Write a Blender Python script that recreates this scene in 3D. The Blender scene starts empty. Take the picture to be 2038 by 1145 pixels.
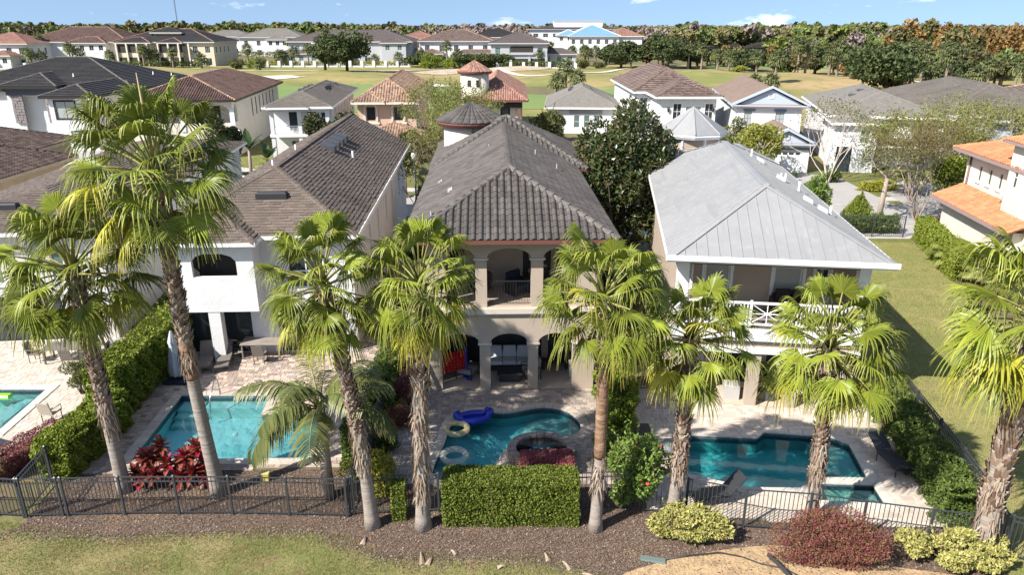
import bpy, math, random
import numpy as np
from mathutils import Vector, Matrix
from mathutils.geometry import delaunay_2d_cdt

scene = bpy.context.scene
COL = scene.collection
R = math.radians
rng = np.random.default_rng(7)
random.seed(7)

# ------------------------------------------------------------------ camera
cam_data = bpy.data.cameras.new("camera")
cam = bpy.data.objects.new("camera", cam_data)
COL.objects.link(cam)
cam.location = (0, 0, 14.5)
cam.rotation_euler = (R(90 - 19.886), 0, 0)
cam_data.sensor_width = 36.0
cam_data.lens = 25.61
cam_data.clip_start = 0.1
cam_data.clip_end = 9000
scene.camera = cam

# ------------------------------------------------------------------ sky, sun, exposure
SUN_EL, SUN_AZ = 41.5, 35.0          # azimuth of the shadows, from +x towards +y
world = bpy.data.worlds.new("World")
scene.world = world
world.use_nodes = True
nt = world.node_tree
nt.nodes.clear()
out = nt.nodes.new("ShaderNodeOutputWorld")
bg = nt.nodes.new("ShaderNodeBackground")
sky = nt.nodes.new("ShaderNodeTexSky")
sky.sky_type = 'NISHITA'
sky.sun_disc = False
sky.sun_elevation = R(SUN_EL)
sky.sun_rotation = R(180 + 90 - SUN_AZ)
sky.air_density = 1.0
sky.dust_density = 0.7
sky.ozone_density = 1.6
bg.inputs['Strength'].default_value = 0.105
tc = nt.nodes.new("ShaderNodeTexCoord")
sep = nt.nodes.new("ShaderNodeSeparateXYZ")
nt.links.new(tc.outputs['Generated'], sep.inputs[0])
lift = nt.nodes.new("ShaderNodeMath"); lift.operation = 'MULTIPLY_ADD'
lift.inputs[1].default_value = 0.80; lift.inputs[2].default_value = 0.20
nt.links.new(sep.outputs['Z'], lift.inputs[0])
comb = nt.nodes.new("ShaderNodeCombineXYZ")
nt.links.new(sep.outputs['X'], comb.inputs['X'])
nt.links.new(sep.outputs['Y'], comb.inputs['Y'])
nt.links.new(lift.outputs[0], comb.inputs['Z'])
nt.links.new(comb.outputs[0], sky.inputs[0])
# small fair weather cumulus all round the sky
cmap = nt.nodes.new("ShaderNodeMapping"); cmap.inputs['Scale'].default_value = (7.5, 7.5, 26.0); cmap.inputs['Location'].default_value = (0.35, 0.1, 0.0)
nt.links.new(tc.outputs['Generated'], cmap.inputs['Vector'])
cn = nt.nodes.new("ShaderNodeTexNoise")
cn.inputs['Scale'].default_value = 1.0; cn.inputs['Detail'].default_value = 7; cn.inputs['Roughness'].default_value = 0.58
nt.links.new(cmap.outputs[0], cn.inputs['Vector'])
cr = nt.nodes.new("ShaderNodeValToRGB")
cr.color_ramp.elements[0].position = 0.585; cr.color_ramp.elements[0].color = (0, 0, 0, 1)
cr.color_ramp.elements[1].position = 0.70; cr.color_ramp.elements[1].color = (0.85, 0.85, 0.85, 1)
nt.links.new(cn.outputs['Fac'], cr.inputs[0])
cm = nt.nodes.new("ShaderNodeMixRGB")
cm.inputs['Color2'].default_value = (9.8, 9.8, 10.0, 1)
nt.links.new(cr.outputs['Color'], cm.inputs['Fac'])
nt.links.new(sky.outputs[0], cm.inputs['Color1'])
nt.links.new(cm.outputs[0], bg.inputs['Color'])
nt.links.new(bg.outputs[0], out.inputs['Surface'])

sun_data = bpy.data.lights.new("sun", 'SUN')
sun_data.energy = 5.0
sun_data.angle = R(0.53)
sun_data.color = (1.0, 0.955, 0.88)
sun = bpy.data.objects.new("sun", sun_data)
COL.objects.link(sun)
sv = Vector((math.cos(R(SUN_AZ)) * math.cos(R(SUN_EL)), math.sin(R(SUN_AZ)) * math.cos(R(SUN_EL)), -math.sin(R(SUN_EL))))
sun.rotation_euler = sv.to_track_quat('-Z', 'Y').to_euler()
sun.location = (-30, -25, 60)

scene.view_settings.view_transform = 'Standard'
scene.view_settings.look = 'None'
scene.view_settings.gamma = 1
scene.view_settings.use_curve_mapping = False
scene.view_settings.exposure = 0.85
scene.render.engine = 'CYCLES'
scene.cycles.use_denoising = True
scene.cycles.max_bounces = 8
scene.cycles.transparent_max_bounces = 12
scene.cycles.diffuse_bounces = 3

# ------------------------------------------------------------------ materials
MATS = {}

def M(name, col, rough=0.75, ramp=None, isl=0.0, ob=0.0, noise=None, bump=None, metal=0.0,
      spec=0.3, trans=0.0, tip=None, streak=None, coat=0.0):
    """A procedural surface.  col base colour; ramp colours picked per loose piece; isl / ob value jitter per
    piece / object; noise = (scale, colour, from, to) patches; bump = (scale, distance); tip = colour at attribute 'tip'."""
    if name in MATS:
        return MATS[name]
    m = bpy.data.materials.new(name)
    m.use_nodes = True
    t = m.node_tree
    t.nodes.clear()
    N = t.nodes.new
    L = t.links.new
    o = N("ShaderNodeOutputMaterial")
    b = N("ShaderNodeBsdfPrincipled")
    b.inputs['Roughness'].default_value = rough
    b.inputs['Metallic'].default_value = metal
    b.inputs['Specular IOR Level'].default_value = spec
    b.inputs['Coat Weight'].default_value = coat
    geo = N("ShaderNodeNewGeometry")
    co = N("ShaderNodeTexCoord")
    rgb = N("ShaderNodeRGB"); rgb.outputs[0].default_value = (*col, 1)
    cur = rgb.outputs[0]
    if ramp:
        r = N("ShaderNodeValToRGB")
        r.color_ramp.interpolation = 'LINEAR'
        n = len(ramp)
        while len(r.color_ramp.elements) < n:
            r.color_ramp.elements.new(0.5)
        for i, c in enumerate(ramp):
            r.color_ramp.elements[i].position = i / (n - 1)
            r.color_ramp.elements[i].color = (*c, 1)
        if ob:
            oi = N("ShaderNodeObjectInfo")
            ad = N("ShaderNodeMath"); ad.operation = 'ADD'
            fr = N("ShaderNodeMath"); fr.operation = 'FRACT'
            L(geo.outputs['Random Per Island'], ad.inputs[0]); L(oi.outputs['Random'], ad.inputs[1]); L(ad.outputs[0], fr.inputs[0])
            L(fr.outputs[0], r.inputs[0])
        else:
            L(geo.outputs['Random Per Island'], r.inputs[0])
        cur = r.outputs[0]
    if noise:
        for (sc, c2, a, z) in (noise if isinstance(noise, list) else [noise]):
            nz = N("ShaderNodeTexNoise"); nz.inputs['Scale'].default_value = sc
            nz.inputs['Detail'].default_value = 6; nz.inputs['Roughness'].default_value = 0.6
            L(co.outputs['Object'], nz.inputs['Vector'])
            rr = N("ShaderNodeMapRange"); rr.inputs['From Min'].default_value = a; rr.inputs['From Max'].default_value = z
            L(nz.outputs['Fac'], rr.inputs['Value'])
            mx = N("ShaderNodeMixRGB"); mx.inputs['Color2'].default_value = (*c2, 1)
            L(rr.outputs[0], mx.inputs['Fac']); L(cur, mx.inputs['Color1'])
            cur = mx.outputs[0]
    if streak:
        sc, c2, a, z = streak
        mp = N("ShaderNodeMapping"); mp.inputs['Scale'].default_value = sc
        L(co.outputs['Object'], mp.inputs['Vector'])
        nz = N("ShaderNodeTexNoise"); nz.inputs['Scale'].default_value = 1.0; nz.inputs['Detail'].default_value = 5
        L(mp.outputs[0], nz.inputs['Vector'])
        rr = N("ShaderNodeMapRange"); rr.inputs['From Min'].default_value = a; rr.inputs['From Max'].default_value = z
        L(nz.outputs['Fac'], rr.inputs['Value'])
        mx = N("ShaderNodeMixRGB"); mx.inputs['Color2'].default_value = (*c2, 1)
        L(rr.outputs[0], mx.inputs['Fac']); L(cur, mx.inputs['Color1'])
        cur = mx.outputs[0]
    if tip:
        at = N("ShaderNodeAttribute"); at.attribute_name = 'tip'
        mx = N("ShaderNodeMixRGB"); mx.inputs['Color2'].default_value = (*tip, 1)
        L(at.outputs['Fac'], mx.inputs['Fac']); L(cur, mx.inputs['Color1'])
        cur = mx.outputs[0]
    if isl or ob:
        hs = N("ShaderNodeHueSaturation")
        val = None
        if isl:
            mr = N("ShaderNodeMapRange"); mr.inputs['To Min'].default_value = 1 - isl; mr.inputs['To Max'].default_value = 1 + isl
            L(geo.outputs['Random Per Island'], mr.inputs['Value'])
            val = mr.outputs[0]
        if ob:
            oi = N("ShaderNodeObjectInfo")
            mr = N("ShaderNodeMapRange"); mr.inputs['To Min'].default_value = 1 - ob; mr.inputs['To Max'].default_value = 1 + ob
            L(oi.outputs['Random'], mr.inputs['Value'])
            if val is None:
                val = mr.outputs[0]
            else:
                mu = N("ShaderNodeMath"); mu.operation = 'MULTIPLY'
                L(val, mu.inputs[0]); L(mr.outputs[0], mu.inputs[1]); val = mu.outputs[0]
        L(val, hs.inputs['Value']); L(cur, hs.inputs['Color'])
        cur = hs.outputs[0]
    L(cur, b.inputs['Base Color'])
    if bump:
        sc, dist = bump
        nz = N("ShaderNodeTexNoise"); nz.inputs['Scale'].default_value = sc; nz.inputs['Detail'].default_value = 5
        L(co.outputs['Object'], nz.inputs['Vector'])
        bp = N("ShaderNodeBump"); bp.inputs['Distance'].default_value = dist; bp.inputs['Strength'].default_value = 1.0
        L(nz.outputs['Fac'], bp.inputs['Height']); L(bp.outputs[0], b.inputs['Normal'])
    if trans:
        tr = N("ShaderNodeBsdfTranslucent")
        L(cur, tr.inputs['Color'])
        ms = N("ShaderNodeMixShader"); ms.inputs[0].default_value = trans
        L(b.outputs[0], ms.inputs[1]); L(tr.outputs[0], ms.inputs[2]); L(ms.outputs[0], o.inputs['Surface'])
    else:
        L(b.outputs[0], o.inputs['Surface'])
    MATS[name] = m
    return m

def water_mat(name, tint, rip):
    m = bpy.data.materials.new(name); m.use_nodes = True
    t = m.node_tree; t.nodes.clear(); N = t.nodes.new; L = t.links.new
    o = N("ShaderNodeOutputMaterial")
    tr = N("ShaderNodeBsdfTransparent"); tr.inputs['Color'].default_value = (*tint, 1)
    gl = N("ShaderNodeBsdfGlossy"); gl.inputs['Roughness'].default_value = 0.03
    fr = N("ShaderNodeFresnel"); fr.inputs['IOR'].default_value = 1.33
    co = N("ShaderNodeTexCoord")
    nz = N("ShaderNodeTexNoise"); nz.inputs['Scale'].default_value = 2.4; nz.inputs['Detail'].default_value = 2
    L(co.outputs['Object'], nz.inputs['Vector'])
    bp = N("ShaderNodeBump"); bp.inputs['Distance'].default_value = rip
    L(nz.outputs['Fac'], bp.inputs['Height']); L(bp.outputs[0], gl.inputs['Normal']); L(bp.outputs[0], fr.inputs['Normal'])
    ms = N("ShaderNodeMixShader")
    L(fr.outputs[0], ms.inputs[0]); L(tr.outputs[0], ms.inputs[1]); L(gl.outputs[0], ms.inputs[2]); L(ms.outputs[0], o.inputs['Surface'])
    MATS[name] = m
    return m

# ------------------------------------------------------------------ objects
def link(o):
    COL.objects.link(o)
    return o

def tag(o, label=None, cat=None, group=None, kind=None):
    if label: o['label'] = label
    if cat: o['category'] = cat
    if group: o['group'] = group
    if kind: o['kind'] = kind
    return o

def thing(name, label, cat, loc=(0, 0, 0), rz=0.0, group=None):
    o = bpy.data.objects.new(name, None)
    o.empty_display_size = 0.3
    link(o)
    o.location = loc
    o.rotation_euler = (0, 0, R(rz))
    return tag(o, label, cat, group)

def inst(mesh, name, parent=None, loc=(0, 0, 0), rot=(0, 0, 0), sc=(1, 1, 1)):
    o = bpy.data.objects.new(name, mesh)
    link(o)
    if parent is not None: o.parent = parent
    o.location = loc; o.rotation_euler = rot
    o.scale = sc if hasattr(sc, '__len__') else (sc, sc, sc)
    return o

def dup(o, parent=None):
    c = o.copy(); link(c)
    c.parent = parent
    for ch in o.children: dup(ch, c)
    return c

def npmesh(name, V, F, mat, attr=None, smooth=False):
    """mesh from an (n,3) array and an (m,k) array of equal-sized faces (or a list of such)."""
    me = bpy.data.meshes.new(name)
    V = np.asarray(V, dtype=np.float32).reshape(-1, 3)
    Fs = F if isinstance(F, list) else [F]
    Fs = [np.asarray(f, dtype=np.int32) for f in Fs if len(f)]
    me.vertices.add(len(V)); me.vertices.foreach_set("co", V.ravel())
    nl = sum(f.size for f in Fs); nf = sum(len(f) for f in Fs)
    me.loops.add(nl); me.polygons.add(nf)
    me.loops.foreach_set("vertex_index", np.concatenate([f.ravel() for f in Fs]))
    tot = np.concatenate([np.full(len(f), f.shape[1], dtype=np.int32) for f in Fs])
    st = np.concatenate([[0], np.cumsum(tot)[:-1]]).astype(np.int32)
    me.polygons.foreach_set("loop_start", st)
    me.polygons.foreach_set("use_smooth", np.full(nf, smooth, dtype=bool))
    me.update(calc_edges=True)
    if attr is not None:
        a = me.attributes.new("tip", 'FLOAT', 'POINT')
        a.data.foreach_set("value", np.asarray(attr, dtype=np.float32))
    if mat: me.materials.append(mat)
    return me

class MB:
    """collects boxes, tubes and polygons into one mesh"""
    def __init__(s):
        s.v = []; s.f = []; s.sm = []
    def add(s, vs, fs, smooth=False):
        n = len(s.v); s.v += [tuple(v) for v in vs]; s.f += [tuple(i + n for i in f) for f in fs]; s.sm += [smooth] * len(fs); return s
    def box(s, x0, x1, y0, y1, z0, z1):
        v = [(x0, y0, z0), (x1, y0, z0), (x1, y1, z0), (x0, y1, z0), (x0, y0, z1), (x1, y0, z1), (x1, y1, z1), (x0, y1, z1)]
        return s.add(v, [(3, 2, 1, 0), (4, 5, 6, 7), (0, 1, 5, 4), (1, 2, 6, 5), (2, 3, 7, 6), (3, 0, 4, 7)])
    def cbox(s, x0, x1, y0, y1, z0, z1, c=0.02):
        """box with its upper edges chamfered"""
        v = [(x0, y0, z0), (x1, y0, z0), (x1, y1, z0), (x0, y1, z0), (x0, y0, z1 - c), (x1, y0, z1 - c), (x1, y1, z1 - c), (x0, y1, z1 - c),
             (x0 + c, y0 + c, z1), (x1 - c, y0 + c, z1), (x1 - c, y1 - c, z1), (x0 + c, y1 - c, z1)]
        f = [(3, 2, 1, 0), (8, 9, 10, 11)]
        for i in range(4):
            j = (i + 1) % 4
            f += [(i, j, 4 + j, 4 + i), (4 + i, 4 + j, 8 + j, 8 + i)]
        return s.add(v, f)
    def prism(s, poly, z0, z1):
        n = len(poly)
        v = [(p[0], p[1], z0) for p in poly] + [(p[0], p[1], z1) for p in poly]
        f = [tuple(range(n - 1, -1, -1)), tuple(range(n, 2 * n))] + [(i, (i + 1) % n, n + (i + 1) % n, n + i) for i in range(n)]
        return s.add(v, f)
    def quad(s, *p):
        return s.add(p, [tuple(range(len(p)))])
    def tube(s, pts, rad, n=6, caps=True, smooth=True):
        pts = [Vector(p) for p in pts]
        if not hasattr(rad, '__len__'): rad = [rad] * len(pts)
        V = []; F = []
        up = Vector((0, 0, 1))
        prev = None
        for i, p in enumerate(pts):
            d = (pts[min(i + 1, len(pts) - 1)] - pts[max(i - 1, 0)])
            d = d.normalized() if d.length > 1e-9 else up
            if prev is None:
                a = d.cross(up) if abs(d.z) < 0.95 else d.cross(Vector((1, 0, 0)))
            else:
                a = prev - d * prev.dot(d)
            a = a.normalized(); prev = a
            b = d.cross(a)
            for k in range(n):
                t = 2 * math.pi * k / n
                V.append(p + (a * math.cos(t) + b * math.sin(t)) * rad[i])
        for i in range(len(pts) - 1):
            for k in range(n):
                F.append((i * n + k, i * n + (k + 1) % n, (i + 1) * n + (k + 1) % n, (i + 1) * n + k))
        if caps:
            F.append(tuple(range(n - 1, -1, -1))); F.append(tuple((len(pts) - 1) * n + k for k in range(n)))
        return s.add(V, F, smooth)
    def lathe(s, prof, c=(0, 0, 0), n=16, smooth=True):
        V = []; F = []
        for r, z in prof:
            for k in range(n):
                t = 2 * math.pi * k / n
                V.append((c[0] + r * math.cos(t), c[1] + r * math.sin(t), c[2] + z))
        m = len(prof)
        for i in range(m - 1):
            for k in range(n):
                F.append((i * n + k, i * n + (k + 1) % n, (i + 1) * n + (k + 1) % n, (i + 1) * n + k))
        F.append(tuple(range(n - 1, -1, -1))); F.append(tuple((m - 1) * n + k for k in range(n)))
        return s.add(V, F, smooth)
    def mesh(s, name, mat):
        me = bpy.data.meshes.new(name)
        me.from_pydata(s.v, [], s.f)
        me.polygons.foreach_set("use_smooth", s.sm)
        me.materials.append(mat)
        me.update()
        return me
    def build(s, name, mat, parent=None, kind=None, label=None, loc=(0, 0, 0), rot=(0, 0, 0)):
        o = inst(s.mesh(name, mat), name, parent, loc, rot)
        if kind: o['kind'] = kind
        if label: o['label'] = label
        return o

def poly_holes(outer, holes):
    """triangles of a 2D polygon with holes -> verts, tris"""
    loops = [outer] + list(holes)
    pts = [(p[0], p[1]) for l in loops for p in l]
    edges = []; n = 0
    for l in loops:
        m = len(l); edges += [(n + i, n + (i + 1) % m) for i in range(m)]; n += m
    v, e, f, ov, oe, of = delaunay_2d_cdt([Vector(p) for p in pts], edges, [], 0, 1e-5)
    # keep the caller's vertex order
    back = {}
    for i, src in enumerate(ov):
        back[i] = src[0] if src else None
    out_v = [Vector((p[0], p[1], 0)) for p in pts]
    for i in range(len(v)):
        if back[i] is None:
            back[i] = len(out_v); out_v.append(Vector((v[i].x, v[i].y, 0)))
    tris = []
    for t in f:
        cx = sum(v[i].x for i in t) / 3; cy = sum(v[i].y for i in t) / 3
        if in_poly(cx, cy, outer) and not any(in_poly(cx, cy, h) for h in holes):
            tris.append(tuple(back[i] for i in t))
    return out_v, tris

def sheet(name, outer, holes, z, mat, kind='structure', parent=None, label=None):
    v, t = poly_holes(outer, holes)
    me = bpy.data.meshes.new(name)
    f = []
    for a, b, c in t:
        n = (v[b] - v[a]).cross(v[c] - v[a]).z
        f.append((a, b, c) if n > 0 else (c, b, a))
    me.from_pydata([(p.x, p.y, z) for p in v], [], f)
    me.materials.append(mat)
    o = inst(me, name, parent)
    if kind: o['kind'] = kind
    if label: o['label'] = label
    return o

def in_poly(x, y, poly):
    c = False
    n = len(poly)
    j = n - 1
    for i in range(n):
        xi, yi = poly[i]; xj, yj = poly[j]
        if (yi > y) != (yj > y) and x < (xj - xi) * (y - yi) / (yj - yi) + xi: c = not c
        j = i
    return c

def in_poly_np(X, Y, poly):
    c = np.zeros(len(X), bool)
    n = len(poly); j = n - 1
    for i in range(n):
        xi, yi = poly[i]; xj, yj = poly[j]
        if yi != yj:
            k = ((yi > Y) != (yj > Y)) & (X < (xj - xi) * (Y - yi) / (yj - yi) + xi)
            c ^= k
        j = i
    return c

def smooth_loop(pts, n=6):
    """closed Catmull-Rom through pts"""
    o = []
    m = len(pts)
    for i in range(m):
        p0, p1, p2, p3 = (Vector((*pts[(i + k - 1) % m], 0)) for k in range(4))
        for j in range(n):
            t = j / n
            q = 0.5 * ((2 * p1) + (-p0 + p2) * t + (2 * p0 - 5 * p1 + 4 * p2 - p3) * t * t + (-p0 + 3 * p1 - 3 * p2 + p3) * t ** 3)
            o.append((q.x, q.y))
    return o

def area2(poly):
    return 0.5 * sum(poly[i][0] * poly[(i + 1) % len(poly)][1] - poly[(i + 1) % len(poly)][0] * poly[i][1] for i in range(len(poly)))

def offset_loop(poly, d):
    """offset a CCW polygon outward by d"""
    if area2(poly) < 0: poly = poly[::-1]
    n = len(poly); o = []
    for i in range(n):
        a = Vector(poly[i - 1]); b = Vector(poly[i]); c = Vector(poly[(i + 1) % n])
        e1 = (b - a).normalized(); e2 = (c - b).normalized()
        n1 = Vector((e1.y, -e1.x)); n2 = Vector((e2.y, -e2.x))
        m = (n1 + n2); m = m / max(0.35, m.dot(n1))
        o.append(tuple(b + m * d))
    return o
# ================================================================== building helpers
def S_PROFILE(h=0.092):
    return [(0, 0.012), (0.08, 0.5 * h), (0.22, 0.92 * h), (0.36, h), (0.5, 0.85 * h), (0.62, 0.4 * h), (0.74, 0.06 * h), (0.98, 0.012)]
STYLES = {
    'barrel': dict(prof=S_PROFILE(), w=0.29, rh=0.36, lift=0.03, lip=True),
    'barrel_far': dict(prof=[(0, 0), (0.16, 0.06), (0.34, 0.08), (0.54, 0.055), (0.7, 0.0), (0.99, 0.0)], w=0.31, rh=0.40, lift=0.03, lip=True),
    'slate': dict(prof=[(0, 0), (0.97, 0)], w=0.33, rh=0.33, lift=0.042, lip=True),
    'shingle': dict(prof=[(0, 0), (0.985, 0)], w=0.31, rh=0.16, lift=0.022, lip=True, jit=True),
    'slate_far': dict(prof=[(0, 0), (0.97, 0)], w=0.4, rh=0.46, lift=0.075, lip=True),
    'shingle_near': dict(prof=[(0, 0), (0.985, 0)], w=0.33, rh=0.19, lift=0.032, lip=True, jit=True),
    'metal': dict(prof=[(0, 0), (0.478, 0.0), (0.485, 0.026), (0.515, 0.026), (0.522, 0.0), (1.0, 0.0)], w=0.41, rh=0.24, lift=0.0, lip=False),
}

def roof_face(P, style, split=None):
    """tile a planar convex roof face (P[0]->P[1] is its eave) -> V, F.  With split, tiles that are whole are returned as frames."""
    st = STYLES[style]
    P = [Vector(p) for p in P]
    U = (P[1] - P[0]).normalized()
    Nn = U.cross(P[-1] - P[0]).normalized()
    T = Nn.cross(U)
    pts = [((p - P[0]).dot(U), (p - P[0]).dot(T)) for p in P]
    tmax = max(t for s, t in pts)
    def interval(t):
        xs = []
        for i in range(len(pts)):
            (s0, t0), (s1, t1) = pts[i], pts[(i + 1) % len(pts)]
            if abs(t0 - t1) < 1e-6:
                if abs(t - t0) < 1e-5: xs += [s0, s1]
            elif min(t0, t1) - 1e-6 <= t <= max(t0, t1) + 1e-6:
                xs.append(s0 + (s1 - s0) * (t - t0) / (t1 - t0))
        return (min(xs), max(xs)) if xs else (0, 0)
    w, rh = st['w'], min(st['rh'], tmax)
    pu = np.array([u for u, h in st['prof']]) * w
    ph = np.array([h for u, h in st['prof']])
    m = len(pu)
    VV = []; FF = []; base = 0
    frames = []
    rows = int(math.ceil(tmax / rh - 1e-4))
    o3 = np.array(P[0]); u3 = np.array(U); t3 = np.array(T); n3 = np.array(Nn)
    for i in range(rows):
        t0 = i * rh; t1 = min((i + 1) * rh + (0.03 if st['lip'] else 0), tmax - 1e-4)
        a0, b0 = interval(t0); a1, b1 = interval(t1)
        lo, hi = min(a0, a1), max(b0, b1)
        off = (w * 0.5 * (i % 2)) if style in ('shingle', 'slate', 'slate_far', 'shingle_near') else 0
        ks = np.arange(math.floor((lo - off) / w), math.ceil((hi - off) / w) + 1)
        S = off + ks[:, None] * w + pu[None, :]
        s0 = np.clip(S, a0, b0); s1 = np.clip(S, a1, b1)
        ok = (np.ptp(s0, axis=1) > 0.02) | (np.ptp(s1, axis=1) > 0.02)
        if split is not None:
            whole = (np.abs(s0 - S).max(axis=1) < 1e-6) & (np.abs(s1 - S).max(axis=1) < 1e-6)
            for k in ks[whole & ok]: frames.append((off + k * w, t0))
            ok &= ~whole
        if not ok.any(): continue
        s0 = s0[ok]; s1 = s1[ok]; q = len(s0)
        lift = st['lift'] * np.ones((q, 1))
        if st.get('jit'): lift = lift * rng.uniform(0.6, 1.35, (q, 1))
        h0 = ph[None, :] + lift; h1 = ph[None, :] + (0.004 if st['lip'] else 0) + 0 * lift
        A = o3 + s0[..., None] * u3 + t0 * t3 + h0[..., None] * n3
        B = o3 + s1[..., None] * u3 + t1 * t3 + h1[..., None] * n3
        parts = [A, B]
        if st['lip']:
            Cc = o3 + s0[..., None] * u3 + (t0 + 0.012) * t3 + (h0 * 0 - 0.004)[..., None] * n3
            parts.append(Cc)
        blk = np.concatenate(parts, axis=1)            # q, m*parts, 3
        idx = base + np.arange(q)[:, None] * (m * len(parts))
        j = np.arange(m - 1)
        quad = np.stack([j, j + 1, m + j + 1, m + j], axis=1)
        f = (idx[:, :, None] + quad[None]).reshape(-1, 4)
        if st['lip']:
            lq = np.stack([2 * m + j, 2 * m + j + 1, j + 1, j], axis=1)
            f = np.concatenate([f, (idx[:, :, None] + lq[None]).reshape(-1, 4)])
        VV.append(blk.reshape(-1, 3)); FF.append(f); base += blk.shape[0] * blk.shape[1]
    V = np.concatenate(VV) if VV else np.zeros((0, 3)); F = np.concatenate(FF) if FF else np.zeros((0, 4), int)
    if split is not None:
        return V, F, frames, (P[0], U, T, Nn)
    return V, F

def cap_line(mb, p0, p1, r=0.13, seg=0.42, flat=False):
    """ridge or hip cover: a row of overlapping half round pieces"""
    p0, p1 = Vector(p0), Vector(p1)
    d = p1 - p0; Lh = d.length; d.normalize()
    side = d.cross(Vector((0, 0, 1))).normalized(); up = side.cross(d)
    n = max(1, int(Lh / seg))
    for i in range(n):
        a = p0 + d * (Lh * i / n); b = p0 + d * (Lh * (i + 1) / n + 0.04)
        V = []
        for (q, rr, e) in ((a, r * (1.03 if flat else 1.12), 0.006 if flat else 0.02), (b, r * (0.98 if flat else 0.9), 0.0)):
            for k in range(6):
                t = math.pi * k / 5
                zz = math.sin(t) * (0.22 if flat else 0.75)
                V.append(q + side * math.cos(t) * rr * (1.15 if flat else 1) + up * (zz * rr + e - 0.02))
        F = [(k, k + 1, 7 + k, 6 + k) for k in range(5)] + [(5, 4, 3, 2, 1, 0)]
        mb.add(V, F)

def flue(parent, p, h=0.35, r=0.05, name='vent_pipe', mat=None):
    MB().lathe([(r * 1.8, -0.05), (r * 1.8, 0.04), (r, 0.07), (r, h)], (0, 0, 0), 8).build(name, mat or M('pale_pipe', (0.6, 0.6, 0.6), 0.5), parent, loc=p)

MURALS = None
GLASS = M('window_glass', (0.035, 0.045, 0.05), 0.06, spec=0.6)
GLASS_G = M('green_window_glass', (0.10, 0.16, 0.15), 0.08, spec=0.6)
BLINDS = M('window_with_blinds', (0.36, 0.38, 0.36), 0.25, spec=0.5)
WHITE = M('white_paint', (0.72, 0.72, 0.71), 0.6, noise=(1.2, (0.66, 0.66, 0.64), 0.45, 0.8))
TRIM = M('white_trim', (0.76, 0.76, 0.75), 0.5)
DARK = M('dark_bronze', (0.03, 0.027, 0.025), 0.5)

def arch(s, z, w, h, rise, n=10):
    """opening with an arched head; s,z lower left"""
    p = [(s, z), (s + w, z), (s + w, z + h - rise)]
    for k in range(1, n):
        t = math.pi * k / n
        p.append((s + w / 2 + math.cos(t) * w / 2, z + h - rise + math.sin(t) * rise))
    p.append((s, z + h - rise))
    return p

def rect(s, z, w, h): return [(s, z), (s + w, z), (s + w, z + h), (s, z + h)]

def wall(parent, O, U, Nin, outer, holes, mat, t=0.2, name='wall', label=None):
    """upright panel with openings.  O origin, U direction along it, Nin into the building; outer/holes in (s, z)."""
    O, U, Nin = Vector(O), Vector(U), Vector(Nin)
    flat, tris = poly_holes(outer, holes)
    P = lambda p, d: O + U * p.x + Vector((0, 0, p.y)) + Nin * d
    n = len(flat)
    V = [P(p, 0) for p in flat] + [P(p, t) for p in flat]
    F = []
    outn = -Nin
    for a, b, c in tris:
        nn = (V[b] - V[a]).cross(V[c] - V[a])
        if nn.dot(outn) < 0: a, c = c, a
        F.append((a, b, c)); F.append((n + c, n + b, n + a))
    k = 0
    for loop in [outer] + holes:
        m = len(loop)
        for i in range(m):
            a, b = k + i, k + (i + 1) % m
            F.append((a, b, n + b, n + a))
        k += m
    me = bpy.data.meshes.new(name); me.from_pydata([tuple(v) for v in V], [], F); me.materials.append(mat); me.update()
    o = inst(me, name, parent)
    if label: o['label'] = label
    return o

def window(parent, O, U, Nin, s, z, w, h, glass=None, frame=None, fr=0.06, mull=1, bars=1, inset=0.06, name='window', trim=0.0, sill=False):
    """frame ring, glass, mullions, optional surround and sill standing in an opening"""
    O, U, Nin = Vector(O), Vector(U), Vector(Nin)
    frame = frame or TRIM; glass = glass or GLASS
    def bx(mb, s0, s1, z0, z1, d0, d1):
        v = []
        for d in (d0, d1):
            for (a, b) in ((s0, z0), (s1, z0), (s1, z1), (s0, z1)): v.append(O + U * a + Vector((0, 0, b)) + Nin * d)
        mb.add(v, [(0, 1, 2, 3), (7, 6, 5, 4), (0, 4, 5, 1), (1, 5, 6, 2), (2, 6, 7, 3), (3, 7, 4, 0)])
    mb = MB()
    i0, i1 = inset, inset + 0.06
    bx(mb, s, s + w, z, z + fr, i0, i1); bx(mb, s, s + w, z + h - fr, z + h, i0, i1)
    bx(mb, s, s + fr, z + fr, z + h - fr, i0, i1); bx(mb, s + w - fr, s + w, z + fr, z + h - fr, i0, i1)
    for k in range(1, mull + 1):
        c = s + w * k / (mull + 1)
        if mull: bx(mb, c - fr * .4, c + fr * .4, z + fr, z + h - fr, i0 + .004, i1 - .004)
    for k in range(1, bars + 1):
        c = z + h * k / (bars + 1)
        bx(mb, s + fr, s + w - fr, c - fr * .4, c + fr * .4, i0 + .008, i1 - .008)
    if trim:
        d0, d1 = -0.035, 0.0
        bx(mb, s - trim, s, z - trim, z + h + trim, d0, d1); bx(mb, s + w, s + w + trim, z - trim, z + h + trim, d0, d1)
        bx(mb, s, s + w, z + h, z + h + trim, d0, d1); bx(mb, s, s + w, z - trim, z, d0, d1)
    if sill: bx(mb, s - .1, s + w + .1, z - .12 - trim, z - trim - .002, -0.09, 0.0)
    f = mb.build(name, frame, parent)
    g = MB(); bx(g, s + fr * .5, s + w - fr * .5, z + fr * .5, z + h - fr * .5, i0 + .025, i0 + .035)
    g.build('pane', glass, f)
    return f

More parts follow.
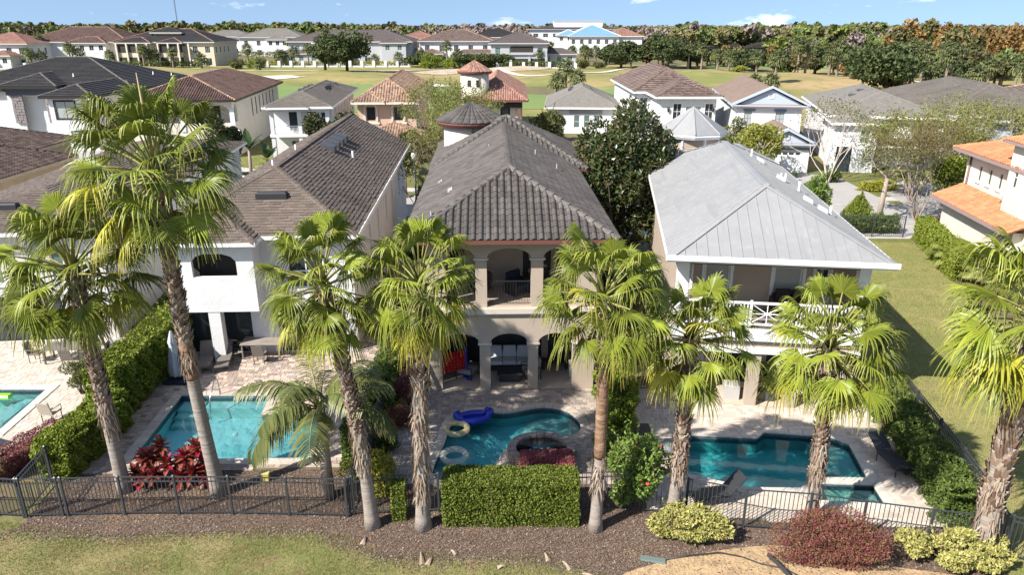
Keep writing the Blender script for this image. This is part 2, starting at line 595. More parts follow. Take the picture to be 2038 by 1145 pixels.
FACE = {'F': lambda x0, x1, y0, y1: ((x0, y0, 0), (1, 0, 0), (0, 1, 0), x1 - x0),
        'R': lambda x0, x1, y0, y1: ((x1, y0, 0), (0, 1, 0), (-1, 0, 0), y1 - y0),
        'B': lambda x0, x1, y0, y1: ((x1, y1, 0), (-1, 0, 0), (0, -1, 0), x1 - x0),
        'L': lambda x0, x1, y0, y1: ((x0, y1, 0), (0, -1, 0), (1, 0, 0), y1 - y0)}

def walls(root, x0, x1, y0, y1, z0, z1, mat, wins=None, faces='FRBL', names=None):
    """four panels with windows.  wins: {'F': [dict(s,z,w,h,...)]}; s from the left end of that face seen from outside"""
    for fc in faces:
        O, U, Nn, Lf = FACE[fc](x0, x1, y0, y1)
        # side panels butt inside the front and back ones
        cut = 0.2 if fc in 'RL' else 0
        ws = (wins or {}).get(fc, [])
        outer = rect(cut, z0, Lf - 2 * cut, z1 - z0)
        wall(root, O, U, Nn, outer, [arch(d['s'], d['z'], d['w'], d['h'], d['w'] / 2) if d.get('arch') else rect(d['s'], d['z'], d['w'], d['h']) for d in ws], mat)
        for d in ws:
            k = {a: b for a, b in d.items() if a not in ('arch', 'open')}
            if d.get('open'): continue
            window(root, O, U, Nn, **k)

def hip_geo(x0, x1, y0, y1, z, pitch, gf=0, gb=0, axis='y'):
    """faces and ridge lines of a hip roof over a rectangle; gf/gb = 1 makes the front/back (or left/right) end a gable"""
    if axis == 'y':
        hw = (x1 - x0) / 2; xm = (x0 + x1) / 2; zr = z + hw * pitch
        ya = y0 if gf else y0 + hw; yb = y1 if gb else y1 - hw
        if yb < ya: ya = yb = (y0 + y1) / 2
        A, B = (xm, ya, zr), (xm, yb, zr)
        a, b, c, d = (x0, y0, z), (x1, y0, z), (x1, y1, z), (x0, y1, z)
        faces = {'R': [b, c, B, A], 'L': [d, a, A, B]}
        lines = [(A, B)]
        if not gf: faces['F'] = [a, b, A]; lines += [(a, A), (b, A)]
        if not gb: faces['B'] = [c, d, B]; lines += [(c, B), (d, B)]
    else:
        hw = (y1 - y0) / 2; ym = (y0 + y1) / 2; zr = z + hw * pitch
        xa = x0 if gf else x0 + hw; xb = x1 if gb else x1 - hw
        if xb < xa: xa = xb = (x0 + x1) / 2
        A, B = (xa, ym, zr), (xb, ym, zr)
        a, b, c, d = (x0, y0, z), (x1, y0, z), (x1, y1, z), (x0, y1, z)
        faces = {'F': [a, b, B, A], 'B': [c, d, A, B]}
        lines = [(A, B)]
        if not gf: faces['L'] = [d, a, A]; lines += [(a, A), (d, A)]
        if not gb: faces['R'] = [b, c, B]; lines += [(b, B), (c, B)]
    return faces, lines

def clip_vert(V, F, keep):
    return V, F

def roof(root, x0, x1, y0, y1, z, pitch, style, mat, capmat=None, capseg=None, gf=0, gb=0, axis='y', tiled='FRLB', capr=0.13, fascia=TRIM, fh=0.18, name='roof', flat=False, soffit=None):
    faces, lines = hip_geo(x0, x1, y0, y1, z, pitch, gf, gb, axis)
    VV = []; FF = []; n = 0
    deck = MB()
    for k, P in faces.items():
        if k in tiled:
            V, F = roof_face(P, style)
            VV.append(V); FF.append(F + n); n += len(V)
        deck.quad(*[(p[0], p[1], p[2] - 0.012) for p in P])
    r = deck.build(name, mat, root)
    if VV:
        t = inst(npmesh('roof_covering', np.concatenate(VV), np.concatenate(FF), mat), 'roof_covering', r); t['kind'] = 'stuff'
    mb = MB()
    for a, b in lines: cap_line(mb, a, b, capr, capseg or (0.30 if flat else 0.42), flat=flat)
    mb.build('ridge_caps', capmat or mat, r)['kind'] = 'stuff'
    fb = MB()
    e = 0.03
    fb.box(x0 - e, x1 + e, y0 - e, y0, z - fh, z + 0.01); fb.box(x0 - e, x1 + e, y1, y1 + e, z - fh, z + 0.01)
    fb.box(x0 - e, x0, y0, y1, z - fh, z + 0.01); fb.box(x1, x1 + e, y0, y1, z - fh, z + 0.01)
    fb.build('fascia', fascia, root)
    sb = MB(); sb.quad((x0, y0, z - fh + .02), (x0, y1, z - fh + .02), (x1, y1, z - fh + .02), (x1, y0, z - fh + .02))
    sb.build('soffit', soffit or fascia, root)
    if gf or gb:
        g = MB()
        if axis == 'y':
            for yy, on in ((y0 + 0.35, gf), (y1 - 0.35, gb)):
                if on: g.quad((x0 + .4, yy, z - .05), (x1 - .4, yy, z - .05), ((x0 + x1) / 2, yy, z + ((x1 - x0) / 2 - .4) * pitch))
        else:
            for xx, on in ((x0 + .35, gf), (x1 - .35, gb)):
                if on: g.quad((xx, y0 + .4, z - .05), (xx, y1 - .4, z - .05), (xx, (y0 + y1) / 2, z + ((y1 - y0) / 2 - .4) * pitch))
        g.build('gable', WHITE if fascia is TRIM else fascia, root)
    return r

def turret(root, c, r, re, z0, ze, zt, wallmat, tilemat, n=26, style='barrel', trimmat=None, sides=32):
    MB().lathe([(r, z0), (r, ze)], (c[0], c[1], 0), sides, smooth=sides > 12).build('turret_wall', wallmat, root)
    mb = MB(); mb.lathe([(re - .12, ze - .22), (re, ze - .05), (re - .02, ze + .06), (r - .3, ze + .06)], (c[0], c[1], 0), sides, smooth=False)
    mb.build('turret_cornice', trimmat or TRIM, root)
    rf = MB()
    rf.lathe([(re, ze + .07), (0.04, zt - 0.02)], (c[0], c[1], 0), sides, smooth=False)
    rr = rf.build('turret_roof', tilemat, root)
    if style == 'barrel':
        tb = MB()
        rows = max(4, int(math.hypot(re, zt - ze) / 0.36))
        for k in range(n):
            a0 = 2 * math.pi * k / n
            for i in range(rows):
                f0, f1 = i / rows, (i + 1) / rows
                q = []
                for f, hh in ((f0, .075), (f1 + .02, .045)):
                    rad = re * (1 - min(f, 1)) + .03; zz = ze + .07 + (zt - ze - .07) * min(f, 1)
                    wd = math.pi / n
                    for g, b in ((-0.95, 0), (-.6, .75), (0, 1), (.6, .75), (.95, 0)):
                        a = a0 + wd * g
                        ww = hh * b * min(1, rad / (0.5 * re) + .25)
                        q.append((c[0] + math.cos(a) * rad, c[1] + math.sin(a) * rad, zz + ww))
                tb.add(q, [(j, j + 1, 6 + j, 5 + j) for j in range(4)] + [(4, 3, 2, 1, 0)])
        tb.build('roof_covering', tilemat, rr)['kind'] = 'stuff'
    else:
        tb = MB()
        for k in range(sides):
            a = 2 * math.pi * k / sides
            p0 = Vector((c[0] + math.cos(a) * re, c[1] + math.sin(a) * re, ze + .09)); p1 = Vector((c[0], c[1], zt + .01))
            cap_line(tb, p0, p1, .05, 9)
        tb.build('roof_ribs', tilemat, rr)['kind'] = 'stuff'
    return rr
# ================================================================== ground, pools, patios, street, golf course
POOL_A = [(-13.45, 22.05), (-7.2, 22.15), (-7.42, 25.3), (-9.85, 25.3), (-9.95, 26.85), (-13.7, 26.85)]
POOL_B = smooth_loop([(-2.75, 21.3), (-2.5, 23.2), (-2.3, 24.75), (-1.5, 25.5), (-0.4, 25.42), (0.3, 25.6), (1.3, 25.9), (2.2, 25.55), (2.65, 24.6), (2.45, 23.85), (1.6, 23.55), (0.6, 23.35), (-0.25, 22.7), (-0.55, 21.7), (-1.2, 20.95), (-2.1, 20.7)], 3)
POOL_C = [(5.95, 21.2), (7.8, 20.42), (9.55, 20.38), (10.25, 21.0), (12.05, 20.95), (12.35, 23.1), (11.85, 23.62), (9.5, 23.95), (9.1, 23.55), (6.5, 23.75)]
SPA_C = [(9.8, 19.7), (11.95, 19.5), (12.05, 20.6), (10.22, 20.68)]
POOL_Z = [(-24.5, 24.0), (-19.35, 24.0), (-19.55, 27.4), (-24.5, 27.4)]
HOLES = [POOL_A, POOL_B, POOL_C, SPA_C, POOL_Z]

soil = M('ground_soil', (0.15, 0.115, 0.07), 0.95, noise=[(0.35, (0.17, 0.165, 0.055), 0.42, 0.6), (3.0, (0.10, 0.07, 0.045), 0.45, 0.75)], bump=(6, 0.03))
sheet('ground', [(-4500, -80), (4500, -80), (4500, 6000), (-4500, 6000)], HOLES, 0.0, soil)

lawn_m = M('lawn_grass', (0.19, 0.20, 0.055), 0.9, noise=[(0.22, (0.29, 0.25, 0.095), 0.42, 0.6), (1.3, (0.145, 0.165, 0.045), 0.45, 0.75), (0.55, (0.30, 0.20, 0.115), 0.60, 0.70), (9.0, (0.27, 0.25, 0.10), 0.45, 0.75)], bump=(22, 0.05))
lawn2_m = M('dry_lawn_grass', (0.155, 0.175, 0.05), 0.9, noise=[(0.30, (0.32, 0.24, 0.12), 0.45, 0.60), (1.1, (0.24, 0.15, 0.085), 0.52, 0.66), (18.0, (0.26, 0.24, 0.10), 0.4, 0.7)], bump=(25, 0.04))
mulch_m = M('mulch', (0.150, 0.098, 0.068), 0.95, noise=[(9.0, (0.273, 0.202, 0.150), 0.45, 0.68), (0.5, (0.312, 0.202, 0.111), 0.55, 0.68), (30.0, (0.072, 0.047, 0.034), 0.45, 0.65)], bump=(30, 0.05))
sand_m = M('bare_sandy_soil', (0.44, 0.30, 0.165), 0.95, noise=[(2.5, (0.27, 0.18, 0.10), 0.42, 0.66), (12, (0.5, 0.38, 0.24), 0.5, 0.7)], bump=(12, 0.04))

edge = [(-45, 18.3), (-15.5, 18.3), (-12, 18.0), (-9, 18.25), (-7.2, 18.2), (-6.0, 18.25), (-5.1, 17.75), (-4.2, 17.3), (-3.7, 17.08), (-2.4, 16.98), (-.95, 17.05), (.57, 16.95), (2.05, 16.6), (3.2, 15.9), (5, 15.3), (13, 14.9)]
FRONT_LAWN = [(-45, 3), (60, 3), (60, 14.8), (13, 14.9)] + edge[::-1][1:]
sheet('front_lawn', FRONT_LAWN, [], 0.006, lawn2_m)
SIDE_LAWN = [(13.6, 15.0), (14.3, 18.4), (15.35, 25.4), (16.0, 31), (17.2, 40), (18.4, 48.5), (24.9, 50.6), (28.6, 50.2), (26.6, 41.5), (25.5, 36.5), (27.5, 30), (32, 22), (34, 15.0)]
sheet('side_lawn', SIDE_LAWN, [], 0.010, lawn_m)
BED = [(-15.1, 18.3), (-12, 18.0), (-9, 18.25), (-7.2, 18.2), (-6.0, 18.25), (-5.1, 17.75), (-4.2, 17.3), (-3.7, 17.08), (-2.4, 16.98), (-.95, 17.05), (.57, 16.95), (2.05, 16.6), (3.2, 15.9), (5, 15.3), (13.4, 14.9),
       (14.1, 18.3), (8.0, 18.7), (4.0, 19.3), (3.4, 20.7), (-4.2, 20.7), (-5.4, 21.6), (-15.1, 21.3)]
sheet('mulch_bed', BED, [], 0.010, mulch_m)
SAND = smooth_loop([(2.9, 16.3), (4.5, 17.0), (6.5, 17.5), (8.2, 17.6), (9.5, 17.0), (13, 16.2), (13.3, 15.1), (9, 14.7), (5, 15.1), (3.2, 15.7)], 3)
sheet('bare_soil_patch', SAND, [], 0.014, sand_m)
sheet('hedge_bed', [(24.9, 50.7), (30.2, 50.2), (28.0, 41), (26.6, 35), (25.4, 36.4), (26.5, 41.5), (28.4, 49.9), (24.9, 50.2)], [], 0.014, mulch_m)

# loose bark chips and grass blades
def scatter_chips(name, poly, n, mats, smin, smax, z, seed, lab):
    g = np.random.default_rng(seed)
    xs = [p[0] for p in poly]; ys = [p[1] for p in poly]
    X = g.uniform(min(xs), max(xs), n * 2); Y = g.uniform(min(ys), max(ys), n * 2)
    k = in_poly_np(X, Y, poly)
    for h in HOLES: k &= ~in_poly_np(X, Y, offset_loop(h, 0.3))
    k &= ~(in_poly_np(X, Y, SAND) & (g.uniform(0, 1, len(X)) < .88))
    X, Y = X[k][:n], Y[k][:n]; q = len(X)
    a = g.uniform(0, 2 * np.pi, q); L = g.uniform(smin, smax, q) * g.choice([1, 1, 1, 1.5], q); W = L * g.uniform(.2, .6, q)
    ux, uy = np.cos(a) * L / 2, np.sin(a) * L / 2; vx, vy = -np.sin(a) * W / 2, np.cos(a) * W / 2
    tz = g.uniform(-.35, .35, q) * L; tw = g.uniform(-.3, .3, q) * W
    Z = z + np.abs(tz) / 2 + g.uniform(.0, .03, q)
    V = np.stack([np.stack([X - ux - vx, Y - uy - vy, Z - tz / 2 - tw], 1), np.stack([X + ux - vx, Y + uy - vy, Z + tz / 2 - tw], 1),
                  np.stack([X + ux + vx, Y + uy + vy, Z + tz / 2 + tw], 1), np.stack([X - ux + vx, Y - uy + vy, Z - tz / 2 + tw], 1)], 1)
    F = np.arange(4 * q).reshape(q, 4)
    o = inst(npmesh(name, V, F, mats), name); tag(o, lab, name.replace('_', ' '), kind='stuff')
chip_m = M('bark_chips', (0.2, 0.13, 0.09), 0.9, ramp=[(.065, .043, .033), (.115, .078, .06), (.17, .118, .09), (.22, .16, .125), (.37, .30, .245)])
scatter_chips('bark_mulch', BED, 110000, chip_m, 0.01, 0.042, 0.012, 3, 'brown bark chips strewn over the planting bed behind the lawn')

def edge_chips(n, seed):
    g = np.random.default_rng(seed); P = []
    for i in range(len(BED_EDGE) - 1):
        a, b = np.array(BED_EDGE[i]), np.array(BED_EDGE[i + 1]); m = int(n * np.linalg.norm(b - a) / 29); f = g.uniform(0, 1, (m, 1))
        P.append(a + (b - a) * f + np.stack([g.normal(0, .05, m), -np.abs(g.normal(0, .28, m)) + .1], 1))
    P = np.concatenate(P); q = len(P); a = g.uniform(0, 6.28, q); L = g.uniform(.015, .06, q); W = L * g.uniform(.25, .6, q); X, Y = P[:, 0], P[:, 1]
    ux, uy, vx, vy = np.cos(a) * L / 2, np.sin(a) * L / 2, -np.sin(a) * W / 2, np.cos(a) * W / 2; Z = .02 + g.uniform(0, .02, q)
    V = np.stack([np.stack([X - ux - vx, Y - uy - vy, Z], 1), np.stack([X + ux - vx, Y + uy - vy, Z + .01], 1), np.stack([X + ux + vx, Y + uy + vy, Z + .015], 1), np.stack([X - ux + vx, Y - uy + vy, Z + .005], 1)], 1)
    o = inst(npmesh('bark_litter', V, np.arange(4 * q).reshape(q, 4), chip_m), 'bark_litter'); tag(o, 'bark chips spilled from the bed onto the lawn edge', 'bark litter', kind='stuff')
BED_EDGE = edge[1:]
edge_chips(9000, 8)
def grass_blades(name, poly, n, h0, h1, mat, seed, lab, z=0.01, wid=0.006, keep=None):
    g = np.random.default_rng(seed)
    xs = [p[0] for p in poly]; ys = [p[1] for p in poly]
    X = g.uniform(min(xs), max(xs), n * 2); Y = g.uniform(min(ys), max(ys), n * 2)
    k = in_poly_np(X, Y, poly); X, Y = X[k], Y[k]
    den = 0.5 + 0.5 * np.sin(X * 1.7 + np.sin(Y * 1.3) * 2) * np.cos(Y * 1.9 + X * .6)
    k = g.uniform(0, 1, len(X)) < 0.35 + 0.65 * den
    X, Y = X[k][:n], Y[k][:n]; q = len(X)
    a = g.uniform(0, 2 * np.pi, q); H = g.uniform(h0, h1, q); b = g.uniform(0, 2 * np.pi, q); ln = H * g.uniform(.2, 1.0, q)
    V = np.stack([np.stack([X - np.cos(a) * wid, Y - np.sin(a) * wid, np.full(q, z)], 1), np.stack([X + np.cos(a) * wid, Y + np.sin(a) * wid, np.full(q, z)], 1),
                  np.stack([X + np.cos(b) * ln, Y + np.sin(b) * ln, z + H], 1)], 1)
    o = inst(npmesh(name, V, np.arange(3 * q).reshape(q, 3), mat), name); tag(o, lab, 'grass', kind='stuff')
blade_m = M('grass_blades', (0.2, 0.2, 0.06), 0.8, ramp=[(0.12, 0.155, 0.04), (0.19, 0.22, 0.055), (0.28, 0.27, 0.09), (0.42, 0.33, 0.17)], trans=0.25)
blade2_m = M('green_grass_blades', (0.2, 0.2, 0.06), 0.8, ramp=[(0.16, 0.19, 0.045), (0.24, 0.25, 0.07), (0.31, 0.29, 0.10), (0.38, 0.31, 0.14)], trans=0.25)
grass_blades('grass', [(-18, 14.2), (18, 14.2), (13, 14.9)] + [(p[0], p[1] + .22 + .2 * math.sin(p[0] * 2.3)) for p in edge[::-1][1:-1]] + [(-18, 18.45)], 125000, 0.03, 0.09, blade_m, 5, 'short patchy lawn grass along the bottom edge in front of the bed')
grass_blades('grass', SIDE_LAWN, 130000, 0.03, 0.085, blade2_m, 6, 'mown lawn grass beside the metal roofed house', wid=0.012)

# ------------------------------------------------------------------ pools
coping_m = M('coping_stone', (0.50, 0.43, 0.36), 0.8, isl=0.08, ob=0.10, noise=(4, (0.40, 0.34, 0.28), 0.4, 0.75), bump=(30, 0.004))
coping_c = M('pale_coping_stone', (0.58, 0.53, 0.46), 0.8, isl=0.08, ob=0.08, noise=(4, (0.46, 0.41, 0.35), 0.4, 0.75), bump=(30, 0.004))

def coping(parent, poly, wdt, zt, mat, piece=0.5, th=0.06):
    poly = poly if area2(poly) > 0 else poly[::-1]
    inner = offset_loop(poly, -0.03); outer = offset_loop(poly, wdt)
    n = len(poly)
    # walk the loop cutting it into stones
    for i in range(n):
        a, b = Vector(inner[i]), Vector(inner[(i + 1) % n]); A, B = Vector(outer[i]), Vector(outer[(i + 1) % n])
        m = max(1, round((b - a).length / piece))
        for k in range(m):
            f0, f1 = k / m, (k + 1) / m
            g0 = 0.006 / max(.05, (b - a).length)
            q = [a.lerp(b, f0 + g0), a.lerp(b, f1 - g0), A.lerp(B, f1 - g0), A.lerp(B, f0 + g0)]
            c = sum(q, Vector((0, 0))) / 4
            mb = MB()
            lo = [(p.x - c.x, p.y - c.y, zt - th) for p in q]; mid = [(p.x - c.x, p.y - c.y, zt - .012) for p in q]
            hi = [((p.x - c.x) * .96, (p.y - c.y) * .96, zt) for p in q]
            mb.add(lo + mid + hi, [(8, 11, 10, 9)] + [(j, j + 4, (j + 1) % 4 + 4, (j + 1) % 4) for j in range(4)] + [(4 + j, 8 + j, 8 + (j + 1) % 4, 4 + (j + 1) % 4) for j in range(4)])
            mb.build('coping_stone', mat, parent, loc=(c.x, c.y, 0))

def pool(label, poly, depth, zw, floor_m, tile_m, water_m, cop_m, cw=0.3, zc=0.07, piece=0.5):
    poly = poly if area2(poly) > 0 else poly[::-1]
    t = thing('swimming_pool', label, 'pool')
    mb = MB(); n = len(poly)
    V = [(p[0], p[1], 0.0) for p in poly] + [(p[0], p[1], -depth) for p in poly]
    mb.add(V, [(i, n + i, n + (i + 1) % n, (i + 1) % n) for i in range(n)])
    v, tr = poly_holes(poly, [])
    mb.add([(p.x, p.y, -depth) for p in v], tr)
    mb.build('basin', floor_m, t)
    ins = offset_loop(poly, -0.006)
    tb = MB()
    tb.add([(p[0], p[1], 0.01) for p in ins] + [(p[0], p[1], zw - .16) for p in ins], [(i, n + i, n + (i + 1) % n, (i + 1) % n) for i in range(n)])
    tb.build('waterline_tiles', tile_m, t)
    v, tr = poly_holes(offset_loop(poly, -0.009), [])
    w = MB(); w.add([(p.x, p.y, zw) for p in v], tr)
    w.build('water', water_m, t)
    coping(t, poly, cw, zc, cop_m, piece)
    return t

plaster_a = M('blue_plaster', (0.27, 0.60, 0.63), 0.8, noise=(0.5, (0.30, 0.64, 0.66), 0.4, 0.7))
plaster_b = M('teal_plaster', (0.130, 0.442, 0.468), 0.8, noise=[(1.2, (0.221, 0.585, 0.611), 0.42, 0.68), (6, (0.117, 0.442, 0.468), .5, .7)])
plaster_c = M('deep_teal_plaster', (0.081, 0.432, 0.446), 0.8, noise=[(0.9, (0.135, 0.567, 0.581), 0.42, 0.66), (6, (0.068, 0.378, 0.405), .5, .7)])
step_m = M('pale_pool_steps', (0.36, 0.62, 0.60), 0.8)
tile_b = M('blue_waterline_tile', (0.05, 0.10, 0.13), 0.4, noise=(12, (0.10, 0.17, 0.20), 0.4, 0.7))
w_a = water_mat('water_turquoise', (0.80, 0.965, 0.965), 0.0015)
w_b = water_mat('water_teal', (0.70, 0.93, 0.95), 0.004)
w_c = water_mat('water_deep_teal', (0.62, 0.93, 0.94), 0.0035)

pa = pool('rectangular turquoise pool with a corner notch behind the red leaved plants', POOL_A, 0.7, -0.09, plaster_a, tile_b, w_a, coping_m, 0.34)
sb = MB(); sb.box(-12.55, -9.98, 26.25, 26.83, -.69, -.26); sb.build('bench', step_m, pa)
for k in range(3):
    q = MB(); q.cbox(-13.6 + .02 * k, -12.62, 26.1 - .38 * k, 26.83 - .37 * k, -.69, -.24 - .14 * k, .03); q.build('step', step_m, pa)
for (x, y) in ((-10.9, 25.0), (-8.6, 22.9), (-8.1, 23.9)):
    MB().lathe([(.1, 0), (.1, .02), (.06, .03)], (0, 0, 0), 10).build('drain_cover', WHITE, pa, loc=(x, y, -.70))
# hand rail of the steps
MB().tube([(-12.1, 26.9, .05), (-12.1, 26.85, .75), (-12.1, 26.5, .85), (-12.1, 25.9, .35), (-12.1, 25.75, -.5)], .028, 8).build('hand_rail', M('steel', (.62, .64, .66), .25, metal=1), pa)

pb = pool('kidney shaped teal pool with two clear rings floating in it', POOL_B, 0.62, -0.10, plaster_b, tile_b, w_b, coping_m, 0.32, 0.05, 0.42)
for k, r in enumerate((1.35, 1.05, 0.75)):
    q = MB(); q.lathe([(r, -.6), (r, -.48 + .10 * k), (r - .03, -.46 + .10 * k)], (0, 0, 0), 28); q.build('step', M('sandy_pool_step', (0.30, 0.47, 0.44), 0.8), pb, loc=(1.75 - .08 * k, 24.6, 0))
pc = pool('deep teal angular pool in front of the metal roofed house', POOL_C, 0.66, -0.10, plaster_c, tile_b, w_c, coping_c, 0.33)
q = MB(); q.prism([(11.1, 21.0), (12.0, 20.98), (12.3, 23.05), (11.85, 23.55), (11.0, 23.6)], -.65, -.26); q.build('tanning_ledge', M('sea_green_ledge', (.24, .50, .46), .8), pc)
ps = pool('shallow green spa with curved steps at the corner of the angular pool', SPA_C, 0.5, -0.05, M('sea_green_plaster', (0.34, 0.56, 0.49), 0.8), tile_b, w_b, coping_c, 0.3, 0.09)
for k in range(3):
    q = MB(); q.prism([(11.95 - .0 * k, 20.58), (11.15 + .12 * k, 20.6), (11.45 + .12 * k, 20.05 + .1 * k), (11.98, 19.75 + .18 * k)], -.49, -.36 + .09 * k); q.build('step', M('cream_step', (.50, .58, .50), .8), ps)
pz = pool('light turquoise pool at the left edge with broad steps', POOL_Z, 0.8, -0.08, M('pale_aqua_plaster', (0.30, 0.64, 0.60), 0.8), tile_b, w_a, coping_c, 0.34)
for k in range(4):
    q = MB(); q.cbox(-20.3 - .32 * k, -19.9 - .32 * k, 24.9 - .0 * k, 27.0, -.79, -.2 - .12 * k, .03); q.build('step', step_m, pz)

# raised round spa beside the kidney pool
spa = thing('spa', 'raised round stone spa between kidney pool and purple hedge', 'spa', (1.05, 22.45, 0))
sm = M('spa_stone', (0.33, 0.27, 0.23), 0.85, isl=0.2, noise=(5, (0.22, 0.18, 0.16), .4, .7), bump=(14, .01))
for k in range(22):
    a0, a1 = 2 * math.pi * k / 22 + .012, 2 * math.pi * (k + 1) / 22 - .012
    q = MB(); ri, ro = .92, 1.22
    pl = [(math.cos(a) * r_, math.sin(a) * r_ * .85) for a, r_ in ((a0, ri), (a1, ri), (a1, ro), (a0, ro))]
    q.prism([pl[0], pl[3], pl[2], pl[1]], 0.0, 0.34 + .012 * (k % 3)); q.build('rim_stone', sm, spa)
MB().lathe([(.95, .03), (.95, .06)], (0, 0, 0), 24).build('floor', plaster_b, spa).scale = (1, .85, 1)
MB().lathe([(.93, .24), (.93, .245)], (0, 0, 0), 24).build('water', w_b, spa).scale = (1, .85, 1)

# ------------------------------------------------------------------ paved patios
def patio(name, label, poly, holes, zb, mat, base_m, rowh=0.2, sizes=(0.15, 0.2, 0.3), seed=1, near=300, vis=None, ang=0.0):
    base = sheet(name, poly, holes, zb, base_m)
    g = np.random.default_rng(seed)
    xs = [p[0] for p in poly]; ys = [p[1] for p in poly]
    pv = []
    y = min(ys)
    hs = [offset_loop(h, 0.16) for h in holes]
    while y < max(ys):
        x = min(xs) + g.uniform(-.2, 0)
        while x < max(xs):
            w = float(g.choice(sizes))
            cx, cy = x + w / 2, y + rowh / 2
            if in_poly(cx, cy, poly) and not any(in_poly(cx, cy, h) for h in hs): pv.append((cx, cy, w))
            x += w
        y += rowh
    gap = 0.0035
    def geo(w, h):
        a, b, c = w / 2 - gap, h / 2 - gap, 0.007
        v = [(-a, -b, 0), (a, -b, 0), (a, b, 0), (-a, b, 0), (-a + c, -b + c, .016), (a - c, -b + c, .016), (a - c, b - c, .016), (-a + c, b - c, .016)]
        return np.array(v), np.array([(4, 5, 6, 7), (0, 1, 5, 4), (1, 2, 6, 5), (2, 3, 7, 6), (3, 0, 4, 7)])
    vis = vis or (lambda x, y: True)
    idx = [i for i in range(len(pv)) if vis(pv[i][0], pv[i][1])]
    idx.sort(key=lambda i: pv[i][1])
    near_set = set(idx[:near])
    meshes = {w: npmesh('paver', *geo(w, rowh), mat) for w in sizes}
    VV = []; FF = []; n = 0
    for i, (cx, cy, w) in enumerate(pv):
        z = zb + g.uniform(0, .004)
        if i in near_set:
            inst(meshes[w], 'paver', base, (cx, cy, z))
        else:
            v, f = geo(w, rowh); VV.append(v + (cx, cy, z)); FF.append(f + n); n += 8
    if VV: inst(npmesh('pavers', np.concatenate(VV), np.concatenate(FF), mat), 'pavers', base)['kind'] = 'stuff'
    return base
grout = M('paver_joint_sand', (0.24, 0.20, 0.165), 0.95)
pav_a = M('mixed_pavers', (0.4, 0.3, 0.25), 0.85, ramp=[(0.21, 0.165, 0.14), (0.34, 0.265, 0.215), (0.46, 0.36, 0.285), (0.53, 0.43, 0.35), (0.29, 0.245, 0.22)], ob=0.12, noise=(7, (0.26, 0.21, 0.18), 0.5, 0.8), bump=(40, .003))
pav_b = M('grey_tan_pavers', (0.4, 0.3, 0.25), 0.85, ramp=[(0.24, 0.20, 0.175), (0.33, 0.275, 0.235), (0.40, 0.33, 0.275), (0.45, 0.375, 0.31)], ob=0.1, noise=(6, (0.26, 0.22, 0.19), 0.5, 0.8), bump=(40, .003))
pav_c = M('cream_pavers', (0.5, 0.45, 0.4), 0.85, ramp=[(0.40, 0.34, 0.285), (0.50, 0.43, 0.36), (0.58, 0.515, 0.44), (0.52, 0.42, 0.33)], ob=0.08, noise=(5, (0.42, 0.36, 0.30), 0.5, 0.8), bump=(40, .003))
PATIO_A = [(-15.25, 21.25), (-5.75, 21.7), (-6.0, 30.2), (-6.6, 32.9), (-15.9, 32.9)]
PATIO_B = [(-4.25, 20.65), (3.35, 20.65), (3.6, 27.4), (-4.05, 27.4), (-4.6, 25)]
PATIO_C = [(4.35, 19.35), (8, 18.75), (13.5, 18.45), (14.7, 22.5), (15.45, 26.9), (5.2, 27.6), (4.55, 24)]
PATIO_Z = [(-27, 22.2), (-18.9, 22.2), (-17.2, 24.2), (-16.5, 28), (-16.4, 32.6), (-17.6, 33.6), (-27, 33.6)]
patio('patio', '', PATIO_A, [POOL_A], 0.02, pav_a, grout, 0.2, (0.2, 0.3, 0.4), 11, 300, lambda x, y: x < -7.3 or y > 25 or y < 22)
patio('patio', '', PATIO_B, [POOL_B], 0.02, pav_b, grout, 0.2, (0.15, 0.2, 0.3), 12, 300, lambda x, y: y > 23.4 or x < -2.8)
patio('patio', '', PATIO_C, [POOL_C, SPA_C], 0.02, pav_c, grout, 0.22, (0.22, 0.33, 0.44), 13, 300, lambda x, y: x > 5)
patio('patio', '', PATIO_Z, [POOL_Z], 0.02, pav_c, grout, 0.22, (0.22, 0.33, 0.44), 14, 150, lambda x, y: x > -22 and y > 24)
# side path between the two middle houses
sheet('side_path', [(-4.9, 27.5), (-3.6, 27.5), (-4.2, 48), (-5.2, 48)], [], 0.012, M('path_pavers', (0.36, 0.29, 0.24), .9, noise=(5, (.25, .2, .17), .4, .7)))

# ------------------------------------------------------------------ street
conc = M('street_concrete', (0.370, 0.355, 0.333), 0.9, noise=[(0.4, (0.311, 0.296, 0.277), 0.4, 0.7), (6, (0.340, 0.326, 0.303), 0.45, 0.75)], bump=(40, .004))
walkm = M('sidewalk_concrete', (0.464, 0.436, 0.400), 0.9, noise=[(0.8, (0.384, 0.364, 0.336), 0.4, 0.7)], bump=(40, .003))
CENT = [(80, 58), (55, 57.2), (38, 57), (25, 57), (8, 57.8), (-6, 59.6), (-18, 63.6), (-29, 70), (-42, 79), (-60, 92)]
def strip(name, pts, d0, d1, z, mat, curb=0.0):
    L_ = []; R_ = []
    for i, p in enumerate(pts):
        a = Vector(pts[max(i - 1, 0)]); b = Vector(pts[min(i + 1, len(pts) - 1)])
        t = (b - a).normalized(); n = Vector((t.y, -t.x))
        L_.append(Vector(p) + n * d0); R_.append(Vector(p) + n * d1)
    mb = MB()
    for i in range(len(pts) - 1):
        q = [L_[i], L_[i + 1], R_[i + 1], R_[i]]
        ar = area2([tuple(v) for v in q])
        if ar < 0: q = q[::-1]
        if curb: mb.prism([(v.x, v.y) for v in q], z, z + curb)
        else: mb.quad(*[(v.x, v.y, z) for v in q])
    return mb.build(name, mat, kind='structure')
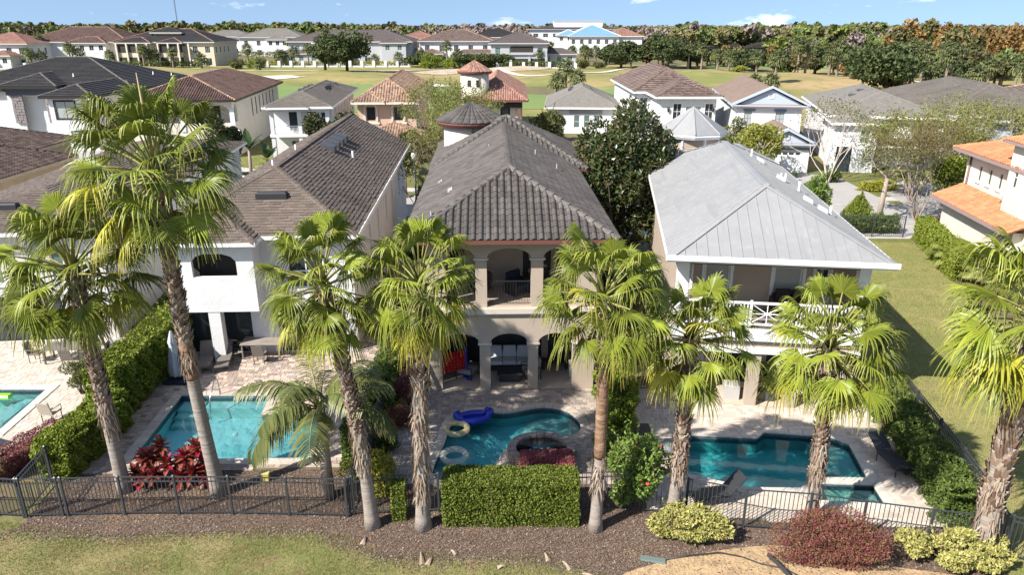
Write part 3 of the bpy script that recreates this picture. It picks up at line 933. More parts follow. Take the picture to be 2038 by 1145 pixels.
def fine(pts, n=8):
    o = []
    for i in range(len(pts) - 1):
        p0 = Vector((*pts[max(i - 1, 0)], 0)); p1 = Vector((*pts[i], 0)); p2 = Vector((*pts[i + 1], 0)); p3 = Vector((*pts[min(i + 2, len(pts) - 1)], 0))
        for j in range(n):
            t = j / n
            q = 0.5 * ((2 * p1) + (-p0 + p2) * t + (2 * p0 - 5 * p1 + 4 * p2 - p3) * t * t + (-p0 + 3 * p1 - 3 * p2 + p3) * t ** 3)
            o.append((q.x, q.y))
    o.append(pts[-1]); return o
CF = fine(CENT)
verge_m = M('verge_grass', (0.125, 0.145, 0.035), 0.9, noise=[(0.5, (0.20, 0.175, 0.06), 0.42, 0.62), (3, (0.09, 0.105, 0.028), .45, .75)], bump=(20, .04))
strip('verge_grass_strip', CF, 3.6, 22, 0.016, verge_m)
strip('verge_grass_strip', CF, -3.6, -7.5, 0.016, verge_m)
strip('street', CF, -3.4, 3.4, 0.02, conc)
strip('kerb', CF, 3.4, 3.62, 0.0, walkm, 0.13)
strip('kerb', CF, -3.62, -3.4, 0.0, walkm, 0.13)
strip('sidewalk', CF, 5.3, 6.8, 0.022, walkm)
strip('sidewalk', CF, -6.6, -5.2, 0.022, walkm)
def apron(pts, z=0.026, m=None): sheet('driveway', pts, [], z, m or walkm)
drive_m = M('driveway_pavers', (0.385, 0.363, 0.340), 0.9, noise=[(6, (0.311, 0.296, 0.277), 0.42, 0.7), (0.4, (0.333, 0.311, 0.296), .4, .7)])
apron([(27.3, 60.3), (32.5, 60.3), (32.8, 73.5), (28.2, 75)], m=drive_m)
apron([(33.5, 60.2), (40.5, 60.2), (41, 71), (34.5, 71)], m=drive_m)
apron([(27.6, 53.8), (40, 53.8), (40, 49.5), (30, 50.3), (28.9, 50.6)], m=drive_m)
apron([(-2, 49), (3.5, 49), (3.5, 54.6), (-2, 55)], m=drive_m)
apron([(-16, 61), (-11, 60), (-12, 79), (-17, 79)], 0.027, drive_m)

# ------------------------------------------------------------------ golf course
def terr(x, y):
    e = np.clip((y - 118) / 30, 0, 1) * np.clip((262 - y) / 25, 0, 1)
    return 0.03 + e * (0.9 + 0.8 * np.sin(x * .045 + 1) * np.cos(y * .05) + 0.55 * np.sin(x * .11 + y * .06) + .25 * np.sin(x * .21 - y * .13))
def drape(name, x0, x1, y0, y1, step, mat, dz=0.0, poly=None, kind='structure'):
    nx = int((x1 - x0) / step) + 1; ny = int((y1 - y0) / step) + 1
    gx, gy = np.meshgrid(np.linspace(x0, x1, nx), np.linspace(y0, y1, ny))
    V = np.stack([gx.ravel(), gy.ravel(), terr(gx.ravel(), gy.ravel()) + dz], 1)
    i, j = np.meshgrid(np.arange(nx - 1), np.arange(ny - 1)); a = (j * nx + i).ravel()
    F = np.stack([a, a + 1, a + nx + 1, a + nx], 1)
    if poly is not None:
        c = V[F].mean(1); F = F[in_poly_np(c[:, 0], c[:, 1], poly)]
    o = inst(npmesh(name, V, F, mat, smooth=True), name); o['kind'] = kind
    return o
golf_m = M('fairway_grass', (0.20, 0.205, 0.058), 0.9, noise=[(0.03, (0.32, 0.25, 0.10), 0.42, 0.58), (0.075, (0.15, 0.17, 0.045), 0.48, 0.66), (0.018, (0.36, 0.255, 0.13), 0.52, 0.64), (0.4, (0.17, 0.17, 0.05), .5, .75)])
drape('golf_course', -260, 260, 112, 290, 2.0, golf_m)
green_m = M('putting_green_grass', (0.145, 0.215, 0.065), 0.9, noise=(0.05, (0.18, 0.225, 0.075), .4, .65))
drape('putting_green', -70, 60, 126, 182, 1.0, green_m, 0.05, smooth_loop([(-62, 150), (-40, 132), (0, 128), (40, 130), (54, 146), (40, 166), (10, 172), (-20, 168), (-45, 176), (-60, 172)], 5))
drape('far_fairway', 70, 200, 262, 420, 4.0, green_m, 0.06, smooth_loop([(72, 268), (110, 262), (190, 264), (170, 330), (120, 400), (95, 380), (85, 320)], 5))
bunk_m = M('bunker_sand', (0.66, 0.61, 0.53), 0.95, noise=(0.8, (0.55, 0.5, 0.43), .4, .7))
waste_m = M('waste_sand', (0.50, 0.40, 0.30), 0.95, noise=[(0.35, (0.30, 0.23, 0.17), .45, .62), (1.4, (.4, .31, .23), .4, .7)])
drape('bunker', -72, -50, 190, 215, 0.5, bunk_m, 0.12, smooth_loop([(-70, 208), (-62, 212), (-57, 204), (-54, 197), (-60, 195), (-66, 198)], 5))
drape('bunker', 22, 42, 178, 206, 0.5, bunk_m, 0.12, smooth_loop([(25, 184), (31, 192), (36, 203), (39, 200), (37, 190), (33, 184)], 5))
drape('bunker', -26, -12, 168, 186, 0.5, bunk_m, 0.12, smooth_loop([(-24, 172), (-20, 180), (-14, 182), (-14, 173), (-19, 170)], 5))
drape('waste_area', -34, 14, 214, 252, 0.7, waste_m, 0.10, smooth_loop([(-33, 240), (-22, 246), (-10, 238), (0, 246), (10, 242), (11, 232), (4, 224), (-6, 222), (-12, 230), (-22, 226), (-31, 230)], 5))
pathm = M('cart_path_concrete', (0.60, 0.52, 0.43), 0.9)
def path_drape(pts, w, mat=pathm, name='cart_path', dz=.14):
    P = fine(pts, 8); mb = MB(); L_ = []
    for i, p in enumerate(P):
        a = Vector(P[max(i - 1, 0)]); b = Vector(P[min(i + 1, len(P) - 1)]); t = (b - a).normalized(); n = Vector((t.y, -t.x))
        q0 = Vector(p) - n * w / 2; q1 = Vector(p) + n * w / 2
        L_.append(((q0.x, q0.y, float(terr(q0.x, q0.y)) + dz), (q1.x, q1.y, float(terr(q1.x, q1.y)) + dz)))
    for i in range(len(P) - 1): mb.quad(L_[i][0], L_[i][1], L_[i + 1][1], L_[i + 1][0])
    mb.build(name, mat, kind='structure')
path_drape([(-110, 262), (-84, 246), (-62, 246), (-40, 252), (-22, 256), (-8, 250), (-2, 222), (8, 212), (24, 222), (40, 250), (52, 258)], 2.2)
path_drape([(20, 262), (45, 256), (64, 248), (80, 232), (88, 212), (89, 196), (92, 180), (100, 160)], 3.4)
path_drape([(84, 226), (96, 205), (100, 190), (104, 172), (118, 150)], 7, waste_m, 'sandy_bank', .10)
# ================================================================== the four houses by the pools
def W(s, z, w, h, **k):
    d = dict(s=s, z=z, w=w, h=h); d.update(k); return d
X_, Y_ = (1, 0, 0), (0, 1, 0)
taupe = M('taupe_stucco', (0.446, 0.366, 0.290), 0.9, noise=[(0.7, (0.408, 0.332, 0.266), 0.4, 0.7)], streak=((0.800, 0.800, 0.171), (0.380, 0.314, 0.252), 0.58, 0.8), bump=(60, .004))
stucco_w = M('white_stucco', (0.666, 0.666, 0.661), 0.9, noise=(0.9, (0.612, 0.612, 0.603), 0.4, 0.7), streak=((0.800, 0.800, 0.135), (0.558, 0.558, 0.540), 0.6, 0.85), bump=(7, .010))
stucco_grey = M('light_grey_stucco', (0.60, 0.575, 0.54), 0.9, noise=(0.9, (0.54, 0.515, 0.48), 0.4, 0.7), bump=(30, .006))
cream = M('cream_stucco', (0.70, 0.635, 0.53), 0.9, noise=(0.7, (0.64, 0.57, 0.47), 0.4, 0.7), streak=((1.2, 1.2, .15), (0.58, 0.52, 0.43), 0.6, 0.85), bump=(40, .005))
tan_w = M('tan_stucco', (0.42, 0.345, 0.275), 0.9, noise=(0.9, (0.38, 0.31, 0.25), 0.4, 0.7), bump=(40, .005))
tile_dk = M('weathered_grey_roof_tile', (0.075, 0.063, 0.058), 0.8, ramp=[(0.066, 0.058, 0.052), (0.089, 0.078, 0.070), (0.107, 0.095, 0.088), (0.081, 0.072, 0.066)], ob=0.16, noise=[(0.5, (0.062, 0.054, 0.048), 0.52, 0.72), (1.1, (0.132, 0.121, 0.113), 0.5, 0.78), (6, (0.052, 0.046, 0.043), 0.55, 0.8)], bump=(50, .006))
mortar = M('pale_mortar_cap_tile', (0.127, 0.113, 0.104), 0.85, ramp=[(0.102, 0.088, 0.079), (0.140, 0.127, 0.113), (0.121, 0.104, 0.095)], noise=(3, (0.215, 0.196, 0.177), 0.52, 0.72), bump=(40, .006))
shing = M('brown_shingle', (0.136, 0.109, 0.089), 0.95, ramp=[(0.112, 0.085, 0.068), (0.146, 0.112, 0.090), (0.177, 0.139, 0.112), (0.130, 0.106, 0.089), (0.160, 0.122, 0.102)], noise=[(0.28, (0.075, 0.06, 0.05), 0.5, 0.72), (0.6, (0.102, 0.082, 0.068), 0.5, 0.75)], bump=(60, .004))
shing_g = M('grey_brown_shingle', (0.156, 0.140, 0.121), 0.95, ramp=[(0.133, 0.117, 0.098), (0.172, 0.152, 0.129), (0.152, 0.133, 0.113)], noise=[(0.3, (0.117, 0.101, 0.086), 0.45, 0.7)], bump=(60, .004))
red_trim = M('red_brown_trim', (0.16, 0.065, 0.05), 0.6)
iron = M('black_iron', (0.022, 0.022, 0.024), 0.5, spec=.4)
floor_t = M('travertine_floor', (0.54, 0.44, 0.34), 0.7, noise=[(1.2, (0.45, 0.36, 0.28), .4, .7)], bump=(20, .003))
recess_shade = M('painted_recess_shade', (0.05, 0.045, 0.04), 0.9)  # shade of recesses put into the colour of flat panels

# ---------------------------------------------------------------- house with the barrel tile roof
B = thing('tile_roof_house', 'taupe two storey house with grey barrel tile roof and stacked arches', 'house', (0.0, 27.37, 0), 1.6)
low = [arch(-2.9, 0, 1.57, 2.6, .43), arch(-0.89, 0, 1.56, 2.6, .43), arch(1.08, 0, 1.44, 2.6, .43)]
# piers stand on the ground: openings start a little above it so that the outline stays simple
low = [[(x, max(z, 0.001)) for x, z in a] for a in low]
wall(B, (0, 0, 0), X_, Y_, rect(-3.41, 0, 6.82, 3.6), low, taupe, 0.42, label='taupe wall with three arches onto the pool deck')
wall(B, (0, 0, 0), X_, Y_, rect(-3.41, 3.76, 6.82, 2.85), [[(x, max(z, 3.765)) for x, z in arch(-2.62, 3.76, 1.16, 2.48, .42)], [(x, max(z, 3.765)) for x, z in arch(-1.0, 3.76, 1.76, 2.48, .42)], [(x, max(z, 3.765)) for x, z in arch(1.24, 3.76, 1.36, 2.48, .42)]], taupe, 0.40, label='upper wall with balcony arches')
mb = MB(); mb.cbox(-3.5, 3.5, -.12, 2.7, 3.6, 3.76, .02); mb.build('balcony_floor', floor_t, B)
mb = MB(); mb.box(-3.53, 3.53, -.16, -.121, 3.52, 3.74); mb.box(-3.47, 3.47, -.09, -.004, 3.44, 3.515); mb.build('cornice', M('pale_cornice', (.56, .50, .43), .85), B)
cap_m = MATS['pale_cornice']
for (x0, x1) in ((-3.41, -2.9), (-1.33, -.89), (.67, 1.08), (2.52, 3.41)):
    MB().box(x0 - .06, x1 + .06, -.06, .48, 2.1, 2.17).build('capital', cap_m, B)
for (x0, x1) in ((-3.41, -2.62), (-1.46, -1.0), (.76, 1.24), (2.6, 3.41)):
    MB().box(x0 - .07, x1 + .07, -.07, .47, 5.76, 5.83).build('capital', cap_m, B)
walls(B, -3.405, 3.405, 2.6, 19, 0, 6.6, taupe, {
    'F': [W(.35, .06, 1.9, 2.35, mull=1, bars=0, frame=DARK), W(2.5, .06, 2.3, 2.35, mull=2, bars=0, frame=DARK), W(5.1, .06, 1.3, 2.35, mull=1, bars=0, frame=DARK),
          W(4.05, 3.8, 1.0, 2.2, mull=0, bars=0, frame=DARK, trim=.1), W(5.4, 4.5, .9, 1.3, frame=DARK), W(.5, 3.8, .9, 2.2, mull=0, bars=0, frame=DARK)],
    'R': [W(3 + 3 * k, 4.2, .7, 1.5) for k in range(4)]}, 'FRB')
walls(B, -3.405, 3.405, 0.43, 19, 0, 6.6, taupe, {'L': [W(2 + 3.2 * k, 4.2, .7, 1.5) for k in range(4)]}, 'L')
wall(B, (3.405, .43, 0), Y_, (-1, 0, 0), rect(0, 0, 2.3, 6.6), [], taupe, .2)
sheet('porch_floor', [(-3.2, .05), (3.2, .05), (3.2, 2.6), (-3.2, 2.6)], [], 0.03, floor_t, None, B)
MB().box(-3.2, 3.2, .42, 2.6, 3.35, 3.58).build('porch_ceiling', taupe, B)
MB().box(-3.2, 3.2, .42, 2.6, 6.3, 6.5).build('balcony_ceiling', taupe, B)
rail = MB()
for (x0, x1) in ((-2.62, -1.46), (-1.0, .76), (1.24, 2.6)):
    rail.box(x0, x1, .18, .215, 4.78, 4.82); rail.box(x0, x1, .185, .21, 3.86, 3.885)
rail.build('balcony_rail', iron, B)
bal = MB().box(-.008, .008, -.008, .008, 3.885, 4.78).mesh('baluster', iron)
for (x0, x1) in ((-2.62, -1.46), (-1.0, .76), (1.24, 2.6)):
    n = int((x1 - x0) / .115)
    for k in range(1, n): inst(bal, 'baluster', B, (x0 + (x1 - x0) * k / n, .197, 0))
rB = roof(B, -4.2, 4.1, -.72, 18.6, 6.75, .5, 'barrel', tile_dk, mortar, gb=1, tiled='RL', fascia=red_trim, fh=.14, capr=.15, soffit=taupe)
fc, _ = hip_geo(-4.2, 4.1, -.72, 18.6, 6.75, .5)
V, F, frames, (o0, U, T, Nn) = roof_face(fc['F'], 'barrel', split=True)
# the small offset keeps cut tiles under the hip covers
inst(npmesh('cut_tiles', V, F, tile_dk), 'cut_tiles', rB)['kind'] = 'stuff'
st = STYLES['barrel']
pv = []; m = len(st['prof'])
for (tt, hh) in ((0, st['lift']), (st['rh'] + .03, .004)):
    for u, h in st['prof']: pv.append((u * st['w'], tt, h + hh))
for u, h in st['prof']: pv.append((u * st['w'], .012, -.004))
tf = [(j, j + 1, m + j + 1, m + j) for j in range(m - 1)] + [(2 * m + j, 2 * m + j + 1, j + 1, j) for j in range(m - 1)]
tile_me = npmesh('roof_tile', pv, np.array(tf), tile_dk)
rotm = Matrix((U, T, Nn)).transposed().to_euler()
for (s, t) in frames[:300]:
    inst(tile_me, 'roof_tile', rB, o0 + U * s + T * t, (rotm.x + random.uniform(-.012, .012), rotm.y, rotm.z + random.uniform(-.01, .01)))
# cross wing at the street end, round tower
roof(B, -4.3, 4.7, 13.7, 23.5, 6.75, .5, 'barrel', tile_dk, mortar, axis='x', tiled='FRL', fascia=red_trim, fh=.14, capr=.15, soffit=taupe, gb=0, gf=0)
walls(B, -3.6, 4.0, 19.2, 22.8, 0, 6.6, taupe)
turret(B, (-2.05, 20.0), 1.75, 2.22, 5.0, 8.72, 9.9, M('tower_stucco', (.55, .48, .41), .9, noise=(.6, (.5, .43, .36), .4, .7)), tile_dk, 30, trimmat=red_trim)
MB().lathe([(1.79, 7.02), (1.79, 7.12)], (-2.05, 20.0, 0), 32).build('band_course', cap_m, B)
q = MB()
for dz in (0, .12, .24): q.tube([(-1.9 - .12, 18.22, 8.0 + dz), (-1.9 + .16, 18.22, 8.03 + dz)], .015, 5)
q.tube([(-1.9, 18.2, 7.75), (-1.9, 18.2, 8.5)], .02, 5); q.tube([(-2.02, 18.18, 7.85), (-1.8, 18.18, 7.7), (-1.76, 18.16, 7.86), (-1.95, 18.16, 7.66)], .018, 5)
q.build('iron_ornament', iron, B)
for p in ((-3.2, 1.0, 7.18), (-.9, 11.2, 8.25), (1.5, 10.4, 8.1), (2.5, 9.0, 7.6)): flue(B, p, .32, .035, mat=M('grey_pipe', (.25, .25, .25), .5))
for (x, y, s) in ((-2.7, 4.4, .55), (-3.3, 7.7, .38)):
    q = MB(); n = 9; zz = 6.75 + .5 * (4.15 - abs(x + .05)) + .085
    q.add([(x + s * random.uniform(.5, 1) * math.cos(k * .7) * .55, y + s * random.uniform(.5, 1.1) * math.sin(k * .7), zz + .5 * (s * .55 * math.cos(k * .7)) + .02) for k in range(n)], [tuple(range(n))])
    q.build('mortar_patch', M('pale_mortar', (.45, .41, .37), .95), rB)

# ---------------------------------------------------------------- white stucco house with shingle roof
A = thing('shingle_roof_house', 'white stucco house with steep brown shingle roof beside the turquoise pool', 'house', (-11.1, 31.1, 0), 2.5)
walls(A, -4.1, 3.85, 0, 25.3, 0, 5.65, stucco_w, {'R': [W(2.4, 2.7, .6, 2.0, bars=1), W(5.7, 2.9, .55, 1.7), W(9.0, 2.9, .55, 1.7), W(12.8, 2.9, .55, 1.7), W(16.5, 3.2, .55, 1.5), W(20.4, 2.9, .55, 1.7), W(23, 3.2, .45, 1.3)],
      'F': [W(5.1, 3.2, 1.6, 1.6, mull=1, bars=1, sill=True), W(4.4, .05, 3.1, 2.3, mull=2, bars=0, frame=DARK, inset=.12), W(.3, .05, 2.9, 2.2, mull=1, bars=0, frame=DARK, inset=.12)]}, 'FRB')
walls(A, -4.1, 3.85, .2, 25.3, 0, 5.65, stucco_w, {}, 'L')
# projecting balcony bay
MB().box(-3.96, -.16, -1.05, 0, 2.5, 2.7).build('bay_floor', stucco_w, A)
wall(A, (-3.96, -1.05, 0), X_, Y_, rect(0, 2.7, 3.8, 2.95), [[(1.15, 4.13), (3.06, 4.13), (3.06, 4.84), (2.86, 5.06), (2.48, 5.19), (1.7, 5.19), (1.32, 5.06), (1.15, 4.84)]], stucco_w, .2, label='rough white balcony wall')
wall(A, (-.16, -.85, 0), Y_, (-1, 0, 0), rect(0, 2.7, .85, 2.95), [], stucco_w, .2)
wall(A, (-3.96, -.85, 0), Y_, (1, 0, 0), rect(0, 2.7, .85, 2.95), [rect(.15, 4.13, .5, 1.0)], stucco_w, .2)
MB().box(-3.76, -.36, -.03, -.004, 2.7, 5.6).build('balcony_back_shade', recess_shade, A)  # dark sheet over the back wall, painted shade of the balcony
for (x0, x1, y0) in ((-3.96, -3.55, -1.02), (-2.42, -1.9, -1.02)):
    MB().box(x0, x1, y0, y0 + .46, 0, 2.5).build('pillar', stucco_w, A)
rA = roof(A, -4.5, 4.3, -.55, 25.7, 5.81, .52, 'shingle_near', shing, shing, tiled='FRL', capr=.14, flat=True, gb=1, fh=.16)
rb = roof(A, -4.35, .13, -1.5, 3.5, 5.79, .5, 'shingle_near', shing, shing, tiled='FRL', capr=.14, flat=True, gb=0, fh=.16)
q = MB(); q.cbox(-.55, .85, 1.6, 2.0, 6.95, 7.28, .07); q.build('ridge_vent', M('dark_metal_vent', (.05, .05, .055), .45, metal=.3), A)
for k in range(4):
    y = 11.9 + 1.35 * k; x = .8; z = 5.81 + .52 * (4.3 - x)
    v = MB(); v.add([(x - .38, y - .38, z + .18), (x + .44, y - .38, z - .23), (x + .44, y + .38, z - .23), (x - .38, y + .38, z + .18), (x - .33, y - .35, z + .36), (x + .46, y - .35, z + .16), (x + .46, y + .35, z + .16), (x - .33, y + .35, z + .36)],
                    [(4, 5, 6, 7), (0, 1, 5, 4), (2, 3, 7, 6), (3, 0, 4, 7), (1, 2, 6, 5)])
    v.build('roof_vent', M('black_roof_vent', (.07, .072, .08), .5), A)
flue(A, (2.1, 12.6, 5.81 + .52 * 2.2), .42, .055, mat=M('white_pipe', (.7, .7, .7), .5)); flue(A, (-.75, 5.7, 7.6), .45, .05); flue(A, (-.8, 10.8, 7.6), .45, .05)
MB().box(4.27, 4.36, -.45, 25.6, 5.62, 5.83).build('gutter', TRIM, A)

MB().tube([(3.93, -.1, .1), (3.93, -.1, 5.3), (4.2, -.3, 5.6)], .045, 6).build('downpipe', TRIM, A)
MB().tube([(3.93, 16.0, .1), (3.93, 16.0, 5.3), (4.25, 16.0, 5.6)], .045, 6).build('downpipe', TRIM, A)
# ---------------------------------------------------------------- house with the metal roof
metal = M('grey_standing_seam_metal', (0.315, 0.312, 0.31), 0.5, metal=0.12, noise=[(0.35, (0.275, 0.275, 0.275), 0.4, 0.7), (2.2, (0.35, 0.347, 0.343), .5, .8)], streak=((2.5, .25, 1), (.26, .26, .262), .55, .75))
Cc = thing('metal_roof_house', 'tan house with grey standing seam metal roof and white balcony rail', 'house', (9.78, 25.85, 0), -7.5)
walls(Cc, -3.5, 3.5, 2.3, 20.5, 0, 6.38, tan_w, {'F': [W(1.35, 3.42, 1.0, 2.05, mull=0, bars=0, glass=BLINDS, trim=.13), W(4.1, 3.9, 1.1, 1.35, mull=0, bars=0, glass=BLINDS, trim=.13), W(5.7, 3.9, .55, 1.35, mull=0, bars=0, trim=.1), W(.3, 4.2, .5, 1.1, mull=0, trim=.08), W(.8, .05, 2.6, 2.3, mull=2, bars=0, frame=DARK), W(4.2, .05, 2.0, 2.3, mull=1, bars=0, frame=DARK)],
      'R': [W(3 + 4 * k, 4.0, .9, 1.4, trim=.08) for k in range(4)]}, 'FRBL')
for (x0, x1) in ((-3.5, -3.05), (3.1, 3.5)):
    MB().box(x0, x1, .02, .42, 3.42, 6.3).build('post', TRIM, Cc)
wall(Cc, (3.5, .42, 0), Y_, (-1, 0, 0), rect(0, 3.42, 1.88, 2.9), [], tan_w, .18)
wall(Cc, (-3.5, .42, 0), Y_, (1, 0, 0), rect(0, 3.42, 1.88, 2.9), [rect(.5, 4.2, .9, 1.3)], tan_w, .18)
MB().box(-3.5, 3.5, .05, .3, 5.95, 6.36).build('beam', M('brown_beam', (.11, .085, .065), .8), Cc)
MB().box(-3.6, 3.6, -.05, 2.3, 3.2, 3.42).build('balcony_floor', M('grey_deck_boards', (.30, .27, .24), .8, streak=((1, 14, 1), (.2, .18, .16), .5, .6)), Cc)
MB().box(-3.66, 3.66, -.1, -.052, 2.95, 3.45).build('fascia_board', TRIM, Cc)
MB().box(-3.55, 3.55, .1, .45, 2.45, 2.95).build('beam', tan_w, Cc)
MB().box(-3.6, 3.6, -.02, .095, 2.38, 2.62).build('trim_board', TRIM, Cc)
for (x0, x1) in ((-3.5, -3.0), (-.45, 0.0), (1.1, 1.5), (3.05, 3.5)):
    MB().box(x0, x1, .1, .5, 0, 2.45).build('post', tan_w, Cc)
r = MB()
for z0, z1 in ((4.42, 4.5), (3.56, 3.62)): r.box(-3.05, 3.1, .04, .12, z0, z1)
r.build('balcony_rail', TRIM, Cc)
bl = MB().box(-.02, .02, -.02, .02, 3.62, 4.42).mesh('baluster', TRIM)
xs = []
for k in range(46):
    x = -3.0 + k * .1325
    if -.62 < x < .62: continue
    inst(bl, 'baluster', Cc, (x, .08, 0))
for x in (-.62, .62, -1.9, 1.9): MB().box(x - .045, x + .045, .035, .125, 3.5, 4.56).build('rail_post', TRIM, Cc)
q = MB()
for (a, b) in (((-.58, 3.64), (.58, 4.40)), ((-.58, 4.40), (.58, 3.64)), ((-.58, 4.02), (.58, 4.02)), ((0, 3.64), (0, 4.4))):
    q.tube([(a[0], .08, a[1]), (b[0], .08, b[1])], .022, 4, smooth=False)
q.build('cross_panel', TRIM, Cc)
sheet('porch_floor', [(-3.3, .1), (3.3, .1), (3.3, 2.3), (-3.3, 2.3)], [], 0.045, floor_t, None, Cc)
rC = roof(Cc, -3.97, 3.97, -.9, 18.6, 6.5, .5, 'metal', metal, metal, capseg=8, tiled='FRL', capr=.16, flat=True, fh=.2)
roof(Cc, -1.4, 3.96, 9, 20.9, 6.49, .5, 'metal', metal, metal, capseg=8, tiled='FRL', capr=.16, flat=True, fh=.2)
MB().box(-4.06, 4.06, -1.02, -.93, 6.38, 6.56).build('gutter', TRIM, Cc)
for (x, y) in ((1.6, 13.0), (1.75, 8.6), (2.1, 4.8), (2.55, 4.1)):
    z = 6.5 + .5 * (3.97 - x)
    v = MB(); prof = [(math.cos(t) * .17, math.sin(t) * .2) for t in np.linspace(0, math.pi, 9)]
    v.add([(x - .10, y + a, z + .06 + b) for a, b in prof] + [(x + .26, y + a * .8, z - .12 + b * .9) for a, b in prof], [(k, k + 1, 10 + k, 9 + k) for k in range(8)] + [tuple(range(8, -1, -1)), tuple(range(9, 18))])
    v.build('hooded_vent', M('white_vent', (.68, .69, .70), .45), Cc)
for (x, y, h) in ((1.3, 13.6, .4), (2.1, 8.9, .4), (2.5, 7.8, .45), (3.0, 4.3, .4), (2.1, 9.8, .25)): flue(Cc, (x, y, 6.5 + .5 * (3.97 - x)), h, .045, mat=MATS['white_vent'])
siding = M('tan_lap_siding', (0.44, 0.35, 0.275), 0.85, streak=((.3, .3, 9), (0.33, 0.26, 0.20), 0.56, 0.62))
def loc_of(root, x, y):
    a = root.rotation_euler.z; dx, dy = x - root.location.x, y - root.location.y
    return (dx * math.cos(-a) - dy * math.sin(-a), dx * math.sin(-a) + dy * math.cos(-a))
tcx, tcy = loc_of(Cc, 11.15, 45.8)
for k in range(8):
    a0, a1 = 2 * math.pi * (k + .5) / 8, 2 * math.pi * (k + 1.5) / 8
    p0 = Vector((tcx + math.cos(a0) * 1.7, tcy + math.sin(a0) * 1.7, 0)); p1 = Vector((tcx + math.cos(a1) * 1.7, tcy + math.sin(a1) * 1.7, 0))
    nin = (Vector((tcx, tcy, 0)) - (p0 + p1) / 2).normalized()
    u = (p1 - p0).normalized()
    for j in range(26):
        q = MB(); zz = 4.6 + j * .14; L_ = (p1 - p0).length
        a, b = p0, p1
        q.add([a + Vector((0, 0, zz)) - nin * .018, b + Vector((0, 0, zz)) - nin * .018, b + Vector((0, 0, zz + .15)), a + Vector((0, 0, zz + .15)), a + Vector((0, 0, zz)) + nin * .05, b + Vector((0, 0, zz)) + nin * .05], [(0, 1, 2, 3), (4, 5, 1, 0)])
        if k in (3, 4, 5, 6, 2): q.build('siding_board', siding, Cc)
    MB().tube([p0 + Vector((0, 0, 4.4)), p0 + Vector((0, 0, 8.2))], .09, 4, smooth=False).build('corner_board', TRIM, Cc)
turret(Cc, (tcx, tcy), 1.6, 2.15, 8.0, 8.2, 9.75, TRIM, metal, 8, style='metal', sides=8)

# ---------------------------------------------------------------- white house at the left edge
Z = thing('white_house', 'white two storey house with grey brown shingle roof behind two fan palms', 'house', (-23.3, 32.3, 0), 5.8)
walls(Z, -4.2, 4.1, 0, 26, 0, 5.45, stucco_grey, {'F': [W(2.6, 3.0, 1.1, 1.7, glass=GLASS_G, sill=True), W(5.9, 3.0, 1.1, 1.7, glass=GLASS_G), W(.4, .05, 5.6, 2.3, mull=3, bars=0, frame=DARK, inset=.12)],
      'R': [W(1.8, .7, .75, 1.8), W(4.6, 2.8, .9, 1.7, bars=1), W(9, 3.0, .8, 1.5), W(15, 3.0, .8, 1.5)]}, 'FRBL')
MB().box(-4.1, 4.0, -.06, .0, 2.4, 2.7).build('band_course', stucco_w, Z)
roof(Z, -4.75, 4.65, -.55, 26.4, 5.6, .235, 'shingle_near', shing, shing, tiled='FRL', capr=.14, flat=True, fh=.16)
q = MB(); q.cbox(-1.9, -.2, 1.7, 2.1, 6.15, 6.45, .05); q.build('ridge_vent', MATS['dark_metal_vent'], Z)
v = MB(); v.cbox(1.0, 2.2, 7.0, 8.4, 6.2, 6.55, .1); v.build('skylight', M('pale_skylight', (.40, .42, .44), .3), Z)
MB().box(4.12, 4.36, 7.0, 7.7, 1.9, 2.5).build('air_conditioner', stucco_grey, Z)

# ---------------------------------------------------------------- tan house with dark brown tile roof, far left
dkb = M('dark_brown_roof_tile', (0.072, 0.043, 0.036), 0.75, ramp=[(0.032, 0.022, 0.019), (0.054, 0.035, 0.029), (0.079, 0.050, 0.040), (0.104, 0.072, 0.058), (0.043, 0.027, 0.023)], bump=(50, .006))
butter = M('butter_stucco', (0.60, 0.475, 0.315), 0.9, noise=(.7, (.53, .41, .27), .4, .7), bump=(40, .005))
Yh = thing('brown_tile_house', 'tan house with dark brown barrel tile roof at left edge', 'house', (-31.75, 40.0, 0), .6)
walls(Yh, -12.5, 0, -3, 11.8, 0, 5.5, butter, {'R': [W(8.75, 4.15, .42, .68, mull=0, bars=0, glass=BLINDS), W(9.85, 4.15, .42, .68, mull=0, bars=2), W(11.0, 4.15, .42, .68, mull=0, bars=0), W(12.9, 4.1, .62, .75, mull=0, bars=0, glass=GLASS_G)]})
roof(Yh, -13, .6, -3.7, 12.6, 5.6, .36, 'barrel', dkb, dkb, tiled='FRLB', capr=.15, fascia=butter, fh=.2)
Y2 = thing('brown_tile_house', 'rear wing of brown roofed tan house peeping over the first roof at the left edge', 'house', (-36.3, 50.0, 0), .6)
walls(Y2, -10, 0, 3.0, 10.6, 0, 5.5, butter, {'R': [W(5.5, 3.4, .8, .9)]})
roof(Y2, -10.6, .55, 2.3, 11.3, 5.62, .34, 'barrel', dkb, dkb, axis='x', tiled='FRL', capr=.15, fascia=butter, fh=.2)
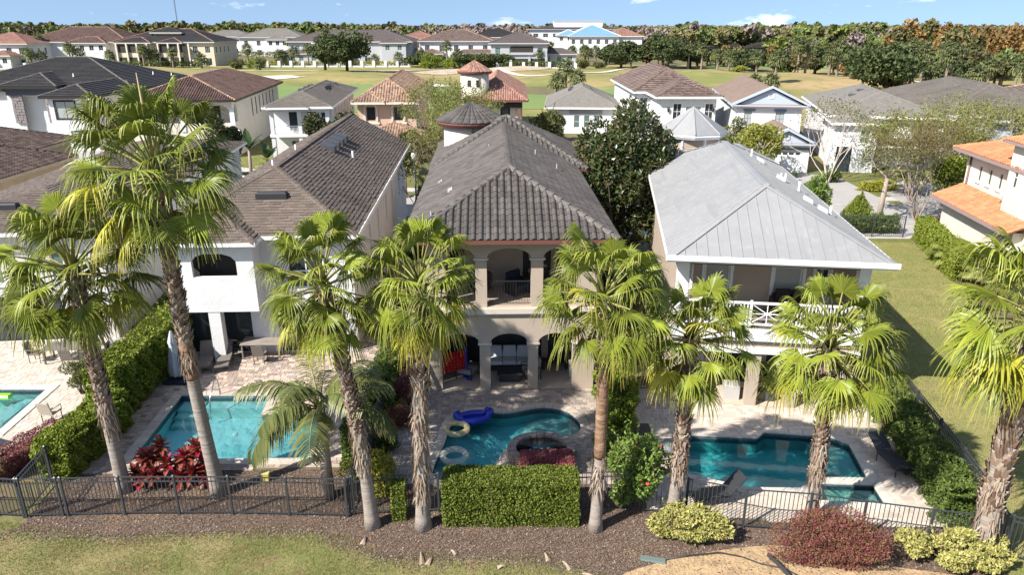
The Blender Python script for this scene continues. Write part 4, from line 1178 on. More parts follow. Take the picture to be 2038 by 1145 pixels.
# ================================================================== houses across the street
slate_b = M('black_slate_tile', (0.031, 0.028, 0.028), 0.65, ramp=[(0.028, 0.025, 0.025), (0.043, 0.040, 0.039), (0.036, 0.032, 0.031)], noise=(.3, (0.056, 0.051, 0.051), .5, .75))
pinkbrown = M('pink_brown_tile', (0.212, 0.136, 0.111), 0.8, ramp=[(0.111, 0.076, 0.064), (0.162, 0.115, 0.095), (0.212, 0.157, 0.132), (0.132, 0.092, 0.076)], noise=(.4, (0.102, 0.068, 0.060), .5, .75))
brownt = M('brown_barrel_tile', (0.120, 0.068, 0.056), 0.8, ramp=[(0.075, 0.044, 0.036), (0.116, 0.068, 0.055), (0.150, 0.094, 0.075), (0.090, 0.053, 0.045)], noise=(.4, (0.068, 0.041, 0.038), .5, .75))
peacht = M('peach_barrel_tile', (0.297, 0.180, 0.117), 0.8, ramp=[(0.225, 0.131, 0.086), (0.324, 0.203, 0.135), (0.405, 0.279, 0.198), (0.171, 0.108, 0.081)], noise=(.5, (0.126, 0.090, 0.077), .52, .75))
redt = M('red_clay_tile', (0.297, 0.144, 0.099), 0.8, ramp=[(0.234, 0.108, 0.077), (0.315, 0.162, 0.117), (0.378, 0.225, 0.171), (0.180, 0.099, 0.081)], noise=(.5, (0.162, 0.090, 0.077), .5, .75))
oranget = M('orange_clay_tile', (0.540, 0.234, 0.108), 0.75, ramp=[(0.414, 0.149, 0.068), (0.486, 0.189, 0.090), (0.540, 0.225, 0.117), (0.441, 0.162, 0.077)], noise=(.6, (0.342, 0.135, 0.068), .5, .8))
shing_l = M('light_grey_shingle', (0.216, 0.200, 0.180), 0.95, ramp=[(0.188, 0.172, 0.152), (0.228, 0.210, 0.188), (0.208, 0.192, 0.170)], noise=(.25, (0.168, 0.152, 0.136), .5, .75))
shing_t = M('tan_shingle', (0.240, 0.176, 0.136), 0.95, ramp=[(0.200, 0.144, 0.112), (0.248, 0.184, 0.146), (0.224, 0.164, 0.128)], noise=(.25, (0.184, 0.132, 0.104), .5, .75))
white2 = M('bright_white_stucco', (0.665, 0.665, 0.665), 0.9, noise=(.5, (0.617, 0.617, 0.617), .4, .7))
peachw = M('peach_stucco', (0.58, 0.43, 0.33), 0.9, noise=(.5, (.53, .39, .30), .4, .7))
bluegrey = M('blue_grey_stucco', (0.42, 0.46, 0.52), 0.9, noise=(.5, (.38, .42, .48), .4, .7))
bluetrim = M('slate_blue_trim', (0.16, 0.20, 0.27), 0.7)
stone = M('grey_stacked_stone', (0.2, 0.18, 0.18), 0.9, ramp=[(0.10, 0.09, 0.09), (0.19, 0.17, 0.17), (0.28, 0.25, 0.245), (0.15, 0.135, 0.14)], noise=(6, (.1, .09, .09), .5, .7))

# --- modern house with dark slate roof (upper left)
H1 = thing('slate_roof_house', 'large modern white house with black slate roof and stacked stone entry', 'house', (-53.4, 89.2, 0), 2)
walls(H1, -1.9, 3.1, 0, 12, 0, 6.35, white2, {'F': [W(.75, 3.85, 2.3, 2.0, mull=1, bars=0, glass=BLINDS, frame=DARK, trim=.16), W(2.0, .2, 2.1, 2.2, mull=1, bars=1, glass=BLINDS, trim=.16)]}, 'FRL')
roof(H1, -2.6, 3.7, -.6, 12, 6.5, .36, 'slate_far', slate_b, mortar, tiled='FRL', capr=.16, gb=1, fascia=DARK, fh=.3)
walls(H1, -21, 3.4, 10.5, 31, 0, 6.35, white2, {'R': [W(4 + 5 * k, 3.8, 1.1, 1.6) for k in range(3)], 'F': [W(1.5, 3.8, 1.6, 1.9, trim=.15, glass=BLINDS), W(1.5, .3, 1.6, 1.9, trim=.15, glass=BLINDS)]})
roof(H1, -22, 4.2, 9.8, 31.6, 6.5, .33, 'slate_far', slate_b, mortar, axis='x', tiled='FRL', capr=.16, fascia=DARK, fh=.3)
walls(H1, -12.5, -6, 9.6, 10.5, 0, 6.8, white2, {'F': [W(1.7, .02, 3.1, 5.6, open=1)]}, 'FRL')
for x in (-11.9, -7.55):
    for j in range(16):
        for i in range(4):
            s = MB(); zz = .02 + j * .36; xx = x + i * .36 + random.uniform(-.02, .02)
            s.box(xx, xx + .33, 9.36 + random.uniform(-.05, .04), 9.6, zz, zz + .33)
            if zz > 2: s.build('stone', stone, H1)
MB().box(-12.4, -6.1, 9.3, 9.58, 5.75, 6.7).build('entry_beam', M('dark_stone_lintel', (.08, .09, .11), .8), H1)
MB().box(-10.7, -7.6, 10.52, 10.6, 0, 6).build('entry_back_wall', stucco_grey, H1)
roof(H1, -13.2, -5.4, 8.7, 18, 6.95, .36, 'slate_far', slate_b, mortar, tiled='FRL', capr=.16, gb=1, fascia=DARK, fh=.35)
for p in ((-5.5, 13.5, 7.85), (-16, 13, 7.7), (1.5, 22, 7.6), (2.5, 26, 7.2)): flue(H1, p, .4, .07, mat=MATS['white_vent'])

# --- brown tile house with arcaded balcony
H2 = thing('brown_tile_house', 'cream house with brown tile roof and arcaded upper balcony near the tall palm', 'house', (-37.3, 83.9, 0), 6.2)
walls(H2, -5.6, 5.6, 2.6, 27, 0, 6.35, cream, {'R': [W(7 + 2.2 * k, 3.6, .6, 2.2, frame=DARK, mull=0) for k in range(7)], 'F': [W(2, 3.6, 1.2, 2.1, frame=DARK), W(5, 3.6, 1.2, 2.1, frame=DARK), W(8, 3.6, 1.2, 2.1, frame=DARK)]})
hol = [arch(.5 + 2.75 * k, 3.9 if k else 3.9, 2.1, 2.0, .7) for k in range(4)]
wall(H2, (-5.6, 0, 0), X_, Y_, rect(0, 0, 11.2, 6.35), hol, cream, .3)
wall(H2, (5.6, .3, 0), Y_, (-1, 0, 0), rect(0, 0, 2.3, 6.35), [arch(.5, 3.9, 1.4, 2.0, .6)], cream, .25)
for k in range(5): MB().box(-5.72 + 2.75 * k, -5.2 + 2.75 * k, -.1, -.002, 3.0, 5.6).build('pilaster', white2, H2)
MB().box(-5.5, 5.5, .3, 2.6, 3.2, 3.45).build('balcony_floor', cream, H2)
roof(H2, -6.3, 6.3, -.7, 27.6, 6.5, .36, 'barrel', brownt, peacht, tiled='FRL', capr=.17, fascia=DARK, fh=.2)

# --- white house with grey shingle roof and porch
H3 = thing('shingle_roof_house', 'narrow white house with grey brown shingle roof and railed upper porch', 'house', (-22.7, 79.2, 0), 5)
walls(H3, -3.1, 3.1, 2.2, 23, 0, 6.1, white2, {'F': [W(1.6, 3.5, .9, 2.0, frame=DARK, bars=1), W(3.6, 3.45, .9, 2.3, frame=DARK, mull=0, bars=0), W(5.1, 3.9, .8, 1.5, frame=DARK), W(1.6, .4, 1, 2), W(4, .1, 1, 2.2)], 'R': [W(3 + 2.6 * k, 3.7, .6, 1.9, mull=0) for k in range(7)]})
for x in (-3.1, -.2, 2.75): MB().box(x, x + .4, 0, .4, 0, 6.1).build('post', white2, H3)
MB().box(-3.2, 3.2, -.1, 2.2, 3.1, 3.4).build('porch_deck', TRIM, H3)
MB().box(-3.1, 3.15, .02, .3, 5.75, 6.1).build('beam', white2, H3)
q = MB(); q.box(-2.7, 2.75, .1, .16, 4.2, 4.28); q.box(-2.7, 2.75, .1, .16, 3.5, 3.55); q.build('porch_rail', TRIM, H3)
bm_ = MB().box(-.02, .02, .11, .15, 3.55, 4.2).mesh('baluster', TRIM)
for k in range(40): inst(bm_, 'baluster', H3, (-2.65 + .138 * k, 0, 0))
roof(H3, -3.7, 3.7, -.5, 24, 6.3, .36, 'shingle', shing_g, shing_g, tiled='FRL', capr=.14, flat=True, fh=.22)
roof(H3, -3.2, 1.2, -1.0, 3.5, 6.28, .33, 'shingle', shing_g, shing_g, tiled='FRL', capr=.12, flat=True, gb=1, fh=.2)
for (x, y) in ((1.1, 13), (.9, 16), (1.2, 19), (-1.6, 11), (-1.5, 14), (-1.5, 17)):
    z = 6.3 + .36 * (3.7 - abs(x)); v = MB(); v.cbox(x - .3, x + .3, y - .35, y + .35, z - .1, z + .25, .1); v.build('roof_vent', MATS['black_roof_vent'], H3)
q = MB(); q.lathe([(.05, 0), (.05, .3)], (1.9, 9.5, 7.0), 6); q.add([(1.9 + .4 * math.cos(t), 9.4 - .25 * math.sin(t), 7.45 + .32 * math.sin(t)) for t in np.linspace(0, 5.8, 12)], [tuple(range(12))]); q.build('satellite_dish', M('dish_grey', (.13, .125, .12), .5), H3)

# --- peach house with two little gables
H4 = thing('peach_house', 'peach stucco house with two framed arched windows and peach tile roof', 'house', (-14.25, 84.9, 0), 3)
walls(H4, -3.3, 3.3, 0, 24, 0, 6.2, peachw, {'F': [W(1.0, 4.15, .95, 1.5, frame=DARK, bars=1, mull=1), W(4.1, 4.15, .95, 1.5, frame=DARK, bars=1, mull=1)], 'R': [W(2 + 4 * k, 3.8, .8, 1.5) for k in range(5)]})
for s in (1.475, 4.575):
    x = -3.3 + s
    q = MB()
    for e in (-.78, .60): q.box(x + e, x + e + .18, -.16, -.003, 4.1, 5.5)
    q.box(x - .95, x + .95, -.28, -.003, 3.75, 3.95); q.box(x - .85, x + .85, -.2, -.003, 3.55, 3.74)
    pts = arch(-.8, 5.5, 1.6, .62, .6); inn = arch(-.58, 5.49, 1.16, .42, .4)
    q.add([(x + a, -.12, b) for a, b in pts[2:]] + [(x + a, -.12, b) for a, b in inn[2:]], [(k, k + 1, len(pts[2:]) + k + 1, len(pts[2:]) + k) for k in range(len(pts[2:]) - 1)])
    for k in range(5): q.box(x - .75 + .33 * k, x - .6 + .33 * k, -.14, -.003, 3.2, 3.52)
    q.build('window_surround', cream, H4)
roof(H4, -3.9, 3.9, -.7, 25, 6.3, .57, 'barrel_far', peacht, peacht, tiled='FRL', capr=.16, fascia=cream, fh=.25)
roof(H4, -3.75, -.1, -1.0, 5, 6.28, .5, 'barrel_far', peacht, peacht, tiled='FRL', capr=.14, fascia=cream, fh=.25)
roof(H4, .1, 3.75, -1.0, 5, 6.28, .5, 'barrel_far', peacht, peacht, tiled='FRL', capr=.14, fascia=cream, fh=.25)
roof(H4, -2.6, 4.2, -5.4, 3.0, 2.9, .27, 'barrel_far', peacht, peacht, axis='x', tiled='FRL', capr=.13, fascia=M('dark_fascia', (.07, .05, .04), .7), fh=.22)
walls(H4, -2.2, 3.8, -4.8, 0, 0, 2.75, peachw, {'F': [W(.6, .1, 4.6, 2.3, mull=1, bars=3, frame=M('brown_garage', (.12, .08, .06), .7), glass=MATS['dark_fascia'])]}, 'FRL')

# --- turret house with red tile roof
H5 = thing('turret_house', 'cream house with round turret and red clay tile roofs behind the grey turret', 'house', (-2.2, 93.5, 0), 0)
walls(H5, -3.5, 3.5, .6, 24, 0, 5.5, cream, {'F': [W(4.4, 2.9, .9, 1.8, frame=DARK, mull=0, trim=.15)]})
MB().box(.2, 3.5, -.1, .55, 4.7, 5.5).build('beam', DARK, H5)
MB().box(2.9, 3.3, -.1, .3, 0, 4.7).build('post', M('brown_post', (.18, .10, .07), .8), H5)
roof(H5, -4.0, 4.2, -.6, 25, 5.6, .6, 'barrel', redt, redt, tiled='FRL', capr=.16, fascia=red_trim, fh=.2)
turret(H5, (-2.5, 1.8), 1.78, 2.2, 0, 8.9, 10.3, cream, redt, 24, trimmat=red_trim, sides=24)
for a in (250, 285):
    t = R(a); MB().box(-.22, .22, -.05, .05, 7.2, 8.0).build('window', DARK, H5, loc=(-2.5 + 1.78 * math.cos(t), 1.8 + 1.78 * math.sin(t), 0), rot=(0, 0, t + math.pi / 2))

# --- small grey shingle house
H6 = thing('shingle_roof_house', 'low white house with pale grey shingle roof left of the magnolia top', 'house', (9.6, 104, 0), -4)
walls(H6, -4.5, 5, 0, 17, 0, 3.5, white2, {'F': [W(1.3, 1.6, .7, .8, mull=0, glass=GLASS_G), W(3.6, .8, .8, 1.7, mull=0, glass=GLASS_G), W(5.0, .8, .8, 1.7, mull=0, glass=GLASS_G), W(6.4, .8, .8, 1.7, mull=0, glass=GLASS_G)]})
MB().box(-1.6, 3, -.05, -.003, 2.7, 3.3).build('siding_band', M('grey_siding', (.36, .36, .37), .8, streak=((.3, .3, 9), (.28, .28, .29), .5, .6)), H6)
roof(H6, -5.1, 5.6, -.6, 17.6, 3.65, .46, 'shingle', shing_l, shing_l, tiled='FRL', capr=.14, flat=True, fh=.25)
for (x, y) in ((-1.5, 7), (-1.3, 9.5), (1.5, 7), (1.4, 9.5)):
    z = 3.65 + .46 * (5.3 - abs(x)); v = MB(); v.cbox(x - .3, x + .3, y - .4, y + .4, z - .1, z + .22, .1); v.build('roof_vent', MATS['black_roof_vent'], H6)

# --- white house with brown flat tile roof
H7 = thing('white_house', 'white house with pink brown flat tile hip roofs and sconces', 'house', (20.9, 89.3, 0), 0)
walls(H7, -3.2, 3.5, 0, 9, 0, 6.3, white2, {'F': [W(1.6, 3.7, 1.0, 1.9, bars=1, trim=.1), W(3.1, 3.6, .9, 1.7, trim=.06, glass=BLINDS, bars=2), W(4.05, 3.6, .9, 1.7, trim=.06, glass=BLINDS, bars=2), W(5.4, 3.7, 1.0, 1.9, trim=.1)]}, 'FRL')
walls(H7, -4.9, 3.5, 6.5, 28, 0, 6.3, white2, {'F': [W(.35, 4.0, 1.0, 1.7, trim=.1, bars=2, mull=1)], 'R': [W(4 + 4 * k, 3.8, .9, 1.5) for k in range(4)]})
for x in (-2.2, 3.15): MB().lathe([(.05, 0), (.12, .1), (.14, .5), (.03, .62)], (x, -.15, 4.6), 8).build('wall_lantern', iron, H7)
roof(H7, -3.9, 4.1, -.7, 12, 6.45, .36, 'slate_far', pinkbrown, pinkbrown, tiled='FRL', capr=.15, gb=1, fh=.25)
roof(H7, -5.5, 4.6, 5.8, 28.6, 6.5, .52, 'slate_far', pinkbrown, pinkbrown, tiled='FRL', capr=.15, fh=.25)
roof(H7, -5.4, -2.9, 1.5, 6.6, 3.0, .45, 'slate', pinkbrown, pinkbrown, tiled='FRL', capr=.12, fh=.2)
walls(H7, -5.1, -3.2, 2, 6.5, 0, 2.9, white2, {}, 'FL')

# --- white gabled house with blue trim
H8 = thing('gabled_house', 'white house with pediment gables, slate blue trim and garage door', 'house', (28.9, 83.6, 0), -9)
walls(H8, -3.5, 3.5, 0, 22, 0, 5.9, white2, {'F': [W(4.2, 3.7, .95, 1.6, glass=BLINDS, frame=bluetrim, sill=True), W(.8, 3.7, .8, 1.6, glass=BLINDS, frame=bluetrim)], 'R': [W(3, 3.7, .9, 1.5), W(9, 3.7, .9, 1.5)], 'L': [W(3 + 3 * k, 3.6, .6, 1.8, frame=bluetrim) for k in range(6)]})
for s in (.65, 4.0): MB().box(-3.5 + s, -3.5 + s + 1.3, -.1, -.003, 5.32, 5.55).build('window_hood', bluetrim, H8)
roof(H8, -4.1, 4.1, -.5, 23, 6.0, .46, 'shingle', shing_t, shing_t, tiled='RL', capr=.12, flat=True, gf=1, gb=1, fascia=M('pale_blue_trim', (.42, .47, .55), .6), fh=.25)
q = MB()
for sx in (-1, 1):
    q.add([(sx * 4.2, -.56, 5.9), (sx * 4.2, -.56, 6.15), (0, -.56, 8.1), (0, -.56, 7.85), (sx * 4.2, -.1, 5.9), (sx * 4.2, -.1, 6.15), (0, -.1, 8.1), (0, -.1, 7.85)], [(0, 1, 2, 3), (0, 3, 7, 4), (7, 6, 5, 4), (1, 5, 6, 2)])
q.build('bargeboard', MATS['pale_blue_trim'], H8)
q = MB(); q.add([(-4.1, -.6, 5.85), (4.1, -.6, 5.85), (4.0, -.13, 6.12), (-4.0, -.13, 6.12)], [(0, 1, 2, 3)]); q.build('pent_roof', shing_t, H8)
MB().tube([(.32 * math.cos(t), -.17, 7.0 + .32 * math.sin(t)) for t in np.linspace(0, 6.28, 17)], .04, 5).build('round_medallion', TRIM, H8)
gd = M('white_garage_door', (.80, .80, .79), .5)
walls(H8, -1.9, 2.9, -8.4, 0, 0, 2.9, white2, {'F': [W(.35, .01, .75, 2.2, mull=0, bars=3, glass=gd), W(1.45, .01, 2.7, 2.25, mull=3, bars=3, glass=gd, fr=.03)]}, 'FRL')
for k in range(4): MB().box(-.3 + .62 * k, .15 + .62 * k, -8.332, -8.30, 1.85, 2.1).build('garage_window', GLASS, H8)
MB().box(-1.9, 2.9, -8.5, -8.403, 2.4, 2.6).build('band', bluetrim, H8)
roof(H8, -2.3, 3.3, -8.9, 1.0, 3.05, .5, 'shingle', shing_t, shing_t, tiled='RL', capr=.12, flat=True, gf=1, gb=1, fascia=MATS['pale_blue_trim'], fh=.25)
q = MB()
for sx in (-1, 1):
    q.add([(.5 + sx * 2.85, -8.97, 2.95), (.5 + sx * 2.85, -8.97, 3.2), (.5, -8.97, 4.6), (.5, -8.97, 4.35), (.5 + sx * 2.85, -8.5, 2.95), (.5 + sx * 2.85, -8.5, 3.2), (.5, -8.5, 4.6), (.5, -8.5, 4.35)], [(0, 1, 2, 3), (0, 3, 7, 4), (7, 6, 5, 4), (1, 5, 6, 2)])
q.build('bargeboard', MATS['pale_blue_trim'], H8)
MB().tube([(.5 + .25 * math.cos(t), -8.62, 3.65 + .25 * math.sin(t)) for t in np.linspace(0, 6.28, 17)], .035, 5).build('round_medallion', TRIM, H8)
q = MB(); q.add([(-2.3, -9.0, 2.9), (3.3, -9.0, 2.9), (3.2, -8.45, 3.12), (-2.2, -8.45, 3.12)], [(0, 1, 2, 3)]); q.build('pent_roof', shing_t, H8)

# --- two shingle houses further right
H9 = thing('shingle_roof_house', 'white house with plain grey shingle hip roof behind bare crape myrtles', 'house', (39.6, 78, 0), -14)
walls(H9, -5.4, 5.4, 0, 22, 0, 5.3, white2, {'F': [W(1.2, 3.0, 1.1, 1.5, glass=GLASS_G), W(4.8, 3.0, 1.1, 1.5, glass=GLASS_G), W(8, 3.0, 1.1, 1.5, glass=GLASS_G), W(1.0, .05, 1.2, 2.2, frame=DARK, mull=0), W(4.6, .03, 4.6, 2.2, mull=3, bars=3, glass=gd)], 'L': [W(3 + 4 * k, 3.2, .9, 1.4) for k in range(4)]})
roof(H9, -6.1, 6.1, -.7, 22.6, 5.45, .34, 'shingle', shing_l, shing_l, tiled='FRL', capr=.14, flat=True, fh=.25)
roof(H9, -6.2, -1.2, -4.2, 6, 5.1, .34, 'shingle', shing_l, shing_l, tiled='FRL', capr=.12, flat=True, fh=.25, gb=1)
walls(H9, -5.8, -1.6, -3.6, 0, 0, 5.0, white2, {'F': [W(.5, .02, 1.5, 2.6, frame=DARK, mull=0, bars=0), W(2.6, 3.0, .9, 1.4, glass=GLASS_G)]}, 'FRL')
roof(H9, -2.2, 6.3, -2.6, 1.2, 2.7, .3, 'shingle', shing_t, shing_t, axis='x', tiled='FRL', capr=.1, flat=True, fh=.2)
for (x, y) in ((-2.2, 9), (-1.0, 11)):
    z = 5.45 + .34 * (6.1 - abs(x)); v = MB(); v.cbox(x - .45, x + .45, y - .4, y + .4, z - .12, z + .14, .1); v.build('roof_vent', MATS['black_roof_vent'], H9)
H10 = thing('shingle_roof_house', 'blue grey house with weathered brown shingle hip roof and arched entry', 'house', (52.5, 77.5, 0), -10)
walls(H10, -6.8, 6.8, 0, 26, 0, 5.4, bluegrey, {'F': [W(9.6, 3.3, 1.2, 1.5, glass=GLASS_G, mull=1, bars=2), W(11.6, 3.3, 1.2, 1.5, glass=GLASS_G, mull=1, bars=2), W(1, 3.2, 1, 1.5), W(1, .3, 1, 1.8)], 'L': [W(3 + 4 * k, 3.2, .9, 1.4) for k in range(4)]})
roof(H10, -7.6, 7.6, -.7, 27, 5.55, .36, 'shingle', shing_g, shing_g, tiled='FRL', capr=.14, flat=True, fh=.25)
walls(H10, -2.6, 2.0, -2.6, 0, 0, 5.2, bluegrey, {'F': [dict(W(1.4, 2.6, 1.5, 2.1), arch=True, open=True)]}, 'FRL')
MB().box(-1.4, .4, -.2, -.05, 2.3, 4.9).build('entry_shade_panel', recess_shade, H10)  # dark sheet standing for the shade inside the entry arch
roof(H10, -3.2, 2.6, -3.3, 8, 5.4, .42, 'shingle', shing_g, shing_g, tiled='FRL', capr=.12, flat=True, fh=.25, gb=1)
for k in range(5): MB().box(-2.5 + 1.0 * k, -2.3 + 1.0 * k, -2.9, -2.603, 4.75, 5.1).build('bracket', bluetrim, H10)
H11 = thing('brown_tile_house', 'house with long brown flat tile roof at the right edge', 'house', (63, 80, 0), -24)
walls(H11, -8, 9, 0, 18, 0, 5.9, stucco_w, {'F': [W(1 + 4 * k, 3.4, 1.2, 1.5) for k in range(4)]})
roof(H11, -8.8, 9.8, -.8, 19, 6.0, .3, 'slate_far', pinkbrown, peacht, axis='x', tiled='FRL', capr=.2, fh=.25)

# --- cream house with orange tile roofs (right edge)
H12 = thing('orange_tile_house', 'cream house with orange clay tile roofs and iron window grille at right edge', 'house', (30.0, 38.0, 0), -7.0)
walls(H12, 0, 9, 0, 12.4, 0, 6.3, cream, {'L': [W(1.7 + 1.35 * k, 4.6, .42, 1.0, mull=0, bars=0, sill=True, fr=.04) for k in range(3)], 'F': [W(2, 4, 1.2, 1.5)]})
roof(H12, -.75, 9.7, -1.2, 13.2, 6.45, .36, 'barrel', oranget, oranget, tiled='FRL', capr=.16, fascia=M('mauve_gutter', (.30, .22, .21), .5), fh=.2)
walls(H12, -1.3, 0, 2.6, 11.8, 0, 3.1, cream, {}, 'FBL')
q, f_ = roof_face([(-1.95, 12.4, 3.2), (-1.95, 2.0, 3.2), (0.0, 2.0, 4.05), (0.0, 12.4, 4.05)], 'barrel')
inst(npmesh('pent_roof', q, f_, oranget), 'pent_roof', H12)
MB().box(-2.02, -1.95, 2.0, 12.4, 3.02, 3.22).build('gutter', MATS['mauve_gutter'], H12)
q = MB(); q.quad((-1.95, 2, 3.17), (0, 2, 4.0), (0, 12.4, 4.0), (-1.95, 12.4, 3.17)); q.build('pent_roof_deck', oranget, H12)
walls(H12, -.75, 3.0, 2.2, 5.6, 0, 7.9, cream, {'L': [W(.6, 5.3, .45, 1.3, mull=0)]})
roof(H12, -1.2, 3.5, 1.7, 6.1, 8.0, .4, 'barrel', oranget, oranget, tiled='FRL', capr=.15, fascia=MATS['mauve_gutter'], fh=.15)
MB().tube([(-.06, 11.9, .2), (-.06, 11.9, 6.3)], .07, 8).build('downpipe', M('brown_pipe', (.14, .09, .08), .5), H12)
q = MB()
for k in range(5): q.tube([(-.12, 6.0 + .17 * k, 3.6), (-.32, 6.0 + .17 * k, 3.95), (-.12, 6.0 + .17 * k, 4.65)], .018, 5)
for z in (4.2, 4.63): q.tube([(-.13, 5.95, z), (-.13, 6.75, z)], .02, 5)
q.build('window_grille', M('bronze_iron', (.10, .065, .04), .5), H12)

# ================================================================== mansions beyond the golf course
def mansion(name, label, x, y, w, d, h, pitch, wm, rm, style='slate', rz=0, wings=(), group='mansions beyond the golf course', cap=None, wcols=5, glass=None, two=True):
    t = thing(name, label, 'house', (x, y, 0), rz, group)
    n = wcols
    ws = [W(w * (k + .5) / n - .9, h * .56, 1.8, h * .27, mull=2, bars=0, glass=glass or GLASS) for k in range(n)]
    if two: ws += [W(w * (k + .5) / n - 1.1, .3, 2.2, h * .30, mull=1, bars=0) for k in range(n)]
    walls(t, -w / 2, w / 2, 0, d, 0, h, wm, {'F': ws, 'R': [W(2 + 4 * k, h * .56, 1.2, h * .25) for k in range(int(d / 5))], 'L': [W(2 + 4 * k, h * .56, 1.2, h * .25) for k in range(int(d / 5))]}, 'FRL')
    ax = 'x' if w > d else 'y'
    roof(t, -w / 2 - .9, w / 2 + .9, -.9, d + .9, h + .1, pitch, style, rm, cap or rm, axis=ax, tiled='FRL', capr=.25, fascia=M('far_fascia', (.5, .48, .45), .7), fh=.35)
    for (wx, wy, ww, wd, wh) in wings:
        k = max(1, int(ww / 3.2))
        walls(t, wx - ww / 2, wx + ww / 2, wy, wy + wd, 0, wh, wm, {'F': [W(ww * (i + .5) / k - .8, wh - 2.6, 1.6, 1.9, mull=1, bars=0, glass=glass or GLASS) for i in range(k)]}, 'FRL')
        roof(t, wx - ww / 2 - .7, wx + ww / 2 + .7, wy - .7, wy + wd, wh + .1, pitch, style, rm, cap or rm, axis='x' if ww > wd else 'y', tiled='FRL', capr=.22, fascia=MATS['far_fascia'], fh=.35)
    return t
greyst = M('pale_grey_stucco', (0.44, 0.45, 0.46), 0.9)
tanst = M('sandy_stucco', (0.62, 0.54, 0.41), 0.9)
bluer = M('blue_metal_roof', (0.20, 0.36, 0.50), 0.5)
mauve = M('mauve_grey_tile', (0.128, 0.104, 0.100), 0.8, ramp=[(0.112, 0.090, 0.086), (0.152, 0.124, 0.118)])
mansion('mansion', 'white mansion with red brown roof cut by the left edge of the far fairway', -183, 272, 22, 20, 8.0, .33, white2, redt, wings=[(4, -6, 8, 8, 4.2)])
mansion('mansion', 'long white mansion under a broad dark brown hip roof', -163, 286, 40, 26, 8.3, .37, white2, brownt, wings=[(6, -3, 14, 10, 8.0)], cap=peacht, wcols=6)
m3 = mansion('mansion', 'sandy coloured mansion with stacked balconies and black tile roof', -127, 280, 36, 24, 8.4, .34, tanst, slate_b, wings=[(-10, -2.5, 12, 10, 8.2), (3, -1.5, 8, 10, 8.2)], cap=redt, wcols=8)
mansion('mansion', 'far white villa with pale grey tile roof left of the pale roofed villa', -146, 391, 26, 18, 8.6, .3, white2, shing_l, wings=[(-6, -3, 7, 8, 8.0)])
mansion('mansion', 'far white villa with wide pale grey hip roof', -116, 370, 30, 20, 8.6, .36, white2, shing_l, wings=[(4, -3, 10, 8, 7.6)])
for (x0, n) in ((-15.6, 3), (-1, 3)):
    for k in range(n):
        for (z0, z1) in ((.3, 3.2), (4.9, 7.7)):
            MB().box(x0 + 3.7 * k, x0 + 3.7 * k + 3.0, -2.62 if x0 < -5 else -1.62, -2.503 if x0 < -5 else -1.503, z0, z1).build('balcony_shade_panel', recess_shade, m3)  # dark slabs on the solid wall, coloured as shaded balconies
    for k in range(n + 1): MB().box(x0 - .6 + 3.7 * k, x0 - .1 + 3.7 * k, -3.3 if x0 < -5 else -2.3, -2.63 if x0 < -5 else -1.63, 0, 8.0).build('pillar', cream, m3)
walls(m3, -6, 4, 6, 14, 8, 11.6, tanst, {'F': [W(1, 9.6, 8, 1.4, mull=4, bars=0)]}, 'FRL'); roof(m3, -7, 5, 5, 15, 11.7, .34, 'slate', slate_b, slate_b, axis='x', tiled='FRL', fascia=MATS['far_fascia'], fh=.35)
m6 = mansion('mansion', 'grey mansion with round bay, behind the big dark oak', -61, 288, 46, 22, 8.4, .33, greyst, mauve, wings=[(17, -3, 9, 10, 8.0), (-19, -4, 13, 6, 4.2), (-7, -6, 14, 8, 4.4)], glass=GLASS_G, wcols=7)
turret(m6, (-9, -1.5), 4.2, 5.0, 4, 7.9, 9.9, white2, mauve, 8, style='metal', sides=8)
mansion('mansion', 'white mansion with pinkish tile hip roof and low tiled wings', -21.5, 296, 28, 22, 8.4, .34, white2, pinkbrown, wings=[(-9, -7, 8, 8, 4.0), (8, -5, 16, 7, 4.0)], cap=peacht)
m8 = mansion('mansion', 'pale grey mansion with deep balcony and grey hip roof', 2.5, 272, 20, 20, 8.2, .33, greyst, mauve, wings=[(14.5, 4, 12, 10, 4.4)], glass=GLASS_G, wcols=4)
MB().box(-3, 5, -.05, -.003, 4.6, 7.2).build('balcony_shade_panel', recess_shade, m8)  # no real opening: a slab in the colour of balcony shade
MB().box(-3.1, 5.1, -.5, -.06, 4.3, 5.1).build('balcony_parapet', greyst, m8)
MB().box(-9.5, 9.5, -.05, -.003, .2, 3.0).build('loggia_shade_panel', recess_shade, m8)  # loggia shade painted as a dark slab on the wall
for x in (-9.8, -3.3, 3.3, 9.3): MB().box(x, x + .8, -.6, -.06, 0, 3.6).build('pillar', greyst, m8)
club = mansion('clubhouse', 'large white clubhouse with light blue metal hip roof', 43, 402, 26, 24, 8.6, .42, white2, bluer, wings=[(-13, 2, 12, 12, 9)], group=None, cap=M('white_ridge', (.7, .7, .7), .6), wcols=6)
hotel = thing('hotel', 'distant white flat topped building behind the blue roof', 'building', (42, 470, 0), 0)
walls(hotel, -32, 26, 0, 30, 0, 11.5, white2, {'F': [W(3 + 6 * k, 7.2, 3, 2) for k in range(9)]}, 'FRL')
roof(hotel, -33, 27, -1, 31, 11.6, .14, 'slate', mauve, mauve, axis='x', tiled='F', fascia=TRIM)
walls(hotel, -16, 14, 8, 20, 11.5, 16.2, white2, {}, 'FRL'); MB().box(-16.3, 14.3, 7.7, 20, 16.2, 16.5).build('flat_roof', white2, hotel)
orr = thing('clubhouse_wing', 'long orange tiled wing running right of the blue roof', 'building', (60, 408, 0), 0)
walls(orr, -9, 9, 0, 26, 0, 8.5, white2, {}, 'FRL'); roof(orr, -10, 10, -1, 27, 8.6, .42, 'slate', redt, redt, tiled='FRL', fh=.3)
mansion('mansion', 'mansion with dark slate roof peeping over the pinkish roofed one', -8, 380, 26, 20, 8.5, .34, white2, slate_b)
